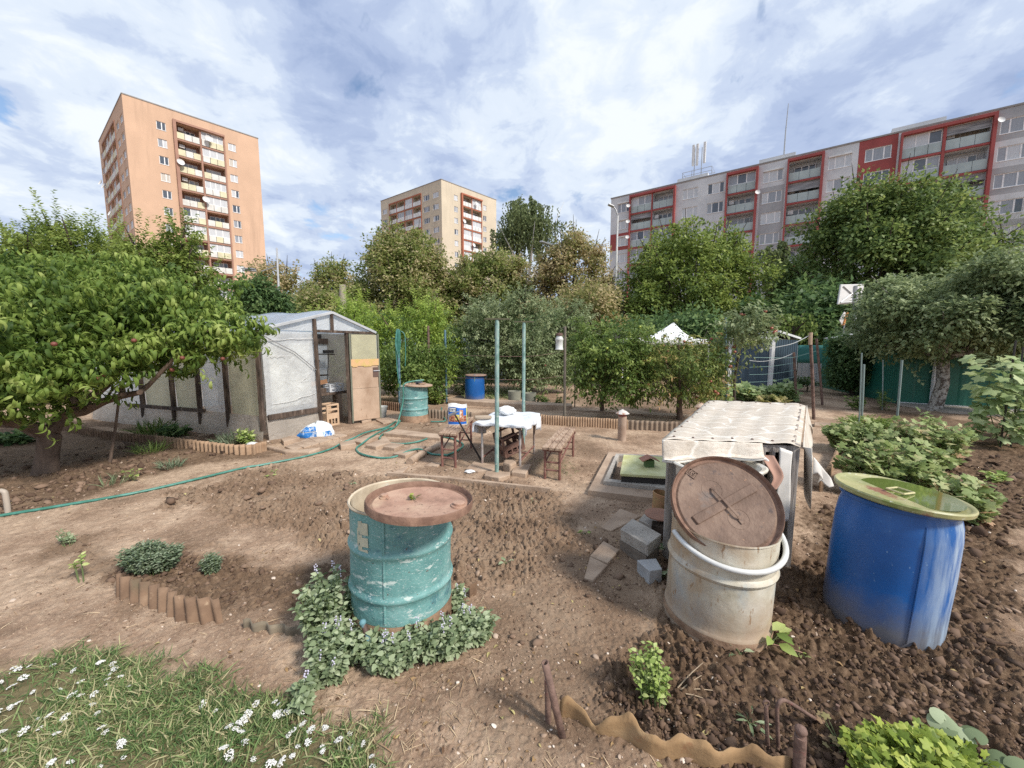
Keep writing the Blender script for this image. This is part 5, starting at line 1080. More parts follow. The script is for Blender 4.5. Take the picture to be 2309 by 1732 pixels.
pot_m = mat('mossy terracotta', [(.35, (0.42, 0.21, 0.11)), (.65, (0.27, 0.22, 0.09))], 7, .9)
a = gp(*zc((1250, 480))[0], .1); q = MB(); q.lathe([(.075, 0), (.085, .10), (.095, .17), (.09, .175), (.075, .02)], 24, Matrix.Rotation(.15, 3, 'Y'), a); tag(q.obj('flower_pot', pot_m, loc=a, smooth=True), 'mossy terracotta flower pot behind the grey blocks', 'pot')
a = gp(*zc((1250, 560))[0], .20); q = MB(); q.lathe([(.10, .0), (.125, .012), (.125, .02), (.09, .022)], 24, None, a, capt=True); q.tube([a + V(.06, -.1, 0), a + V(.06, -.11, -.08)], .006, 5)
tag(q.obj('rusty_pan', mat('red rusty pan', (0.30, 0.15, 0.10), 9, .7), loc=a, smooth=True), 'shallow reddish rusty pan beside the flower pot', 'pan')

# ---- garden hose
hose_m = mat('green garden hose', [(.4, (0.035, 0.16, 0.12)), (.6, (0.07, 0.24, 0.20))], 9, .45)
def hose(label, pts, r=.0145, cat='hose'):
    q = MB(); q.tube(spl(pts), r, 8); return tag(q.obj('garden_hose', hose_m, loc=pts[0], smooth=True), label, cat)
h1 = [(-180, 1200), (-60, 1178), (0, 1166), (150, 1143), (330, 1112)] + z7((0, 870), (200, 830), (400, 795), (640, 750), (860, 700), (1020, 640), (1110, 590), (1250, 555), (1340, 510), (1450, 455), (1600, 415), (1700, 350))
H1 = [on(gp(*p), .016) for p in h1]
H1[-6:] = [p + V(0, 0, .05 if i in (1, 2) else .01) for i, p in enumerate(H1[-6:])]
hose('long green hose running from the left edge along the path to the back teal barrel', H1)
by_ = gp(925, 950).y - .32
h2 = [on(gp(*p), .02) for p in z7((2260, 725), (2185, 722), (2080, 712), (1960, 695), (1840, 705), (1700, 738), (1560, 755), (1420, 740), (1300, 700), (1270, 650), (1330, 610), (1450, 540), (1600, 450), (1700, 400))]
for i, k in ((3, .05), (4, .04), (10, .02), (11, .05), (12, .04)): h2[i] += V(0, 0, k)
h2 += [at(908, 910, by_), at(909, 880, by_), at(912, 866, by_), at(930, 860, by_ + .15), at(955, 857, by_ + .3)]
hose('green hose looping over the stone slabs and up into the back teal barrel', h2)
h3 = [on(gp(*p), .02) for p in z7((1745, 345), (1690, 410), (1560, 490), (1520, 540), (1580, 580), (1760, 595), (1950, 570), (2080, 530), (2180, 522), (2300, 540), (2420, 600), (2390, 660), (2260, 725))]
hose('green hose loop curling behind the charcoal bench', h3)
a = on(gp(972, 952), .02); hose('short green hose with tap fitting right of the back teal barrel', [a, a + V(.18, -.05, .01), a + V(.3, .05, .02), on(gp(996, 938), .05), on(gp(996, 928), .12)], .013)

# ================================================================== POLES
teal_p = mat('flaking teal pole paint', [(.35, (0.13, 0.24, 0.21)), (.52, (0.24, 0.37, 0.35)), (.66, (0.34, 0.42, 0.36))], 18, .65, layers=((30, .58, .66, (0.46, 0.50, 0.46)), (2.0, .55, .8, (0.16, 0.24, 0.11), (1, 1, .5))), stretch=(1, 1, .5))
blue_p = mat('weathered blue pole paint', [(.35, (0.05, 0.12, 0.17)), (.6, (0.12, 0.22, 0.27))], 12, .7); rust_p = mat('rusty pole', [(.35, (0.09, 0.055, 0.045)), (.65, (0.20, 0.125, 0.10))], 14, .85)
grn_p = mat('grey green plastic pole', (0.20, 0.26, 0.25), 6, .5)
PL = 'metal poles between the beds'
def post(label, bpx, tpx, r, m, extra=None, dY=0.0, name='metal_pole', cat='pole', group=PL):
    a = on(gp(*bpx)); b = at(*tpx, a.y + dY); return pole(name, label, cat, a, b, r, m, group, extra), a, b
def plate(q):
    pass
for lb, bp_, tp_ in (('nearer tall teal pole with a flat plate on top, beside the table', (1120, 1073), (1121, 721)), ('farther tall teal pole with a flat plate on top, behind the table', (1180, 1012), (1181.5, 727))):
    a = on(gp(*bp_)); b = at(*tp_, a.y); t = empty('clothes_pole', a, lb, 'pole', 'teal clothes line poles')
    q = MB(); q.tube([a - V(0, 0, .1), b], .026, 12); q.obj('post', teal_p, t, smooth=True)
    q = MB(); q.box(b + V(0, 0, .008), (.30, .06, .016)); q.obj('top_plate', mat('mossy plate', (0.10, 0.095, 0.06), 12, .9), t)
post('blue pole hung with a coil of green hose', (902, 927), (897, 742), .035, blue_p)
q = MB(); a = at(897, 745, gp(902, 927).y - .06)
for k in range(4): q.tube(spl([a + V(-.03 + .015 * k, 0, .02), a + V(-.055 + .012 * k, -.03, -.3 - .06 * k), a + V(-.02 + .02 * k, -.04, -.50 - .08 * (k % 3)), a + V(.0 + .02 * k, -.03, -.25), a + V(.02 + .01 * k, -.01, .01)]), .011, 6)
q.tube(spl([a + V(.08, 0, -.02), a + V(.16, 0, -.12), a + V(.17, 0, -.5), a + V(.15, 0, -.85)]), .011, 6); q.tube(spl([a + V(-.06, -.02, -.3), a + V(-.03, -.03, -1.0), a + V(.03, -.03, -1.45)]), .013, 6)
tag(q.obj('hose_coil', hose_m, loc=a, smooth=True), 'coil of green hose hanging on the blue pole', 'hose')
post('rusty brown pole rising behind the back teal barrel', (968, 905), (965.6, 735), .032, rust_p)
post('slim dark blue pole left of the back blue barrel', (1007, 910), (1003.5, 744), .028, blue_p)
post('short grey blue pole in front of the back blue barrel', (1071, 911), (1070, 845), .028, blue_p)
post('brown grey pole carrying the white lantern', (1273, 954), (1274, 736), .028, mat('brown grey pole', (0.15, 0.13, 0.105), 9, .8))
post('dark teal post rising behind the white covered box', (1639, 912), (1635, 716), .035, mat('dark teal paint', (0.045, 0.09, 0.10), 9, .6))
post('thin rusty rod beside the farther vent pipe', (1598, 916), (1600, 838), .02, rust_p); post('thin dark rod left of the green apple tree', (1296, 920), (1297, 800), .014, dark_m)
post('tall rusty post with a pale wooden tip tied with string', (1836.5, 945), (1827, 750), .032, rust_p); post('leaning rusty post right of the tall one', (1856, 913), (1841, 764), .03, rust_p); post('short rusty post in front of the blue shed', (1796, 908), (1790, 795), .034, rust_p)
post('thin grey green pole left of its thicker twin in the currants', (1937, 968), (1943, 796), .012, grn_p); post('thicker grey green pole in the currants', (1943, 950), (1948, 822), .022, grn_p); post('grey green pole in front of the green garage', (2023, 942), (2034, 812), .022, grn_p)
post('thin stake in front of the green garage', (1990, 925), (1991, 812), .012, grn_p)
a = at(1827, 752, gp(1836.5, 945).y); q = MB(); q.tube([a + V(0, -.01, .02), a + V(.01, -.01, -.24)], .036, 8); tag(q.obj('wooden_tip', mat('pale splint', (0.42, 0.31, 0.22), 5, .9), loc=a), 'pale wooden splint tied to the top of the tall rusty post', 'splint')
str_m = mat('pale string', (0.52, 0.54, 0.53), 3, .8); strg_m = mat('green wire', (0.22, 0.36, 0.33), 3, .6)
def line(label, pts, m, r=.007, name='tie_line', cat='string'):
    q = MB(); q.tube(spl(pts, 5), r, 5); return tag(q.obj(name, m, loc=pts[0]), label, cat, 'strings tied between the garden posts')
Ya = gp(1836.5, 945).y; Yb = gp(1856, 913).y; Yc = gp(1796, 908).y
line('pale string from the tall rusty post towards the blue shed', [at(1826, 756, Ya), at(1790, 774, Ya), at(1750, 783, Ya), at(1715, 788, Ya)], str_m)
line('pale string from the short rusty post across the blue shed', [at(1788, 797, Yc), at(1760, 808, Yc), at(1720, 815, Yc), at(1690, 813, Yc)], str_m)
line('green wire from the leaning post to the short rusty post', [at(1842, 791, Yb), at(1815, 799, (Yb + Yc) / 2), at(1778, 807, Yc), at(1700, 806, Yc)], strg_m)
for i, (y0, y1) in enumerate(((835, 845), (850, 862), (818, 828))): line(('upper', 'lower', 'middle')[(1, 1, 0)[i] if i != 1 else 1] + ' green wire stretched low across the blue shed' if i != 0 else 'middle green wire stretched low across the blue shed', [at(1792, y0, Yc), at(1740, (y0 + y1) / 2 + 3, Yc), at(1690, y1, Yc)], strg_m, .005)
Y3 = gp(1273, 954).y
line('dark wire strung from the lantern pole to the left', [at(1273, 792, Y3), at(1200, 803, Y3), at(1100, 803, Y3), at(1008, 800, Y3 + 1.5)], rust_p, .005); line('lower dark wire strung from the lantern pole to the left', [at(1273, 846, Y3), at(1200, 856, Y3), at(1100, 855, Y3), at(1008, 850, Y3 + 1.5)], rust_p, .005)
# lantern made of a bottle
t = empty('lantern', at(1261, 788, Y3 - .02), 'white bottle lantern hanging on the brown grey pole', 'lantern')
q = MB(); c = at(1261, 789, Y3 - .02); s_ = (at(1261, 757, Y3).z - at(1261, 789, Y3).z) / .30
q.lathe([(.001, 0), (.085, 0), (.088, .015), (.078, .03), (.078, .19), (.085, .20), (.085, .235), (.06, .28), (.055, .30), (.001, .3)], 20, Matrix.Scale(s_, 3), c); q.obj('bottle', mat('milky plastic', (0.58, 0.60, 0.58), 4, .4), t, smooth=True)
q = MB(); q.lathe([(.001, .30), (.075, .30), (.075, .35), (.001, .36)], 18, Matrix.Scale(s_, 3), c); q.obj('cap', rust_p, t, smooth=True)
q = MB(); q.tube([c + V(0, 0, .35 * s_), c + V(.02, 0, .47 * s_), at(1273, 741, Y3)], .008, 5); q.obj('hook', dark_m, t)

# ================================================================== TABLE GROUP
red_w = mat('red brown bench frame', [(.35, (0.14, 0.055, 0.045)), (.65, (0.24, 0.12, 0.095))], 14, .75, layers=((20, .6, .7, (0.34, 0.23, 0.18)),))
plank_m = mat('weathered bench plank', [(.3, (0.13, 0.08, 0.055)), (.5, (0.34, 0.235, 0.165)), (.75, (0.50, 0.39, 0.29))], 9, .9, stretch=(4, .6, 4), bump=.4, layers=((14, .6, .72, (0.20, 0.06, 0.045), (3, .4, 3)),))
def bench(label, legs, tops, h_px):
    """legs: four ground points FL, FR, RL, RR; tops: four board corners"""
    FL, FR, RL, RR = legs; zt = at(*h_px, FL.y).z; t = empty('bench', (FL + FR + RL + RR) / 4, label, 'bench', 'wooden benches by the table')
    lx = (FR - FL).normalized(); ly = (RL - FL).normalized()
    for p in (FL, FR, RL, RR): q = MB(); q.tube([p - V(0, 0, .04), V(p.x, p.y, zt - .03)], .017, 8); q.obj('leg', red_w, t, smooth=True)
    up = lambda p, z: V(p.x, p.y, z)
    q = MB()
    for a, b in ((FL, FR), (RL, RR)): q.tube([up(a, zt * .28), up(b, zt * .28)], .011, 6); q.tube([up(a, zt * .52), up(b, zt * .52)], .011, 6); q.beam(up(a, zt - .045) - lx * .03, up(b, zt - .045) + lx * .03, .03, .03)
    for a, b in ((FL, RL), (FR, RR)): q.tube([up(a, zt * .5), up(b, zt * .85)], .011, 6)
    q.obj('stretcher', red_w, t, smooth=True)
    w = (FR - FL).length + .06
    for i in range(3):
        o = lx * (-w / 2 + w * (i + .5) / 3); m0 = (FL + FR) / 2 + o - ly * .07; m1 = (RL + RR) / 2 + o + ly * .07
        q = MB(); q.beam(up(m0, zt - .012), up(m1, zt - .012 + .003 * i), w / 3 - .008, .035); q.obj('seat_plank', plank_m, t, bevel=.005)
    return zt
f = lambda x, y: on(gp(x, y))
FL, FR, RR = f(1228.7, 1079), f(1261.5, 1083), f(1292, 1030); bench('weathered plank bench with red legs right of the table', (FL, FR, FL + RR - FR, RR), None, (1225, 1006))
FL, FR, RR = f(997.5, 1054), f(1027, 1057), f(1062.5, 1012); zb = bench('weathered plank bench with red legs left of the table, carrying a bag', (FL, FR, FL + RR - FR, RR), None, (990, 974))
BL = (FL + RR) / 2
FL, FR, RR = f(1087.6, 1053), f(1172.5, 1062), f(1204, 1025); RL = FL + RR - FR; zt = at(1172, 957, FR.y).z
t = empty('garden_table', (FL + RR) / 2, 'small metal legged garden table under a white oilcloth', 'table')
tblm = mat('worn table leg', [(.4, (0.24, 0.17, 0.14)), (.6, (0.36, 0.34, 0.33))], 5, .7)
for p in (FL, FR, RL, RR): q = MB(); q.tube([p - V(0, 0, .03), V(p.x, p.y, zt - .02)], .016, 8); q.obj('leg', tblm, t, smooth=True)
q = MB(); up = lambda p, z: V(p.x, p.y, z)
for a, b in ((FL, RL), (FR, RR), ((FL + RL) / 2, (FR + RR) / 2)): q.tube([up(a, .13), up(b, .13)], .013, 6)
q.obj('stretcher', red_w, t, smooth=True)
cx = (FL + RR) / 2; ex = (FR - FL) / 2 * 1.22; ey = (RL - FL) / 2 * 1.18; q = MB(); q.add([up(cx + ex * a + ey * b, z) for z in (zt - .025, zt) for a, b in ((-1, -1), (1, -1), (1, 1), (-1, 1))], [(0, 3, 2, 1), (4, 5, 6, 7), (0, 1, 5, 4), (1, 2, 6, 5), (2, 3, 7, 6), (3, 0, 4, 7)]); q.obj('tabletop', rotw, t, bevel=.006)
oil = mat('white marbled oilcloth', [(.35, (0.66, 0.70, 0.76)), (.5, (0.74, 0.77, 0.81)), (.6, (0.52, 0.57, 0.64)), (.66, (0.74, 0.77, 0.80))], 6, .4, stretch=(1, 3.5, 1), bump=.2)
def cloth(u, v):
    a = (u - .5) * 2 * 1.30; b = (v - .5) * 2 * 1.20; ca = max(-1.03, min(1.03, a)); cb = max(-1.03, min(1.03, b)); over = max(abs(a) - 1.03, 0) * .9 + max(abs(b) - 1.03, 0) * .6
    if a < -1: over *= 1.9 * (0.35 + .9 * max(0, math.sin(v * 3.1 + .2)))
    if a > 1 and b > .3: over *= 2.1
    p = cx + ex * ca + ey * cb
    k = over * .40
    return up(p, zt + .006 - k + .006 * math.sin(u * 17 + v * 9)) + (ex.normalized() * (.02 + .02 * math.sin(v * 25)) * (1 if a > 0 else -1) if abs(a) > 1.03 else V(0, 0, 0)) + (ey.normalized() * .015 * math.sin(u * 22) if abs(b) > 1.03 else V(0, 0, 0))
q = MB(); q.grid(cloth, 48, 48); tag(q.obj('tablecloth', oil, loc=up(cx, zt), smooth=True, solid=.004, sharp=80), 'white marbled oilcloth draped over the garden table', 'tablecloth')
bagw = mat('white carrier bag', (0.72, 0.73, 0.73), 6, .4, bump=.8, bscale=14)
def blob(name, label, cat, c, r, sq, m, seed=1, rough=.2, seg=26, rz=0):
    random.seed(seed); ph = [random.random() * 6 for _ in range(9)]
    def wf(a, z): return 1 + rough * (math.sin(3 * a + ph[0] + 3 * z) * .5 + math.sin(5 * a + ph[1] - 6 * z) * .35 + math.sin(9 * a + ph[2] + 11 * z) * .25)
    pr = [(max(1e-3, math.sin(math.pi * i / 12)), -math.cos(math.pi * i / 12) * .9 + .05 * math.sin(i * 2.3 + ph[3])) for i in range(13)]
    mb = MB(); M = Matrix.Rotation(rz, 3, 'Z') @ Matrix.Diagonal((r * sq[0], r * sq[1], r * sq[2])); mb.lathe(pr, seg, M, Vector(c) + V(0, 0, r * sq[2] * .85), wf)
    return tag(mb.obj(name, m, loc=c, smooth=True, sharp=70), label, cat)
bc = at(1142, 928, cx.y + .15); blob('carrier_bag', 'crumpled white carrier bag on the garden table', 'bag', V(bc.x, bc.y, zt + .012), .11, (1.1, .8, .68), bagw, 4, .3)
c = at(1090, 944, FL.y + .1); q = MB(); M = Matrix.Rotation(.1, 3, 'Z'); q.lathe([(.02, -.115), (.035, -.11), (.038, .05), (.03, .10), (.008, .115)], 10, M @ Matrix.Rotation(R(90), 3, 'Y') @ Matrix.Diagonal((.8, 1, 1)), V(c.x, c.y, zt + .04)); q.box(V(c.x - .08, c.y - .03, zt + .03), (.012, .012, .05))
tag(q.obj('wooden_float', mat('grey worn wood', (0.36, 0.29, 0.22), 6, .9), loc=V(c.x, c.y, zt), smooth=True), 'worn wooden trowel float lying on the table corner', 'tool')
# charcoal bag, standing on the left bench
ba = at(1003, 912, BL.y + .05); bw = .28; hd = V(.97, .08, 0).normalized(); bc = V(at(1032, 950, BL.y).x, BL.y, zb + .005); bh = at(1032, 911, BL.y).z - zb
t = empty('charcoal_bag', bc, 'blue and white charcoal bag with a food picture standing on the left bench', 'bag')
nf = V(hd.y, -hd.x, 0)
def bagp(u, v): 
    bul = .055 * math.sin(math.pi * min(1, max(0, u))) ** .6 * (1 - v ** 3) + .004
    return bc + hd * ((u - .5) * bw * (1 - .05 * v)) + nf * bul + V(0, 0, bh * v + .012 * v * math.sin(u * 6))
def bagb(u, v): p = bagp(u, v); q_ = (p - bc).dot(nf); return p - nf * (2 * q_)
q = MB(); q.grid(bagp, 16, 16); q.grid(lambda u, v: bagb(1 - u, v), 16, 16); q.obj('bag_body', mat('white bag plastic', (0.66, 0.67, 0.66), 8, .35, bump=.4), t, smooth=True)
def patch(name, m, u0, v0, u1, v1, off, nu=10, nv=6):
    q = MB(); q.grid(lambda u, v: bagp(u0 + (u1 - u0) * u, v0 + (v1 - v0) * v) + nf * off, nu, nv); return q.obj(name, m, t, smooth=True)
pb_ = mat('bag print blue', (0.02, 0.13, 0.50), 5, .35); pdk = mat('bag print dark', (0.02, 0.03, 0.06), 5, .35)
patch('blue_print', pb_, .03, .04, .97, .82, .002)
patch('ember_print', mat('bag print embers', [(.35, (0.10, 0.03, 0.02)), (.5, (0.38, 0.12, 0.07)), (.6, (0.50, 0.35, 0.2)), (.7, (0.2, 0.05, 0.05))], 40, .4), .05, .16, .95, .46, .004)
patch('title_print', pdk, .05, .60, .46, .80, .004); patch('yellow_edge', mat('bag print yellow', (0.60, 0.56, 0.10), 5, .4), .965, .05, 1.0, .8, .003, 3)
patch('cup_print', mat('bag print cup', [(.45, (0.42, 0.16, 0.08)), (.55, (0.66, 0.62, 0.55))], 18, .4), .62, .28, .80, .74, .006)
patch('food_print', mat('bag print food', [(.4, (0.50, 0.30, 0.14)), (.6, (0.58, 0.56, 0.14))], 22, .4), .40, .24, .60, .50, .006)
for v0, v1, a, b in ((.73, .77, .08, .42), (.665, .70, .08, .22), (.665, .70, .25, .40), (.615, .645, .10, .44)): patch('lettering', white_m, a, v0, b, v1, .006, 6, 2)
# pickaxe leaning on the bench
a = on(gp(1086, 1041), .0); b = at(1024, 932, a.y - .12); t = empty('pickaxe', a, 'grey headed pickaxe with a black handle leaning on the left bench', 'pickaxe')
q = MB(); q.tube([a, a.lerp(b, .97)], [.014, .011], 8); q.obj('handle', dark_m, t, smooth=True); q = MB(); q.tube([a.lerp(b, .97), b], .013, 8); q.obj('grip', mat('bare wood', (0.45, 0.3, 0.2), 5, .8), t)
q = MB(); q.beam(b + V(-.075, 0, -.035), b + V(.03, -.01, .015), .05, .032); q.beam(b + V(.02, -.01, .01), b + V(.065, -.01, .025), .035, .016); q.obj('head', steel_m, t, bevel=.006)
# brown crate tilted under the table
cc = V(at(1152, 1008, cx.y).x, cx.y - .02, .155); M = Matrix.Rotation(.5, 3, 'Z') @ Matrix.Rotation(R(-17), 3, 'Y') @ Matrix.Rotation(R(9), 3, 'X')
o = cratebox('bottle_crate', 'brown plastic bottle crate tilted on the rail under the table', 'crate', cc, (.33, .27, .30), 0, mat('brown plastic', [(.35, (0.12, 0.065, 0.05)), (.65, (0.24, 0.145, 0.115))], 7, .5), M=M)
blob('white_rag', 'small white rag on the broken slab left of the near teal pole', 'rag', f(1062, 1067), .055, (1.3, .8, .45), bagw, 9, .4)

# ================================================================== SACK, BUCKET, VENTS, HATCH
# ripped substrate sack by the greenhouse
random.seed(5); sc_ = f(712, 984); sack_w = mat('white sack plastic', (0.68, 0.72, 0.74), 5, .35, bump=.9, bscale=9); sack_b = mat('blue sack print', [(.40, (0.02, 0.15, 0.45)), (.52, (0.04, 0.20, 0.52)), (.56, (0.6, 0.66, 0.72)), (.60, (0.03, 0.17, 0.48))], 11, .35)
t = empty('substrate_sack', sc_, 'slumped blue and white plastic sack by the greenhouse door', 'sack')
su = V(.93, .36, 0).normalized(); sn = V(.36, -.93, 0).normalized()
def sackp(th, z):
    r = (.27 * max(.02, (1 - (z / .26) ** 2.2)) ** .5) if z < .26 else .01
    w = 1 + .10 * math.sin(3 * th + 9 * z) + .07 * math.sin(7 * th - 14 * z) + .05 * math.sin(13 * th + 30 * z)
    return sc_ + su * (r * w * math.cos(th) * 1.05 + .06 * z) + sn * (r * w * math.sin(th) * .62) + V(0, 0, z * (1 + .12 * math.cos(th + .5)) - .01)
q = MB(); q.grid(lambda u, v: sackp(u * 2 * math.pi, .26 * v), 48, 18); q.obj('sack_body', sack_w, t, smooth=True, sharp=80)
def sackprint(name, m, t0, t1, z0, z1): q = MB(); q.grid(lambda u, v: sackp(t0 + (t1 - t0) * u, z0 + (z1 - z0) * v) + sn * .010 + V(0, 0, .010), 14, 8); return q.obj(name, m, t, smooth=True)
sackprint('blue_print', sack_b, 3.1, 1.45, .02, .115); sackprint('blue_print', sack_b, 3.0, 1.5, .13, .215); sackprint('blue_print', sack_b, 1.05, .55, .015, .10)
buck = f(861, 941); q = MB(); q.lathe([(.085, 0), (.09, .01), (.125, .23), (.132, .235), (.132, .25), (.115, .24), (.08, .02)], 28, None, buck); q.lathe([(.001, .18), (.112, .18)], 20, None, buck, capb=False)
tag(q.obj('bucket', mat('grey plastic bucket', (0.46, 0.48, 0.47), 4, .5), loc=buck, smooth=True), 'small grey plastic bucket at the right corner of the greenhouse', 'bucket')
vent_c = mat('cement pipe', [(.35, (0.30, 0.21, 0.155)), (.65, (0.42, 0.32, 0.25))], 6, .9); vent_r = mat('faded red band', (0.30, 0.12, 0.10), 8, .8); cap_m = mat('flaking white rusty cap', [(.42, (0.34, 0.17, 0.11)), (.52, (0.55, 0.53, 0.50))], 11, .7)
def vent(label, b, hpx, capm):
    z = at(*hpx, b.y).z; t = empty('vent_pipe', b, label, 'vent pipe', 'capped vent pipes'); s = z / .5
    q = MB(); q.lathe([(.072, -.1), (.072, z * .78), (.001, z * .78)], 24, None, b); q.obj('pipe', vent_c, t, smooth=True)
    q = MB(); q.lathe([(.068, z * .78), (.068, z * .90)], 24, None, b, capb=False); q.obj('red_band', vent_r, t, smooth=True)
    q = MB(); q.lathe([(.112, z * .865), (.115, z * .87), (.06, z * .95), (.008, z)], 24, None, b, capt=True); q.obj('cone_cap', capm, t, smooth=True)
vent('slim vent pipe with white conical cap in front of the ribbed edging', f(1402, 992), (1402, 922), cap_m)
bv = on(gp(1578, 975)); vent('vent pipe with rusty conical cap behind the white covered box', bv, (1577, 908), mat('rusty cone', [(.42, (0.36, 0.17, 0.10)), (.6, (0.50, 0.40, 0.32))], 9, .75))
# concrete pit with green hatch
def rim(name, outer, inner, z0, z1, m, par): 
    n = 4; mb = MB(); o = outer; i_ = inner
    P = [up(p, z) for z in (z0, z1) for p in (*o, *i_)]
    for k in range(4):
        k2 = (k + 1) % 4; mb.add([P[j] for j in (k, k2, 4 + k2, 4 + k, 8 + k, 8 + k2, 12 + k2, 12 + k)], [(4, 5, 6, 7), (0, 1, 5, 4), (3, 7, 6, 2)])
    return mb.obj(name, m, par, bevel=.006)
p0 = gp(1326, 1106, .05); p1 = gp(1372, 1020, .05); p3 = gp(1506, 1128, .05); p2 = p1 + p3 - p0 + V(.25, .1, 0); p3 = p3 + (p3 - p0) * .15
quad = [p0, p3, p2, p1]; cq = sum(quad, V(0, 0, 0)) / 4
t = empty('cistern', up(cq, 0), 'concrete rimmed cistern pit with a green metal hatch', 'cistern')
rim('concrete_rim', quad, [cq + (p - cq) * .74 for p in quad], -.1, .055, conc, t)
q2 = [cq + (p - cq) * .735 for p in quad]; rim('inner_curb', q2, [cq + (p - cq) * .63 for p in quad], -.1, .10, gran, t)
ha = [gp(1398, 1068, .20), None, None, gp(1406, 1025, .20)]; hx = gp(1512, 1075, .20) - ha[0]; ha[1] = ha[0] + hx * 1.35; ha[2] = ha[3] + hx * 1.4
hm = mat('flaking yellow green paint', [(.36, (0.46, 0.46, 0.20)), (.6, (0.62, 0.62, 0.35))], 5, .7, layers=((5, .62, .68, (0.40, 0.22, 0.15)), (22, .62, .68, (0.5, 0.5, 0.36))))
q = MB(); q.add([p + V(0, 0, dz) for dz in (-.03, 0) for p in ha], [(0, 3, 2, 1), (4, 5, 6, 7), (0, 1, 5, 4), (1, 2, 6, 5), (2, 3, 7, 6), (3, 0, 4, 7)]); q.obj('hatch', hm, t, bevel=.004)
ch = sum(ha, V(0, 0, 0)) / 4; q = MB(); q.add([up(ch + (p - ch) * .96, z) for z in (-.08, .168) for p in ha], [(0, 1, 5, 4), (1, 2, 6, 5), (2, 3, 7, 6), (3, 0, 4, 7)]); q.obj('hatch_frame', dark_m, t)
cb = gp(1463, 1052, .20); q = MB(); q.box(cb + V(0, 0, .04), (.10, .08, .085)); q.obj('vent_box', mat('dark green paint', (0.09, 0.16, 0.06), 9, .7), t)
q = MB(); q.add([cb + V(x, y, z) for x, y, z in ((-.10, -.07, .08), (0, -.07, .125), (.10, -.07, .08), (-.10, .07, .08), (0, .07, .125), (.10, .07, .08))], [(0, 1, 4, 3), (1, 2, 5, 4)]); q.obj('vent_roof', mat('rusty little roof', (0.34, 0.16, 0.11), 12, .8), t, solid=.008)
q = MB(); q.box(gp(1518, 1050, .215), (.06, .05, .03)); q.obj('hatch_knob', vent_r, t)
# ================================================================== COVERED BOX
NL, NR, FRp, FLp = V(1.20, 2.86, 0), V(2.05, 2.73, 0), V(3.42, 4.50, 0), V(2.50, 4.75, 0); zt = .93
oldw = mat('grey weathered boards', [(.3, (0.13, 0.11, 0.10)), (.5, (0.30, 0.27, 0.245)), (.72, (0.44, 0.41, 0.38))], 6, .9, stretch=(6, 6, .5), bump=.4)
box = empty('storage_box', (NL + FRp) / 2, 'old plank storage box under a white stone patterned oilcloth', 'box')
q = MB(); sdv = (FRp - NR).normalized()
def wallq(mb, a, b, th): 
    d = (b - a).normalized(); n = V(-d.y, d.x, 0) * th; mb.add([a, b, b + n, a + n, up(a, zt), up(b, zt), up(b + n, zt), up(a + n, zt)], [(0, 1, 5, 4), (1, 2, 6, 5), (2, 3, 7, 6), (3, 0, 4, 7), (4, 5, 6, 7)])
wallq(q, NR + sdv * .06, FRp, .03); wallq(q, FRp, FLp, .03); wallq(q, FLp, NL + (FLp - NL) * .04, .03); q.obj('wall', oldw, box)
fd = (NR - NL).normalized()
for i in range(5):
    a = NL.lerp(NR, .60 + .075 * i); q = MB(); q.beam(up(a, .02), up(a + V(0, 0, 0), zt - .03), .055, .02, fd); q.obj('front_board', oldw, box, bevel=.003)
for a, w in ((NR, .045), (NL, .04), (NL.lerp(NR, .56), .03)): q = MB(); q.beam(up(a, -.05), up(a, zt), w, w, fd); q.obj('corner_post', oldw, box, bevel=.004)
q = MB(); q.beam(up(NL, zt - .04), up(NR, zt - .04), .03, .05); q.obj('top_rail', oldw, box)
tarp_m = None
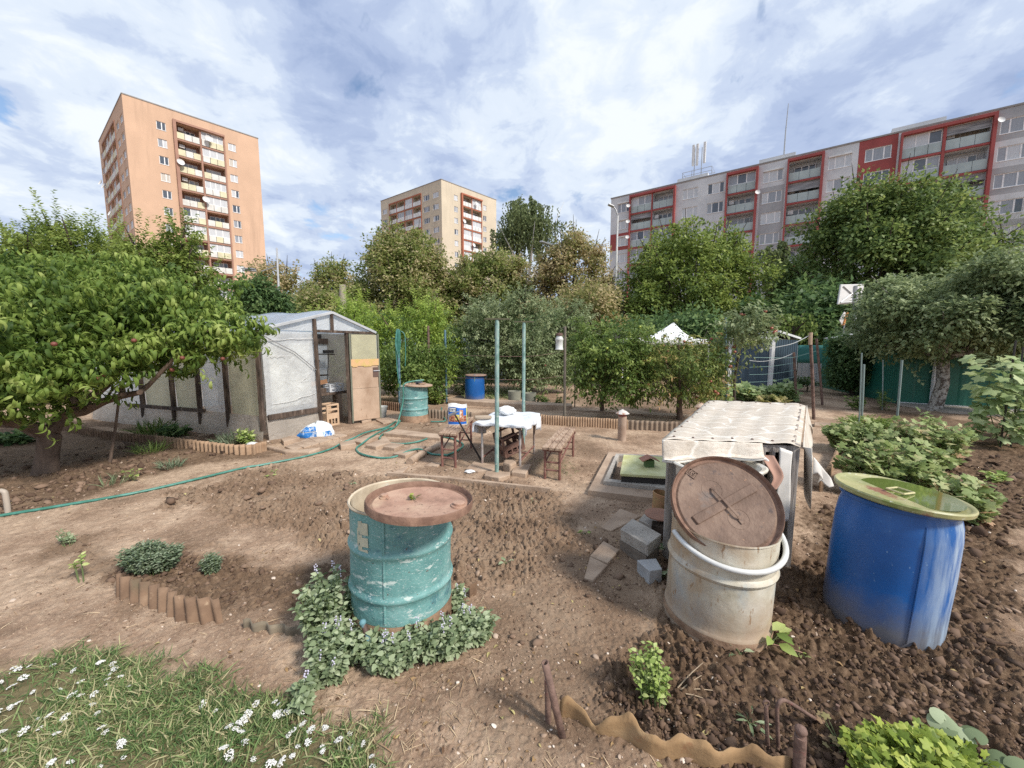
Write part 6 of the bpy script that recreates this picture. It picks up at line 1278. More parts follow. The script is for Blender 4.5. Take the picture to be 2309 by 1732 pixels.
def stone_cloth():
    m, t_, b = nodes_of('stone patterned oilcloth'); lk = t_.links.new; tcn = t_.nodes.new('ShaderNodeTexCoord'); mp = t_.nodes.new('ShaderNodeMapping'); lk(tcn.outputs['Object'], mp.inputs[0]); mp.inputs['Scale'].default_value = (3.0, 5.0, 4.5); mp.inputs['Rotation'].default_value = (0, 0, .5)
    ns = t_.nodes.new('ShaderNodeTexNoise'); lk(mp.outputs[0], ns.inputs['Vector']); ns.inputs['Scale'].default_value = 1.4; ad = t_.nodes.new('ShaderNodeMix'); ad.data_type = 'RGBA'; ad.inputs[0].default_value = .30; lk(mp.outputs[0], ad.inputs[6]); lk(ns.outputs['Color'], ad.inputs[7])
    v = t_.nodes.new('ShaderNodeTexVoronoi'); v.feature = 'DISTANCE_TO_EDGE'; v.inputs['Scale'].default_value = 1.35; lk(ad.outputs[2], v.inputs['Vector'])
    vc = t_.nodes.new('ShaderNodeTexVoronoi'); vc.inputs['Scale'].default_value = 1.35; lk(ad.outputs[2], vc.inputs['Vector'])
    n2 = _tex(t_, 'noise', 9, mp.outputs[0], 6, .7); r = t_.nodes.new('ShaderNodeValToRGB'); ramp(r, [(.3, (0.50, 0.43, 0.35)), (.5, (0.60, 0.54, 0.46)), (.70, (0.68, 0.63, 0.55))]); lk(n2, r.inputs[0])
    mr = t_.nodes.new('ShaderNodeMapRange'); lk(v.outputs['Distance'], mr.inputs[0]); mr.inputs[1].default_value = .012; mr.inputs[2].default_value = .045
    mx = t_.nodes.new('ShaderNodeMix'); mx.data_type = 'RGBA'; lk(mr.outputs[0], mx.inputs[0]); mx.inputs[6].default_value = (.74, .70, .63, 1); lk(r.outputs[0], mx.inputs[7])
    sc_ = t_.nodes.new('ShaderNodeSeparateColor'); lk(vc.outputs['Color'], sc_.inputs[0]); vr = t_.nodes.new('ShaderNodeMapRange'); lk(sc_.outputs[0], vr.inputs[0]); vr.inputs[3].default_value = 0; vr.inputs[4].default_value = .45; m2_ = t_.nodes.new('ShaderNodeMix'); m2_.data_type = 'RGBA'; lk(vr.outputs[0], m2_.inputs[0]); lk(r.outputs[0], m2_.inputs[6]); m2_.inputs[7].default_value = (.44, .36, .28, 1); lk(m2_.outputs[2], mx.inputs[7])
    lk(mx.outputs[2], b.inputs['Base Color']); b.inputs['Roughness'].default_value = .42
    bp = t_.nodes.new('ShaderNodeBump'); bp.inputs['Strength'].default_value = .35; bp.inputs['Distance'].default_value = .02; lk(n2, bp.inputs['Height']); lk(bp.outputs[0], b.inputs['Normal'])
    return m
tarp_m = stone_cloth(); tb = mat('white oilcloth back', (0.68, 0.66, 0.62), 5, .6)
tarp = empty('oilcloth_cover', up((NL + FRp) / 2, zt), 'white oilcloth with stone pattern nailed over the plank box', 'cover')
q = MB()
def topp(u, v):
    p = NL.lerp(NR, u).lerp(FLp.lerp(FRp, u), v); z = zt + .008 + .006 * math.sin(u * 11 + v * 17) * math.sin(v * 9) + .004 * math.sin(u * 29)
    e = .05 * (1 - u) * 0; return up(p, z)
nl_ = (NL - NR).normalized()
q.grid(lambda u, v: topp(-.06 + 1.10 * u, -.02 + 1.04 * v) - V(0, 0, .02 * max(0, u - .93) / .07), 30, 50); q.obj('cloth_top', tarp_m, tarp, smooth=True, solid=.004, sharp=80)
outn = V(fd.y, -fd.x, 0)
def flap(u, v):   # front fall, rolled at its hem, torn away to the right
    s = -.06 + .80 * u; p = NL.lerp(NR, s) - sdv * .05 + outn * (.015 + .035 * v + .012 * math.sin(u * 15) * v); dep = (.145 - .055 * u + .01 * math.sin(u * 9)) * v
    if v > .85: p += outn * .02 * math.sin((v - .85) / .15 * 3.1)
    return up(p, zt + .008 - dep)
q = MB(); q.grid(flap, 36, 14); q.obj('front_flap', tarp_m, tarp, smooth=True, solid=.004, sharp=80)
q = MB(); hem = [flap(i / 20, 1) + V(0, 0, -.004) for i in range(21)] + [NL.lerp(NR, .80) + outn * .06 + V(0, 0, zt - .15), NL.lerp(NR, .86) + outn * .05 + V(0, 0, zt - .215)]
q.tube(hem, [.013] * 21 + [.010, .003], 8); q.obj('rolled_hem', tb, tarp, smooth=True)
sn_ = V(sdv.y, -sdv.x, 0)
def sidef(u, v): p = NR.lerp(FRp, -.02 + 1.05 * u) + fd * .035 + sn_ * (.015 + .05 * v + .025 * math.sin(u * 21) * v); return up(p, zt - .012 - (.34 + .10 * math.sin(u * 5 + 1) + .08 * math.sin(u * 13)) * v * (1 if u > .06 else u / .06))
q = MB(); q.grid(sidef, 50, 12); q.obj('side_flap', mat('side of oilcloth', [(.4, (0.52, 0.46, 0.39)), (.6, (0.66, 0.62, 0.55))], 8, .5, stretch=(1, 1, .2)), tarp, smooth=True, solid=.004, sharp=80)
def strip(u, v): p = NR + fd * (-.125 + .085 * u) + outn * (.045 + .02 * v + .006 * math.sin(v * 7 + u * 3)); return up(p, zt - .02 - .56 * v * (1 - .10 * u) - .03 * u)
q = MB(); q.grid(strip, 8, 20); q.obj('hanging_strip', tb, tarp, smooth=True, solid=.005, sharp=80)
def rag(u, v): p = NR + fd * (.13 + .13 * u + .04 * v * math.sin(u * 7)) + sdv * (.1 + .1 * u); return up(p, zt - .12 - .18 * u - .13 * v * (1 - .5 * u) + .02 * math.sin(u * 19) * v)
q = MB(); q.grid(rag, 12, 8); q.obj('torn_corner', tb, tarp, smooth=True, solid=.004, sharp=80)
q = MB()
for u in np.linspace(0.0, 1.0, 7):
    for v in (.015, .97): p = topp(.02 + .96 * u, v); q.lathe([(.011, 0), (.006, .006)], 8, None, p + V(0, 0, .004), capt=True)
for v in np.linspace(.1, .9, 8):
    for u in (-.02, .99): p = topp(u, v); q.lathe([(.011, 0), (.006, .006)], 8, None, p + V(0, 0, .004), capt=True)
q.obj('nail', rust_p, tarp)['kind'] = 'stuff'
pk_ = mat('faded pink plastic', (0.36, 0.22, 0.17), 3, .85, spec=.2)
q = MB(); a = at(1727, 1028, 2.70); pe = spl([a, at(1741, 1050, 2.64), at(1752, 1076, 2.60), at(1738, 1104, 2.56)], 8); q.grid(lambda u, v: pe[round(v * (len(pe) - 1))] + V(-.045 + .09 * u, .03 * math.sin(u * 3.14) - .02, .012 * (u - .5)) * (1 - .35 * v), 8, 24); tag(q.obj('plastic_elbow', pk_, loc=a, smooth=True, solid=.006), 'faded pink bent plastic piece sticking out under the oilcloth', 'plastic piece')

# ================================================================== DRUMS
teal_d = mat('flaking teal drum paint', [(.32, (0.075, 0.20, 0.20)), (.5, (0.14, 0.31, 0.30)), (.68, (0.22, 0.40, 0.39))], 3.0, .55, bump=.25, bscale=30, layers=((7, .60, .72, (0.045, 0.14, 0.17), (1, 1, 1.6)), (5, .56, .66, (0.06, 0.17, 0.20), (1, 1, 1.5)), (38, .61, .67, (0.46, 0.56, 0.55), (1, 1, 2.4)), (90, .60, .66, (0.52, 0.60, 0.58), (1, 1, 3)), (9, .60, .64, (0.44, 0.53, 0.51), (1, 1, 2.5)), (34, .66, .70, (0.10, 0.065, 0.05))))
rust_d = mat('rusty drum foot', [(.35, (0.20, 0.12, 0.075)), (.65, (0.40, 0.27, 0.18))], 9, .85, bump=.3)
cream_d = mat('cream drum inside', [(.35, (0.34, 0.27, 0.19)), (.6, (0.56, 0.48, 0.36)), (.72, (0.62, 0.64, 0.62))], 5, .7)
def drum_prof(r, h, ribs, z0=0.0, rib=.013):
    pr = []; z = z0
    zs = sorted(set([z0, h] + [q for b in ribs for q in (b - .024, b - .012, b, b + .012, b + .024)] + [z0 + (h - z0) * k / 14 for k in range(15)]))
    for z in zs:
        dr = 0
        for b in ribs: d = abs(z - b); dr = max(dr, rib * max(0, 1 - (d / .024) ** 1.6))
        pr.append((r + dr, z))
    return pr
tb_ = V(-.66, 2.18, gz(-.66, 2.18) - .02)
td = empty('steel_drum', tb_, 'flaking teal steel drum with catmint round its foot in the foreground', 'drum', None, (R(-1.0), R(.6), 0))
W_ = lambda a, z: 1 + .008 * math.sin(2 * a + 1) + .006 * math.sin(5 * a + z * 9)
q = MB(); pr = drum_prof(.285, .775, (.31, .555), .17); q.lathe(pr, 64, None, tb_, W_, capb=False); q.obj('shell', teal_d, td, smooth=True)
q = MB(); q.lathe([(.284, .775), (.291, .778), (.293, .785), (.288, .792), (.279, .786), (.276, .77)], 64, None, tb_, W_, capb=False); q.obj('rim', cream_d, td, smooth=True)
q = MB(); q.lathe([(.287, -.06), (.290, .0), (.286, .17)], 64, None, tb_, W_); q.obj('rusty_foot', rust_d, td, smooth=True)
q = MB(); q.lathe([(.274, .785), (.272, .15), (.001, .15)], 48, None, tb_, W_, capb=False); q.obj('inside', cream_d, td, smooth=True)
q = MB(); a_ = -1.62; q.beam(tb_ + V(.286 * math.cos(a_), .286 * math.sin(a_), .19), tb_ + V(.286 * math.cos(a_), .286 * math.sin(a_), .77), .012, .008, (0, -1, 0)); q.obj('weld_seam', teal_d, td, bevel=.003)
q = MB()
for i, (da, z0, z1, w) in enumerate(((0, .68, .74, .016), (.0, .615, .665, .017), (.0, .57, .605, .016), (.10, .665, .735, .03), (.10, .60, .655, .03), (.10, .56, .59, .028), (-.06, .60, .70, .007))):
    aa = -2.12 + da; n_ = V(math.cos(aa), math.sin(aa), 0); tt = V(-n_.y, n_.x, 0); c = tb_ + n_ * .2885
    q.add([c - tt * w + V(0, 0, z0), c + tt * w + V(0, 0, z0 + .004), c + tt * w * .9 + V(0, 0, z1), c - tt * w + V(0, 0, z1 - .006)], [(0, 1, 2, 3)])
q.obj('label_remains', mat('yellowed label paper', (0.50, 0.48, 0.36), 20, .8), td, solid=.001)['kind'] = 'stuff'
lid_r = mat('rusty lid', [(.32, (0.20, 0.115, 0.08)), (.47, (0.36, 0.215, 0.155)), (.66, (0.46, 0.31, 0.225))], 4.5, .75, bump=.3, bscale=40, layers=((26, .60, .68, (0.16, 0.10, 0.07)), (3, .56, .7, (0.48, 0.35, 0.24))))
rim_r = mat('dark rusted rim', [(.35, (0.13, 0.07, 0.048)), (.65, (0.25, 0.15, 0.105))], 14, .8, bump=.3, bscale=40)
def drum_lid(name, label, c, rot, r, m, bungs=True):
    t = empty(name, c, label, 'lid', None, rot); q = MB()
    q.lathe([(.001, 0), (r * .80, 0), (r * .86, .004), (r * .90, -.004)], 72, None, (0, 0, 0), capb=False); q.obj('lid_plate', m, t, smooth=True, local=True)
    q = MB(); q.lathe([(r * .90, -.004), (r * .95, .0), (r * .965, .022), (r * .985, .028), (r, .02), (r * 1.0, -.012), (r * .97, -.014), (r * .94, -.012), (.001, -.012)], 72, None, (0, 0, 0), capb=False); q.obj('lid_rim', rim_r, t, smooth=True, local=True)
    return t
tl = drum_lid('drum_lid', 'rusty round lid lying askew on the teal drum', V(-.488, 1.972, .812), (R(-3), R(3), 0), .278, lid_r)
for x, y, r in ((.21, -.03, .032), (-.20, .03, .02)): q = MB(); q.lathe([(r * 1.35, 0), (r * 1.3, .007), (r, .008), (r, .020), (r * .85, .022), (.001, .022)], 20, None, V(x, y, .001), capb=False); q.obj('bung', lid_r, tl, smooth=True, local=True)
# back teal drum with wooden lid
bb = f(935, 948); s_ = .285; ztb = at(940, 870, bb.y).z
t = empty('steel_drum', bb, 'teal steel drum behind the hose loop with a round wooden lid', 'drum'); q = MB(); q.lathe(drum_prof(.285, ztb, (ztb * .36, ztb * .67), .14), 48, None, bb, W_, capb=False); q.lathe([(.285, ztb), (.291, ztb + .006), (.28, ztb + .01)], 48, None, bb, W_, capb=False); q.obj('shell', teal_d, t, smooth=True)
q = MB(); q.lathe([(.30, -.05), (.298, .0), (.286, .14)], 48, None, bb, W_); q.obj('rusty_foot', rust_d, t, smooth=True)
q = MB(); q.lathe([(.278, ztb), (.275, .1), (.001, .1)], 40, None, bb, W_, capb=False); q.obj('inside', cream_d, t, smooth=True)
q = MB(); c = bb + V(.10, -.03, ztb + .022); q.lathe([(.001, -.012), (.30, -.012), (.305, 0), (.30, .012), (.001, .014)], 40, Matrix.Rotation(R(3), 3, 'Y'), c); tag(q.obj('drum_lid', mat('tan board lid', (0.40, 0.28, 0.2), 3, .85, stretch=(1, 6, 1)), loc=c, smooth=True), 'round tan board lid on the back teal drum', 'lid')
q = MB(); q.beam(c + V(-.17, -.08, .03), c + V(-.05, .02, .03), .05, .03); tag(q.obj('wood_block', plank_m, loc=c), 'wooden block left of the dark rag on the back drum lid', 'block', 'blocks on the back drum lid')
q = MB(); q.beam(c + V(.06, -.12, .03), c + V(.14, .02, .035), .05, .035); tag(q.obj('wood_block', plank_m, loc=c), 'wooden block right of the dark rag on the back drum lid', 'block', 'blocks on the back drum lid')
blob('dark_rag', 'dark blue grey rag between two blocks on the back drum lid', 'rag', c + V(.02, .02, .012), .07, (1.2, .8, .55), mat('dark rag', (0.04, 0.05, 0.065), 8, .8), 6, .35)
# blue plastic drums
blue_d = mat('scuffed blue plastic', [(.3, (0.005, 0.065, 0.24)), (.55, (0.008, 0.105, 0.36)), (.75, (0.03, 0.16, 0.44))], 1.6, .42, layers=((2.2, .55, .75, (0.05, 0.15, 0.36), (1, 1, .6)), (60, .66, .70, (0.16, 0.28, 0.46), (1, 1, .5))), bump=.06, bscale=10)
def blue_dirt(m):   # dried mud splashed round the foot and weathered stripes down one side
    t_ = m.node_tree; lk = t_.links.new; b = t_.nodes['Principled BSDF']; src = b.inputs['Base Color'].links[0].from_socket
    tcn = t_.nodes.new('ShaderNodeTexCoord'); sp = t_.nodes.new('ShaderNodeSeparateXYZ'); lk(tcn.outputs['Object'], sp.inputs[0]); nz = _tex(t_, 'noise', 6, tcn.outputs['Object'], 6, .65)
    a = t_.nodes.new('ShaderNodeMath'); a.operation = 'MULTIPLY_ADD'; lk(nz, a.inputs[0]); a.inputs[1].default_value = -.30; lk(sp.outputs['Z'], a.inputs[2])
    mr = t_.nodes.new('ShaderNodeMapRange'); lk(a.outputs[0], mr.inputs[0]); mr.inputs[1].default_value = .10; mr.inputs[2].default_value = -.12; mr.inputs[3].default_value = 0; mr.inputs[4].default_value = .85
    mx = t_.nodes.new('ShaderNodeMix'); mx.data_type = 'RGBA'; lk(mr.outputs[0], mx.inputs[0]); lk(src, mx.inputs[6]); mx.inputs[7].default_value = (.17, .155, .135, 1)
    mp = t_.nodes.new('ShaderNodeMapping'); lk(tcn.outputs['Object'], mp.inputs[0]); mp.inputs['Scale'].default_value = (1, 1, .12); st_ = _tex(t_, 'noise', 16, mp.outputs[0], 5, .6)
    xs = t_.nodes.new('ShaderNodeMapRange'); lk(sp.outputs['X'], xs.inputs[0]); xs.inputs[1].default_value = .10; xs.inputs[2].default_value = .25
    s2 = t_.nodes.new('ShaderNodeMapRange'); lk(st_, s2.inputs[0]); s2.inputs[1].default_value = .38; s2.inputs[2].default_value = .58
    mu = t_.nodes.new('ShaderNodeMath'); mu.operation = 'MULTIPLY'; lk(xs.outputs[0], mu.inputs[0]); lk(s2.outputs[0], mu.inputs[1])
    m2 = t_.nodes.new('ShaderNodeMix'); m2.data_type = 'RGBA'; lk(mu.outputs[0], m2.inputs[0]); lk(mx.outputs[2], m2.inputs[6]); m2.inputs[7].default_value = (.34, .44, .56, 1); lk(m2.outputs[2], b.inputs['Base Color'])
blue_dirt(blue_d)
def foot_stain(m, col, z0, z1, amt=.8, sc=5):
    t_ = m.node_tree; lk = t_.links.new; b = t_.nodes['Principled BSDF']; src = b.inputs['Base Color'].links[0].from_socket
    tcn = t_.nodes.new('ShaderNodeTexCoord'); sp = t_.nodes.new('ShaderNodeSeparateXYZ'); lk(tcn.outputs['Object'], sp.inputs[0]); nz = _tex(t_, 'noise', sc, tcn.outputs['Object'], 7, .7)
    a = t_.nodes.new('ShaderNodeMath'); a.operation = 'MULTIPLY_ADD'; lk(nz, a.inputs[0]); a.inputs[1].default_value = -.45; lk(sp.outputs['Z'], a.inputs[2])
    mr = t_.nodes.new('ShaderNodeMapRange'); lk(a.outputs[0], mr.inputs[0]); mr.inputs[1].default_value = z1 - .22; mr.inputs[2].default_value = z0 - .22; mr.inputs[4].default_value = amt
    mx = t_.nodes.new('ShaderNodeMix'); mx.data_type = 'RGBA'; lk(mr.outputs[0], mx.inputs[0]); lk(src, mx.inputs[6]); mx.inputs[7].default_value = (*col, 1); lk(mx.outputs[2], b.inputs['Base Color'])
def blue_drum(label, c, r, h, rot):
    t = empty('plastic_drum', c, label, 'drum', None, rot); q = MB()
    q.lathe([(r * .93, -.08), (r * .985, -.02), (r * 1.0, .05), (r * 1.0, h * .25), (r * 1.01, h * .5), (r, h * .78), (r * .975, h * .88), (r * .93, h * .945), (r * .93, h * .962), (r * .985, h * .967), (r * .985, h * .99), (r * .94, h), (r * .9, h * .97), (r * .9, h * .2), (.001, h * .2)], 64, None, (0, 0, 0), lambda a, z: 1 + .010 * math.sin(3 * a + 1.1) + .006 * math.sin(2 * a + 4 * z))
    q.obj('shell', blue_d, t, smooth=True, local=True, sharp=50)
    q = MB(); a = -1.15; q.tube([V(math.cos(a) * r * k, math.sin(a) * r * k, z) for z, k in ((.02, .995), (h * .25, 1.005), (h * .5, 1.012), (h * .78, 1.005), (h * .9, .965))], .0045, 6); q.obj('mould_seam', blue_d, t, smooth=True, local=True); return t
bd = blue_drum('big blue plastic drum with a green lid at the right', V(2.24, 2.20, gz(2.24, 2.2)), .272, .755, (Matrix.Rotation(R(3.5), 3, 'Y') @ Matrix.Rotation(-.75, 3, 'Z')).to_euler())
lid_g = mat('mossy green lid paint', [(.36, (0.20, 0.215, 0.09)), (.5, (0.31, 0.31, 0.14)), (.66, (0.42, 0.385, 0.21))], 2.6, .4, layers=((3, .56, .64, (0.17, 0.21, 0.06)), (4, .57, .63, (0.24, 0.11, 0.07)), (40, .6, .68, (0.5, 0.5, 0.4))))
lr = .296; lt = empty('drum_lid', V(2.285, 2.195, .770), 'green metal lid with a square handle holding rain water on the blue drum', 'lid', None, (R(1.5), R(5), 0))
q = MB(); q.lathe([(.001, 0), (lr * .91, 0), (lr * .94, .006), (lr * .965, .014), (lr * 1.0, .016), (lr * 1.02, .008), (lr * 1.01, -.012), (lr * .98, -.02), (lr * .95, -.012), (.001, -.012)], 72, None, (0, 0, 0), capb=False); q.obj('lid_plate', lid_g, lt, smooth=True, local=True)
hm_ = Matrix.Rotation(.35, 3, 'Z'); q = MB()
for a, b in (((-.055, -.04), (.055, -.04)), ((.055, -.04), (.055, .04)), ((.055, .04), (-.055, .04)), ((-.055, .04), (-.055, -.04))): q.tube([hm_ @ V(*a, .018), hm_ @ V(*b, .018)], .0055, 6)
q.obj('lid_handle', mat('worn yellow handle paint', (0.46, 0.42, 0.22), 9, .6), lt, local=True)
m, t_, b_ = nodes_of('green rain water'); b_.inputs['Base Color'].default_value = (.15, .20, .05, 1); b_.inputs['Roughness'].default_value = .03; b_.inputs['Transmission Weight'].default_value = .4
q = MB(); q.lathe([(.001, .0), (.2, .0)], 40, Matrix.Rotation(R(-5), 3, 'Y') @ Matrix.Diagonal((1.0, 1.2, 1)), V(.055, 0, .009), capb=False); q.obj('rain_water', m, lt, local=True)
bk = f(1071, 908); hb = at(1071, 847, bk.y).z; t = blue_drum('blue plastic drum far behind the table in the rough grass', bk, .27, hb, (0, 0, 1.0))
q = MB(); q.lathe([(.001, 0), (.29, 0), (.30, .015), (.29, .03), (.001, .03)], 32, None, bk + V(.03, 0, hb)); tag(q.obj('drum_lid', mat('brown board lid', (0.27, 0.18, 0.14), 6, .85), loc=bk + V(.03, 0, hb), smooth=True), 'brown round lid on the back blue drum', 'lid')
for lb, x0, x1, y in (('grey concrete drum half hidden left of the farther teal pole', 1150, 1170, 893), ('grey concrete planter right of the farther teal pole', 1184, 1203, 899)):
    a = f((x0 + x1) / 2, y + 14); q = MB(); q.lathe([(.17, -.05), (.185, .32), (.16, .32), (.15, .2), (.001, .2)], 24, None, a); tag(q.obj('planter_tub', mat('mossy tub ' + lb[:8] + str(x0), (0.24, 0.24, 0.19), 5, .9), loc=a, smooth=True), lb, 'tub')
a = f(1037, 905); blob('stone', 'brown boulder left of the back blue drum', 'stone', a, .13, (1.2, .8, .75), mat('brown boulder', (0.20, 0.15, 0.12), 6, .95, bump=.4), 12, .15)
# white drum cut low, with rusty lid leaning in it
white_d = mat('rust streaked white enamel', [(.32, (0.40, 0.36, 0.27)), (.5, (0.56, 0.53, 0.44)), (.66, (0.64, 0.62, 0.55))], 3.5, .5, bump=.12, bscale=30, layers=((2.6, .46, .66, (0.40, 0.30, 0.20), (1, 1, .6)), (3, .52, .68, (0.36, 0.42, 0.44), (1, 1, .5)), (30, .60, .68, (0.27, 0.17, 0.10), (1, 1, .4))))
foot_stain(white_d, (.36, .25, .165), .05, .30)
wb = V(1.235, 2.19, gz(1.235, 2.19) + .02); wr, wh = .282, .575
wd = empty('white_drum', wb, 'rust streaked white drum with a grey ring and lid leaning in its mouth', 'drum', None, (R(1), R(2), 0))
Ww = lambda a, z: 1 + (.02 * math.sin(2 * a + .6) + .012 * math.sin(3 * a)) * (z / wh if z > 0 else 0)
q = MB(); q.lathe([(wr * 1.035, -.06), (wr * 1.035, .02), (wr * 1.01, .045)] + [(a, z) for a, z in drum_prof(wr, wh - .01, (.36,), .05, .014)] + [(wr * 1.02, wh - .004), (wr * 1.015, wh + .004), (wr * .985, wh), (wr * .965, wh - .02)], 64, None, wb, Ww); q.obj('shell', white_d, wd, smooth=True)
q = MB(); q.lathe([(wr * .965, wh - .005), (wr * .95, .08), (.001, .08)], 48, None, wb, Ww, capb=False); q.obj('inside', mat('dark rusty inside', (0.14, 0.10, 0.075), 6, .8), wd, smooth=True)
q = MB(); q.lathe([(wr * 1.042, -.01), (wr * 1.045, .018), (wr * 1.036, .03)], 64, None, wb, None, capb=False); q.obj('rusty_foot', rust_d, wd, smooth=True)
q = MB(); P = []
for i in range(40):
    a = math.radians(185 + 175 * i / 39); P.append(wb + V(math.cos(a) * (wr + .024), math.sin(a) * (wr + .022), .535 - .085 * math.sin(math.radians(180 * i / 39)) + .015 * math.cos(a)))
q.tube(P, .0145, 10); q.obj('ring_handle', mat('pale grey plastic ring', (0.58, 0.59, 0.58), 5, .45), wd, smooth=True)
lidb = mat('brown rusty lid', [(.3, (0.095, 0.058, 0.040)), (.5, (0.165, 0.105, 0.075)), (.7, (0.24, 0.165, 0.12))], 5, .7, bump=.35, bscale=36, layers=((18, .60, .68, (0.10, 0.07, 0.06)), (4, .62, .72, (0.13, 0.11, 0.10)), (40, .64, .70, (0.36, 0.2, 0.11))))
Bp, Tp = V(1.185, 1.945, .515), V(1.27, 2.335, .945); yv = (Tp - Bp).normalized(); xv = V(1, -.22, 0); xv = (xv - yv * xv.dot(yv)).normalized(); zv = xv.cross(yv)
LM = Matrix((xv, yv, zv)).transposed(); lc = (Bp + Tp) / 2
wl = drum_lid('drum_lid', 'brown rusty lid with a bar handle leaning in the white drum', lc, LM.to_euler(), .293, lidb)
q = MB(); M_ = Matrix.Rotation(R(33), 3, 'Z'); q.box(M_ @ V(0, 0, .005), (.42, .052, .014), M_); q.obj('pressed_band', lidb, wl, bevel=.006, local=True)
M2 = Matrix.Rotation(R(-55), 3, 'Z'); q = MB(); q.beam(M2 @ V(-.085, 0, .022), M2 @ V(.085, 0, .022), .013, .005, (0, 0, 1)); q.beam(M2 @ V(-.11, 0, .004), M2 @ V(-.083, 0, .022), .013, .005); q.beam(M2 @ V(.11, 0, .004), M2 @ V(.083, 0, .022), .013, .005); q.beam(M2 @ V(.10, 0, .005), M2 @ V(.13, 0, .005), .02, .005); q.obj('bar_handle', lidb, wl, bevel=.002, local=True)
for sx in (-1, 1):
    q = MB(); q.lathe([(.058, .0003), (.0575, .0014), (.0555, .0014), (.055, .0003)], 32, None, M2 @ V(sx * .10, 0, 0), capb=False); q.obj('pressed_ring', lidb, wl, smooth=True, local=True)
def text_part(body, size, depth, m, par, M, name):
    cu = bpy.data.curves.new(name, 'FONT'); cu.body = body; cu.size = size; cu.extrude = depth; cu.align_x = 'CENTER'; cu.align_y = 'CENTER'
    o = bpy.data.objects.new(name, cu); COL.objects.link(o); bpy.context.view_layer.update()
    me = bpy.data.meshes.new_from_object(o.evaluated_get(bpy.context.evaluated_depsgraph_get())); bpy.data.objects.remove(o); me.transform(M)
    return link(name, me, m, par)
M3 = Matrix.Rotation(R(-38), 3, 'Z'); em = V(-.155, .175, .0)
q = MB()
for a, b in (((-.028, -.022), (.028, -.022)), ((.028, -.022), (.028, .022)), ((.028, .022), (-.028, .022)), ((-.028, .022), (-.028, -.022))): q.beam(em + M3 @ V(*a, .003), em + M3 @ V(*b, .003), .004, .006)
q.obj('stamp_frame', lidb, wl, local=True)
text_part('69', .042, .003, lidb, wl, Matrix.Translation(em + V(0, 0, .003)) @ M3.to_4x4(), 'stamp_number')
# white basin standing behind the lid, inside the box mouth
wq = V(1.47, 2.62, 0); q = MB(); q.lathe([(.265, -.02), (.27, .5), (.275, .84), (.285, .86), (.30, .862), (.303, .872), (.29, .88), (.265, .872), (.25, .82), (.001, .80)], 48, Matrix.Rotation(R(-4), 3, 'X'), wq + V(0, 0, -.075)); tag(q.obj('white_tub', mat('chipped white enamel', [(.40, (0.50, 0.46, 0.38)), (.55, (0.66, 0.64, 0.58))], 9, .5, layers=((35, .63, .68, (0.25, 0.16, 0.10)),)), loc=wq, smooth=True), 'white enamel tub half inside the plank box behind the leaning lid', 'tub')
# rusty strap beside the drum
q = MB(); a = V(1.62, 2.38, .45); q.grid(lambda u, v: a + V(.02 * math.sin(v * 3) + .07 * u + .02 * v, .05 * u, -.48 * v + .03 * u), 3, 12); tag(q.obj('rusty_strip', mat('dark rusty strip', (0.10, 0.065, 0.05), 8, .7), loc=a, smooth=True, solid=.004), 'dark rusty metal strip standing between the white drum and the plank box', 'metal strip')

# ================================================================== STAKES AND RODS IN FRONT
def rod(label, pts, r, m, name='iron_stake', cat='stake', hollow=False):
    q = MB(); q.tube(pts, r, 12, cap=not hollow); return tag(q.obj(name, m, loc=pts[0], smooth=True, solid=.004 if hollow else 0), label, cat, 'rusty stakes at the near bed')
rp = mat('rusty pipe', [(.35, (0.10, 0.06, 0.048)), (.65, (0.215, 0.135, 0.105))], 16, .8, bump=.3, layers=((9, .6, .7, (0.2, 0.06, 0.055)),))
a = on(gp(1274, 1658), -.05); b = at(1229, 1494, a.y + .0); rod('taller hollow rusty pipe stake leaning to the left', [a, b], .0135, rp, hollow=True)
a = on(gp(1237, 1628), -.05); b = at(1234, 1532, a.y + .01); rod('shorter reddish stake behind the leaning hollow pipe', [a, b], .013, rp)
a = on(gp(1802, 1762), -.1); b = at(1805, 1660, a.y); q = MB(); q.tube([a, b], .02, 14); q.tube([b, b + V(0, 0, .012)], .013, 12); q.ball(b + V(0, 0, .024), .021, 14, (1, 1, .85)); tag(q.obj('iron_stake', rp, loc=a, smooth=True), 'rusty round headed iron stake at the bottom edge', 'stake', 'rusty stakes at the near bed')
a = on(gp(1735, 1684), -.05); b = at(1727, 1592, a.y); q = MB(); q.tube([a, b], .008, 8); q.tube([b + V(.012 * math.sin(i * .7), 0, .012 - .012 * math.cos(i * .7)) for i in range(9)], .004, 6); tag(q.obj('iron_stake', rp, loc=a, smooth=True), 'thin rusty rod with an eye on top left of the bent rod', 'rod', 'rusty stakes at the near bed')
a = on(gp(1758, 1684), -.05); rod('thin rusty rod bent into a wide hook above the lettuce bed', spl([a, at(1753, 1640, a.y), at(1752, 1600, a.y), at(1757, 1584, a.y), at(1768, 1579, a.y + .01), at(1790, 1590, a.y + .03), at(1830, 1616, a.y + .08), at(1866, 1637, a.y + .13), at(1880, 1630, a.y + .14), at(1885, 1612, a.y + .14), at(1889, 1590, a.y + .14)], 4), .0075, rp, 'bent_rod', 'rod')
a = on(gp(858, 1515), -.03); b = at(818, 1404, a.y + .09); q = MB(); q.tube([a, b], .0135, 12); q.ball(b, .018, 12); tag(q.obj('iron_stake', mat('chipped blue rusty stake', [(.44, (0.09, 0.055, 0.045)), (.54, (0.12, 0.26, 0.30))], 13, .7), loc=a, smooth=True), 'chipped blue and rust iron stake leaning in the catmint', 'stake', 'rusty stakes at the near bed')
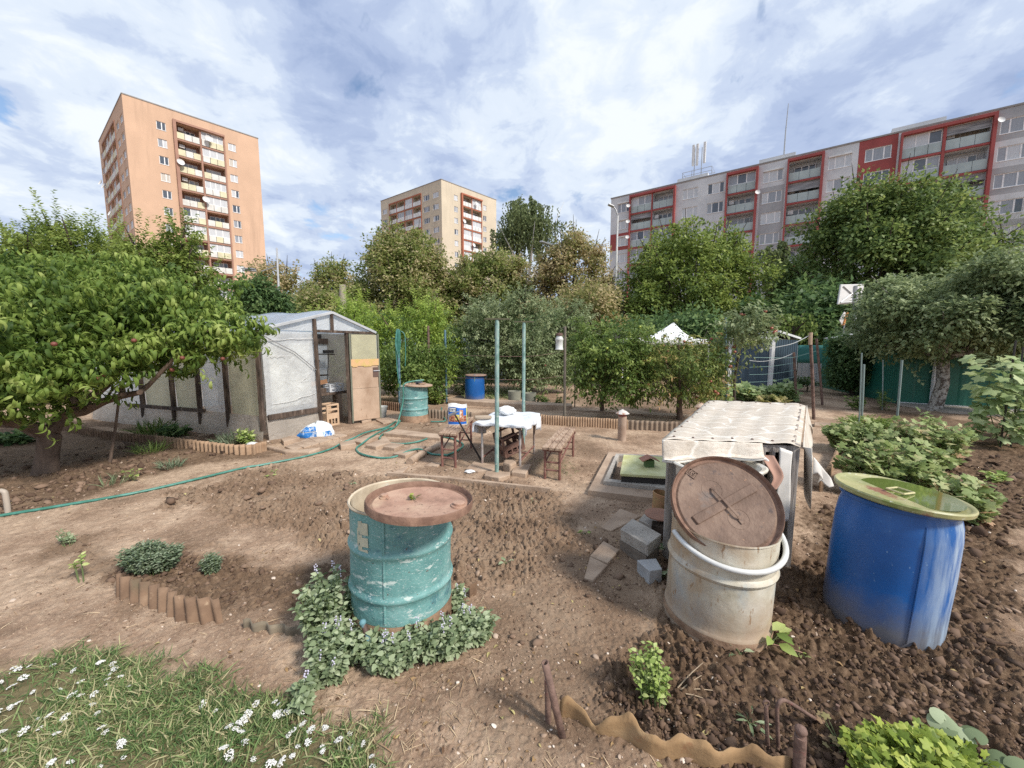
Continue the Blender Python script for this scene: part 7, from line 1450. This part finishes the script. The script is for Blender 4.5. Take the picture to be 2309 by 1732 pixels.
a = f(18, 1155); q = MB(); z_ = at(10, 1108, a.y).z; q.tube(spl([a - V(0, 0, .05), up(a, z_ - .04), up(a, z_) - V(.02, 0, 0), up(a, z_ + .003) - V(.07, 0, 0), up(a, z_ - .03) - V(.10, 0, 0)], 5), .022, 12); tag(q.obj('bent_pipe', mat('pale plastic pipe', (0.42, 0.36, 0.30), 7, .6), loc=a, smooth=True), 'short pale bent pipe sticking out of the ground at the left edge', 'pipe')
q = MB(); a = f(1055, 1350); q.grid(lambda u, v: a + V(.05 * u + .012 * abs((u * 3) % 2 - 1), .06 * u, -.05 + .14 * v), 12, 3); tag(q.obj('edging_sheet', rust_b, loc=a, solid=.005), 'small folded piece of brown edging right of the teal drum', 'edging')
q = MB(); a = f(790, 1330); q.grid(lambda u, v: a + V(.06 * u, .05 * u, -.05 + .12 * v), 4, 3); tag(q.obj('edging_sheet', rust_b, loc=a, solid=.005), 'brown edging end behind the catmint left of the teal drum', 'edging')
blob('white_stone', 'white crumpled bag at the near end of the greenhouse bed', 'bag', f(569, 1008), .08, (1.2, .8, .5), bagw, 15, .25)
# ================================================================== SMALL PLANTS
stem_m = mat('green stem', (0.10, 0.14, 0.05), 8, .7); dstem_m = mat('woody stem', (0.16, 0.11, 0.075), 8, .85)
lf_mint = leafmat('catmint leaves', [(0.0, (0.12, 0.165, 0.085)), (0.5, (0.245, 0.31, 0.175)), (1.0, (0.42, 0.48, 0.32))], .75, .25, 3)
lf_fresh = leafmat('fresh pea leaves', [(0.0, (0.16, 0.24, 0.06)), (0.5, (0.34, 0.44, 0.13)), (1.0, (0.52, 0.58, 0.26))], .55, .35, 3)
lf_lett = leafmat('bright salad leaves', [(0.0, (0.12, 0.18, 0.03)), (0.5, (0.27, 0.35, 0.06)), (1.0, (0.46, 0.50, 0.13))], .5, .3, 3)
lf_curr = leafmat('currant leaves', [(0.0, (0.11, 0.16, 0.055)), (0.45, (0.235, 0.31, 0.115)), (0.8, (0.40, 0.46, 0.22)), (0.93, (0.52, 0.49, 0.28)), (1.0, (0.48, 0.32, 0.2))], .55, .35, 2)
lf_squash = leafmat('broad squash leaves', [(0.0, (0.15, 0.22, 0.09)), (0.5, (0.30, 0.39, 0.17)), (1.0, (0.47, 0.54, 0.30))], .5, .35, 1.5)
lf_herb = leafmat('rosemary leaves', [(0.0, (0.07, 0.105, 0.06)), (0.5, (0.155, 0.205, 0.125)), (1.0, (0.29, 0.34, 0.24))], .6, .2, 3)
lf_dill = leafmat('carrot tops', [(0.0, (0.09, 0.15, 0.03)), (1.0, (0.25, 0.34, 0.08))], .6, .3, 3)
def lobed(n=5, r=.5, depth=.35):
    """palmate leaf of length 1: a fan of lobes round the stalk end"""
    v = [(0, .35, 0)]; k = max(14, n * 4)
    for i in range(k + 1):
        a = -2.5 + 5.0 * i / k; rr = .5 * (1 - depth * (.5 + .5 * math.cos(a * n * 1.25 + math.pi))) * (1 + .25 * math.cos(a)); v.append((rr * math.sin(a) * 1.05, .35 + rr * math.cos(a) * 1.05, -.12 * rr * rr * 4 + .04 * math.cos(a * n * 1.25)))
    return np.array(v), np.array([(0, i, i + 1, i + 1) for i in range(1, k + 1)])[:, :3]
LT_PALM = lobed(); LT_ROUND = lobed(1, .5, .1)
def stalks(mb, base, tips, r=.004):
    for t_ in tips: b = Vector(base) + V(random.uniform(-.02, .02), random.uniform(-.02, .02), 0); t_ = Vector(t_); mb.tube([b, b.lerp(t_, .55) + V(0, 0, .04 * (t_ - b).length), t_], [r, r * .8, r * .45], 5, cap=False)
def herb(name, label, cat, base, spread, h, nst, per, tpl, leaf, size, group=None, lean=(0, 0), seed=1, stem=None, up0=.15, flw=None, wh=.5):
    """stems fanning from one root with leaves set all along them"""
    random.seed(seed); rs = np.random.default_rng(seed); root = empty(name, base, label, cat, group); P = []; D = []; U = []; mb = MB(); tips = []
    for i in range(nst):
        a = rs.random() * 6.283; k = rs.random() ** .5; hh = h * (.55 + .45 * rs.random()) * (1 - .35 * k)
        b = Vector(base) + V(spread[0] * k * .55 * math.cos(a), spread[1] * k * .55 * math.sin(a), 0); t_ = Vector(base) + V(spread[0] * k * math.cos(a) + lean[0] * hh, spread[1] * k * math.sin(a) + lean[1] * hh, hh)
        m_ = b.lerp(t_, .5) + V(0, 0, .12 * hh); mb.tube([b - V(0, 0, .02), m_, t_], [.0035, .003, .0015], 4, cap=False); tips.append(t_)
        for j in range(per):
            s = up0 + (1 - up0) * (j + rs.random() * .6) / per; q = (b * (1 - s) ** 2 + m_ * (2 * s * (1 - s)) + t_ * s * s); an = j * 2.4 + rs.random()
            P.append(q); D.append((math.cos(an) + rs.normal() * .2, math.sin(an) + rs.normal() * .2, .3 + wh * (s - .5) + rs.normal() * .3)); U.append((.15 * math.cos(an) + rs.normal() * .42, .15 * math.sin(an) - .15 + rs.normal() * .42, .9))
    n = len(P); mb.obj('stem', stem or stem_m, root); scatter('foliage', tpl, np.array(P), np.array(D), np.array(U), size * (.6 + .7 * rs.random(n)), leaf, root, rnd=rs.random(n))
    if flw: flw(root, tips)
    return root, tips
# catmint round the teal drum
lil = mat('pale lilac catmint flowers', (0.52, 0.50, 0.62), 20, .7)
def lilac(n):
    def f_(root, tips):
        q = MB()
        for t_ in sorted(tips, key=lambda p: -p.z)[:n]:
            for k in range(9): q.ball(Vector(t_) + V(random.uniform(-.008, .008), random.uniform(-.008, .008), -.045 + .0075 * k + .01), .0042, 5)
        o = q.obj('flower_spike', lil, root); o['kind'] = 'stuff'
    return f_
GM = 'catmint clumps round the teal drum'
for i, (lb, px, sp, h, n) in enumerate((('tallest catmint clump climbing the left side of the teal drum', (745, 1430), (.15, .17), .34, 110), ('catmint clump at the left front of the teal drum', (770, 1500), (.16, .13), .19, 110), ('catmint clump in front of the rusty drum foot', (880, 1505), (.17, .10), .15, 110),
                                       ('catmint clump at the right front of the teal drum', (985, 1475), (.17, .11), .18, 110), ('catmint clump trailing out to the right of the teal drum', (1060, 1445), (.14, .10), .17, 80), ('small catmint clump nearest the grass', (690, 1600), (.055, .05), .13, 24), ('catmint sprig clump behind the drum on its right', (1030, 1370), (.07, .10), .13, 22), ('low catmint clump between the grass and the drum', (735, 1545), (.10, .06), .12, 36))):
    b = on(gp(*px)); herb('catmint', lb, 'plant', b, (sp[0] * 1.15, sp[1] * 1.15), h * 1.3, int(n * .75), 14, LT_MINT, lf_mint, .034, GM, seed=100 + i, flw=lilac(4 if n > 100 else 2))
herb('pea_plant', 'fresh green pea plant in front of the white drum', 'plant', on(gp(1475, 1590)), (.10, .06), .36, 24, 15, LT_OVAL, lf_fresh, .030, seed=3, lean=(-.16, .1))
b = on(gp(1540, 1560)); q = MB(); stalks(q, b, [b + V(.10, .03, .05), b + V(.13, -.02, .02), b + V(.07, -.05, .01), b + V(.12, .06, .09)], .003); tag(q.obj('dry_stalks', mat('dry straw stalk', (0.45, 0.35, 0.24), 9, .9), loc=b), 'dry pale stalks lying right of the pea plant', 'stalks')
def rosette(name, label, base, n, size, tpl, leaf, h=.06, group=None, seed=1, cat='plant', sp=.05):
    rs = np.random.default_rng(seed); random.seed(seed); root = empty(name, base, label, cat, group); a = rs.random(n) * 6.283; k = rs.random(n) ** .6
    tip = np.stack([base.x + sp * k * np.cos(a), base.y + sp * k * np.sin(a), base.z + h * (.4 + .6 * rs.random(n))], 1); q = MB(); stalks(q, base, tip, .0022); q.obj('stem', stem_m, root)
    d = np.stack([np.cos(a), np.sin(a), .15 + .3 * rs.random(n)], 1); u_ = rs.normal(size=(n, 3)) * .25; u_[:, 2] += 1; scatter('foliage', tpl, tip, d, u_, size * (.7 + .5 * rs.random(n)), leaf, root, rnd=rs.random(n)); return root
b = on(gp(1735, 1455)); rosette('strawberry_plant', 'bright green strawberry plant at the right foot of the white drum', b, 11, .085, LT_OVAL, lf_fresh, .10, seed=5, sp=.08)
rosette('strawberry_plant', 'small strawberry plant just left of the bright one under the white drum', on(gp(1672, 1482)), 5, .06, LT_OVAL, lf_mint, .03, seed=6, sp=.04); rosette('strawberry_plant', 'tiny strawberry runner plant right of the white drum', on(gp(1808, 1476)), 5, .032, LT_OVAL, lf_fresh, .02, seed=7, sp=.025)
q = MB(); q.tube(spl([on(gp(1672, 1480), .02), on(gp(1735, 1462), .025), on(gp(1805, 1475), .012), on(gp(1840, 1482), .008)]), .0018, 4); tag(q.obj('runner', mat('reddish runner', (0.36, 0.20, 0.14), 9, .7), loc=on(gp(1735, 1462))), 'thin reddish strawberry runner on the soil', 'runner')
rosette('ground_ivy', 'small round leaved weed in front of the grey blocks', on(gp(1480, 1250), .05), 6, .055, LT_ROUND, lf_mint, .05, seed=8, sp=.04); rosette('ground_ivy', 'round leaved weed at the left foot of the white drum', on(gp(1492, 1300)), 9, .045, LT_ROUND, lf_mint, .06, seed=9, sp=.05)
rosette('weed', 'narrow leaved weed left of the eyed rod', on(gp(1690, 1625)), 12, .06, leaf_tpl(.22, 3, .6, .3), lf_mint, .02, seed=10, sp=.03)
# lettuce and clover at the bottom right corner
b = on(gp(2085, 1790)); herb('salad_clump', 'bright yellow green salad clump at the bottom right corner', 'plant', b, (.27, .17), .20, 300, 7, LT_PALM, lf_lett, .038, seed=11, up0=.5)
b = on(gp(2190, 1745)); rosette('salad_clump', 'whitish green broad leaves on the right of the salad clump', b, 16, .085, LT_ROUND, lf_mint, .10, seed=12, sp=.10)
b = on(gp(1900, 1690)); rosette('clover', 'wilted reddish clover left of the salad clump', b, 22, .035, LT_PALM, leafmat('wilted clover', [(0, (0.16, 0.10, 0.06)), (.6, (0.30, 0.20, 0.12)), (1, (0.24, 0.26, 0.10))], .7, .2), .06, seed=13, sp=.09)
# currant bushes on the right
GC = 'currant bushes on the right'
for i, (lb, px, sp, h, n, ln) in enumerate((('dense currant bush behind the green lid of the blue drum', (2010, 1110), (.55, .35), .55, 110, (0, 0)), ('currant bush at the back left corner of the currant row', (1935, 1020), (.45, .4), .42, 80, (0, 0)), ('currant bush with bleached leaf tips in the middle of the row', (2085, 1050), (.5, .4), .62, 90, (0, 0)), ('sprawling currant branch right of the blue drum', (2165, 1170), (.22, .22), .34, 34, (.35, .1)))):
    herb('currant_bush', lb, 'bush', on(gp(*px)), sp, h * 1.35, n, 15, LT_PALM, lf_curr, .088, GC, ln, 200 + i, dstem_m, .12)
herb('carrot_tops', 'feathery bright green carrot tops left of the currants', 'plant', on(gp(1950, 965)), (.55, .40), .28, 130, 16, leaf_tpl(.20, 2, .5, .2), lf_dill, .085, None, seed=41)
def vine(label, b, h, n, size, seed):
    rs = np.random.default_rng(seed); random.seed(seed); root = empty('cucumber_plant', b, label, 'plant', 'cucumber plants at the right edge'); q = MB(); P = []; D = []; U = []
    for k in range(5):
        a = k * 1.26 + rs.random(); t_ = b + V(.22 * math.cos(a), .18 * math.sin(a), h * (.75 + .25 * rs.random())); m_ = b.lerp(t_, .5) + V(rs.normal() * .05, rs.normal() * .05, 0); q.tube([b, m_, t_], [.008, .006, .003], 5)
        for j in range(n // 5):
            s = .10 + .9 * (j + rs.random()) / (n // 5); c = b.lerp(t_, s); an = rs.random() * 6.283; ln = .10 + .20 * (1 - s * .7) * rs.random() + .04
            e = c + V(math.cos(an) * ln, math.sin(an) * ln, .06); q.tube([c, c.lerp(e, .6) + V(0, 0, .03), e], .003, 4, cap=False); P.append(e); D.append((math.cos(an), math.sin(an), -.5 + rs.normal() * .4)); U.append((math.cos(an) * .6 + rs.normal() * .4, math.sin(an) * .6 - .35 + rs.normal() * .4, .75))
    q.obj('stem', stem_m, root); sz = size * np.linspace(1.15, .45, 1)[0] * (.55 + .6 * rs.random(len(P))); scatter('foliage', LT_PALM, np.array(P), np.array(D), np.array(U), sz, lf_squash, root, rnd=rs.random(len(P)))
for i, (lb, px, sp, h, n) in enumerate((('tall broad leaved cucumber plant at the right edge', (2255, 1010), (.42, .35), 1.5, 46), ('cucumber plant cut by the right edge of the view', (2345, 1000), (.45, .35), 1.55, 40))):
    vine(lb, on(gp(*px)), h, 170, .19, 220 + i)
    b = on(gp(*px)); q = MB(); q.tube([b, b + V(.02, 0, 1.7)], .013, 6); q.tube([b + V(.3, .1, 0), b + V(.28, .1, 1.6)], .012, 6); tag(q.obj('bean_stake', dark_m, loc=b), 'pair of dark thin stakes beside the ' + lb.replace('tall broad leaved ', '').replace(' of the view', ''), 'stake')
herb('rose_plant', 'low leafy shoot sprouting from dark soil at the right', 'plant', on(gp(2240, 1085)), (.12, .10), .16, 10, 7, LT_OVAL, lf_fresh, .07, seed=51)
herb('tomato_plant', 'thin young plant beside the grey green pole in front of the green garage', 'plant', on(gp(1990, 925)), (.2, .2), .75, 9, 16, leaf_tpl(.3, 2, .7, .2), lf_mid, .10, seed=52); herb('tomato_plant', 'small dark plant left of the thicker grey green pole', 'plant', on(gp(1925, 925)), (.25, .2), .5, 10, 14, LT_OVAL, lf_mid, .10, seed=53)
GV = 'squash plants in front of the blue shed'
for i, (lb, px, sp, h, n) in enumerate((('leafy squash plant under the blue shed corner post', (1690, 905), (.6, .4), .42, 46), ('leafy squash plant behind the white covered box', (1610, 905), (.5, .4), .40, 36), ('squash plant beside the short rusty post', (1765, 905), (.55, .4), .50, 40), ('yellowing squash plant at the far corner of the covered box', (1740, 915), (.4, .3), .22, 30))):
    herb('squash_plant', lb, 'plant', on(gp(*px)), sp, h * 1.35, n, 7, LT_PALM, lf_squash if i < 3 else leafmat('yellowing squash', [(0, (0.12, 0.14, 0.05)), (.6, (0.30, 0.28, 0.10)), (1, (0.40, 0.34, 0.18))]), .17, GV, seed=230 + i)
# herbs in the front left bed
herb('rosemary_bush', 'dense grey green herb bush in the front left bed', 'bush', on(gp(345, 1285)), (.21, .14), .25, 230, 26, leaf_tpl(.45, 2, .5, .2), lf_herb, .028, None, seed=61, up0=.2, wh=.2)
herb('rosemary_bush', 'small sparse grey herb right of the dense herb bush', 'bush', on(gp(478, 1290)), (.075, .06), .17, 60, 22, leaf_tpl(.42, 2, .5, .2), lf_herb, .022, None, seed=62)
b = on(gp(190, 1310)); herb('rose_plant', 'tiny rose with a bare stem and a leafy top at the left', 'plant', b, (.05, .05), .33, 4, 9, LT_OVAL, lf_fresh, .035, seed=63, up0=.65, lean=(-.1, .1))
herb('rose_plant', 'pale seedling shrub left of the tiny rose', 'plant', on(gp(150, 1228)), (.10, .06), .16, 8, 10, LT_OVAL, lf_mint, .03, seed=64, lean=(-.6, .2), up0=.4)
def tuft(label, px, n, h, leaf, sp=.1, seed=1, cat='plant', name='chive_tuft'):
    b = on(gp(*px)); rs = np.random.default_rng(seed); a = rs.random(n) * 6.28; k = rs.random(n) ** .5; p = np.stack([b.x + sp * .5 * k * np.cos(a), b.y + sp * .5 * k * np.sin(a), np.full(n, b.z)], 1); d = np.stack([np.cos(a) * k * .7, np.sin(a) * k * .7, np.ones(n) * .9], 1) + rs.normal(size=(n, 3)) * .12
    u_ = rs.normal(size=(n, 3)); u_[:, 2] += .3; root = empty(name, b, label, cat); scatter('foliage', leaf_tpl(.05, 4, 1.2, .3, .3), p, d, u_, h * (.6 + .5 * rs.random(n)), leaf, root, rnd=rs.random(n)); return root
tuft('grass tuft on the path below the greenhouse bed edging', (335, 1022), 110, .24, lf_mid, .3, 71); tuft('grey green chive tuft at the path edge', (386, 1055), 130, .17, lf_herb, .22, 72)
tuft('large dark grassy tuft in the greenhouse bed', (345, 980), 160, .36, lf_mid, .4, 73); tuft('blue grey leafy tuft at the near end of the greenhouse bed', (525, 1002), 220, .24, lf_herb, .45, 74)
herb('bed_plant', 'upright pale plant at the near end of the greenhouse bed', 'plant', on(gp(552, 1004)), (.16, .12), .34, 16, 12, LT_OVAL, lf_fresh, .075, seed=75); herb('bed_plant', 'dark low weed in the middle of the greenhouse bed', 'plant', on(gp(400, 985)), (.35, .15), .2, 20, 9, LT_OVAL, lf_dark, .12, seed=76)
tuft('broad iris leaves under the peach tree', (255, 1095), 26, .20, lf_mint, .22, 77, name='iris_clump'); rosette('weed', 'pale yellow green weed right of the iris leaves', on(gp(302, 1083)), 12, .07, LT_OVAL, lf_fresh, .12, seed=78, sp=.1)
herb('bed_plant', 'dark leafy plant behind the peach trunk at the left edge', 'plant', on(gp(30, 1000)), (.45, .2), .25, 26, 10, LT_OVAL, lf_dark, .12, seed=79)
for i, (lb, px) in enumerate((('wilted seedling in the dug bed left of the teal drum lid', (610, 1075)), ('small seedling in the dug bed at the upper left', (618, 1068)), ('drooping pale seedling behind the teal drum', (790, 1092)), ('drooping pale seedling right of the teal drum', (1140, 1272)), ('seedling in the dug bed below the pale board', (1198, 1130)), ('small seedling at the right end of the dug bed', (1318, 1206)))):
    rosette('seedling', lb, on(gp(*px)), 5, .055 if 'drooping' in lb else .045, LT_OVAL, lf_fresh if 'small' in lb or i < 2 else lf_mint, .03, 'seedlings in the dug bed', 80 + i, 'seedling', .03)
rosette('seedling', 'yellow green seedling sprouting on the rusty teal drum lid', V(-.53, 2.01, .815), 7, .028, LT_ROUND, lf_lett, .022, None, 90, 'seedling', .015)
herb('bed_plant', 'young green shrub behind the lantern pole', 'plant', on(gp(1225, 915)), (.2, .2), .42, 12, 14, LT_OVAL, lf_mid, .09, seed=91); herb('bed_plant', 'slim young shrub right of the farther planter', 'plant', on(gp(1259, 918)), (.14, .1), .4, 8, 14, LT_OVAL, lf_mid, .07, seed=92)
herb('bed_plant', 'green shrub right of the back teal drum', 'plant', on(gp(985, 912)), (.35, .25), .45, 40, 12, LT_OVAL, lf_yel, .08, seed=93); herb('bed_plant', 'pale leafy shrub behind the back blue drum', 'plant', on(gp(1045, 890)), (.5, .3), .75, 40, 12, LT_OVAL, lf_grey, .09, seed=94)
herb('marigold', 'leafy flower with yellow blooms beside the farther vent pipe', 'flower', on(gp(1600, 930)), (.22, .15), .32, 16, 9, LT_OVAL, lf_fresh, .08, seed=95)
# yarrow heads standing in the lawn
random.seed(17); yw = mat('white yarrow florets', (0.66, 0.66, 0.64), 30, .8); vs = []
for k in range(4):
    q = MB()
    for i in range(34 + 6 * k): a = random.random() * 6.28; r = .024 * random.random() ** .5; q.ball(V(r * math.cos(a), r * math.sin(a), .055 + .003 * random.random() - r * .3), .0042, 5, (1, 1, .6))
    q.m = 1; q.tube([V(.004, 0, 0), V(0, 0, .052)], .0014, 4); o = q.obj('yarrow_flower', [yw, stem_m]); vs.append(o.data); bpy.data.objects.remove(o)
n = 0
while n < 90:
    x, y = random.uniform(-20, 860), random.uniform(1500, 1745)
    p = gp(x, y); t_, am, lw = zones(np.array([p.x]), np.array([p.y]))
    if lw[0] < .5 or vnoise(np.array([p.x * 3.0]), np.array([p.y * 3.0]), 5)[0] < .42: continue
    o = bpy.data.objects.new('yarrow_flower', random.choice(vs)); COL.objects.link(o); o.location = on(p); o.rotation_euler = (random.uniform(-.55, .35), random.uniform(-.4, .4), random.random() * 6); s_ = random.uniform(.35, .75); o.scale = (s_,) * 3
    tag(o, 'flat white yarrow flower head standing in the lawn at the bottom left', 'flower', 'white yarrow flowers in the lawn'); n += 1
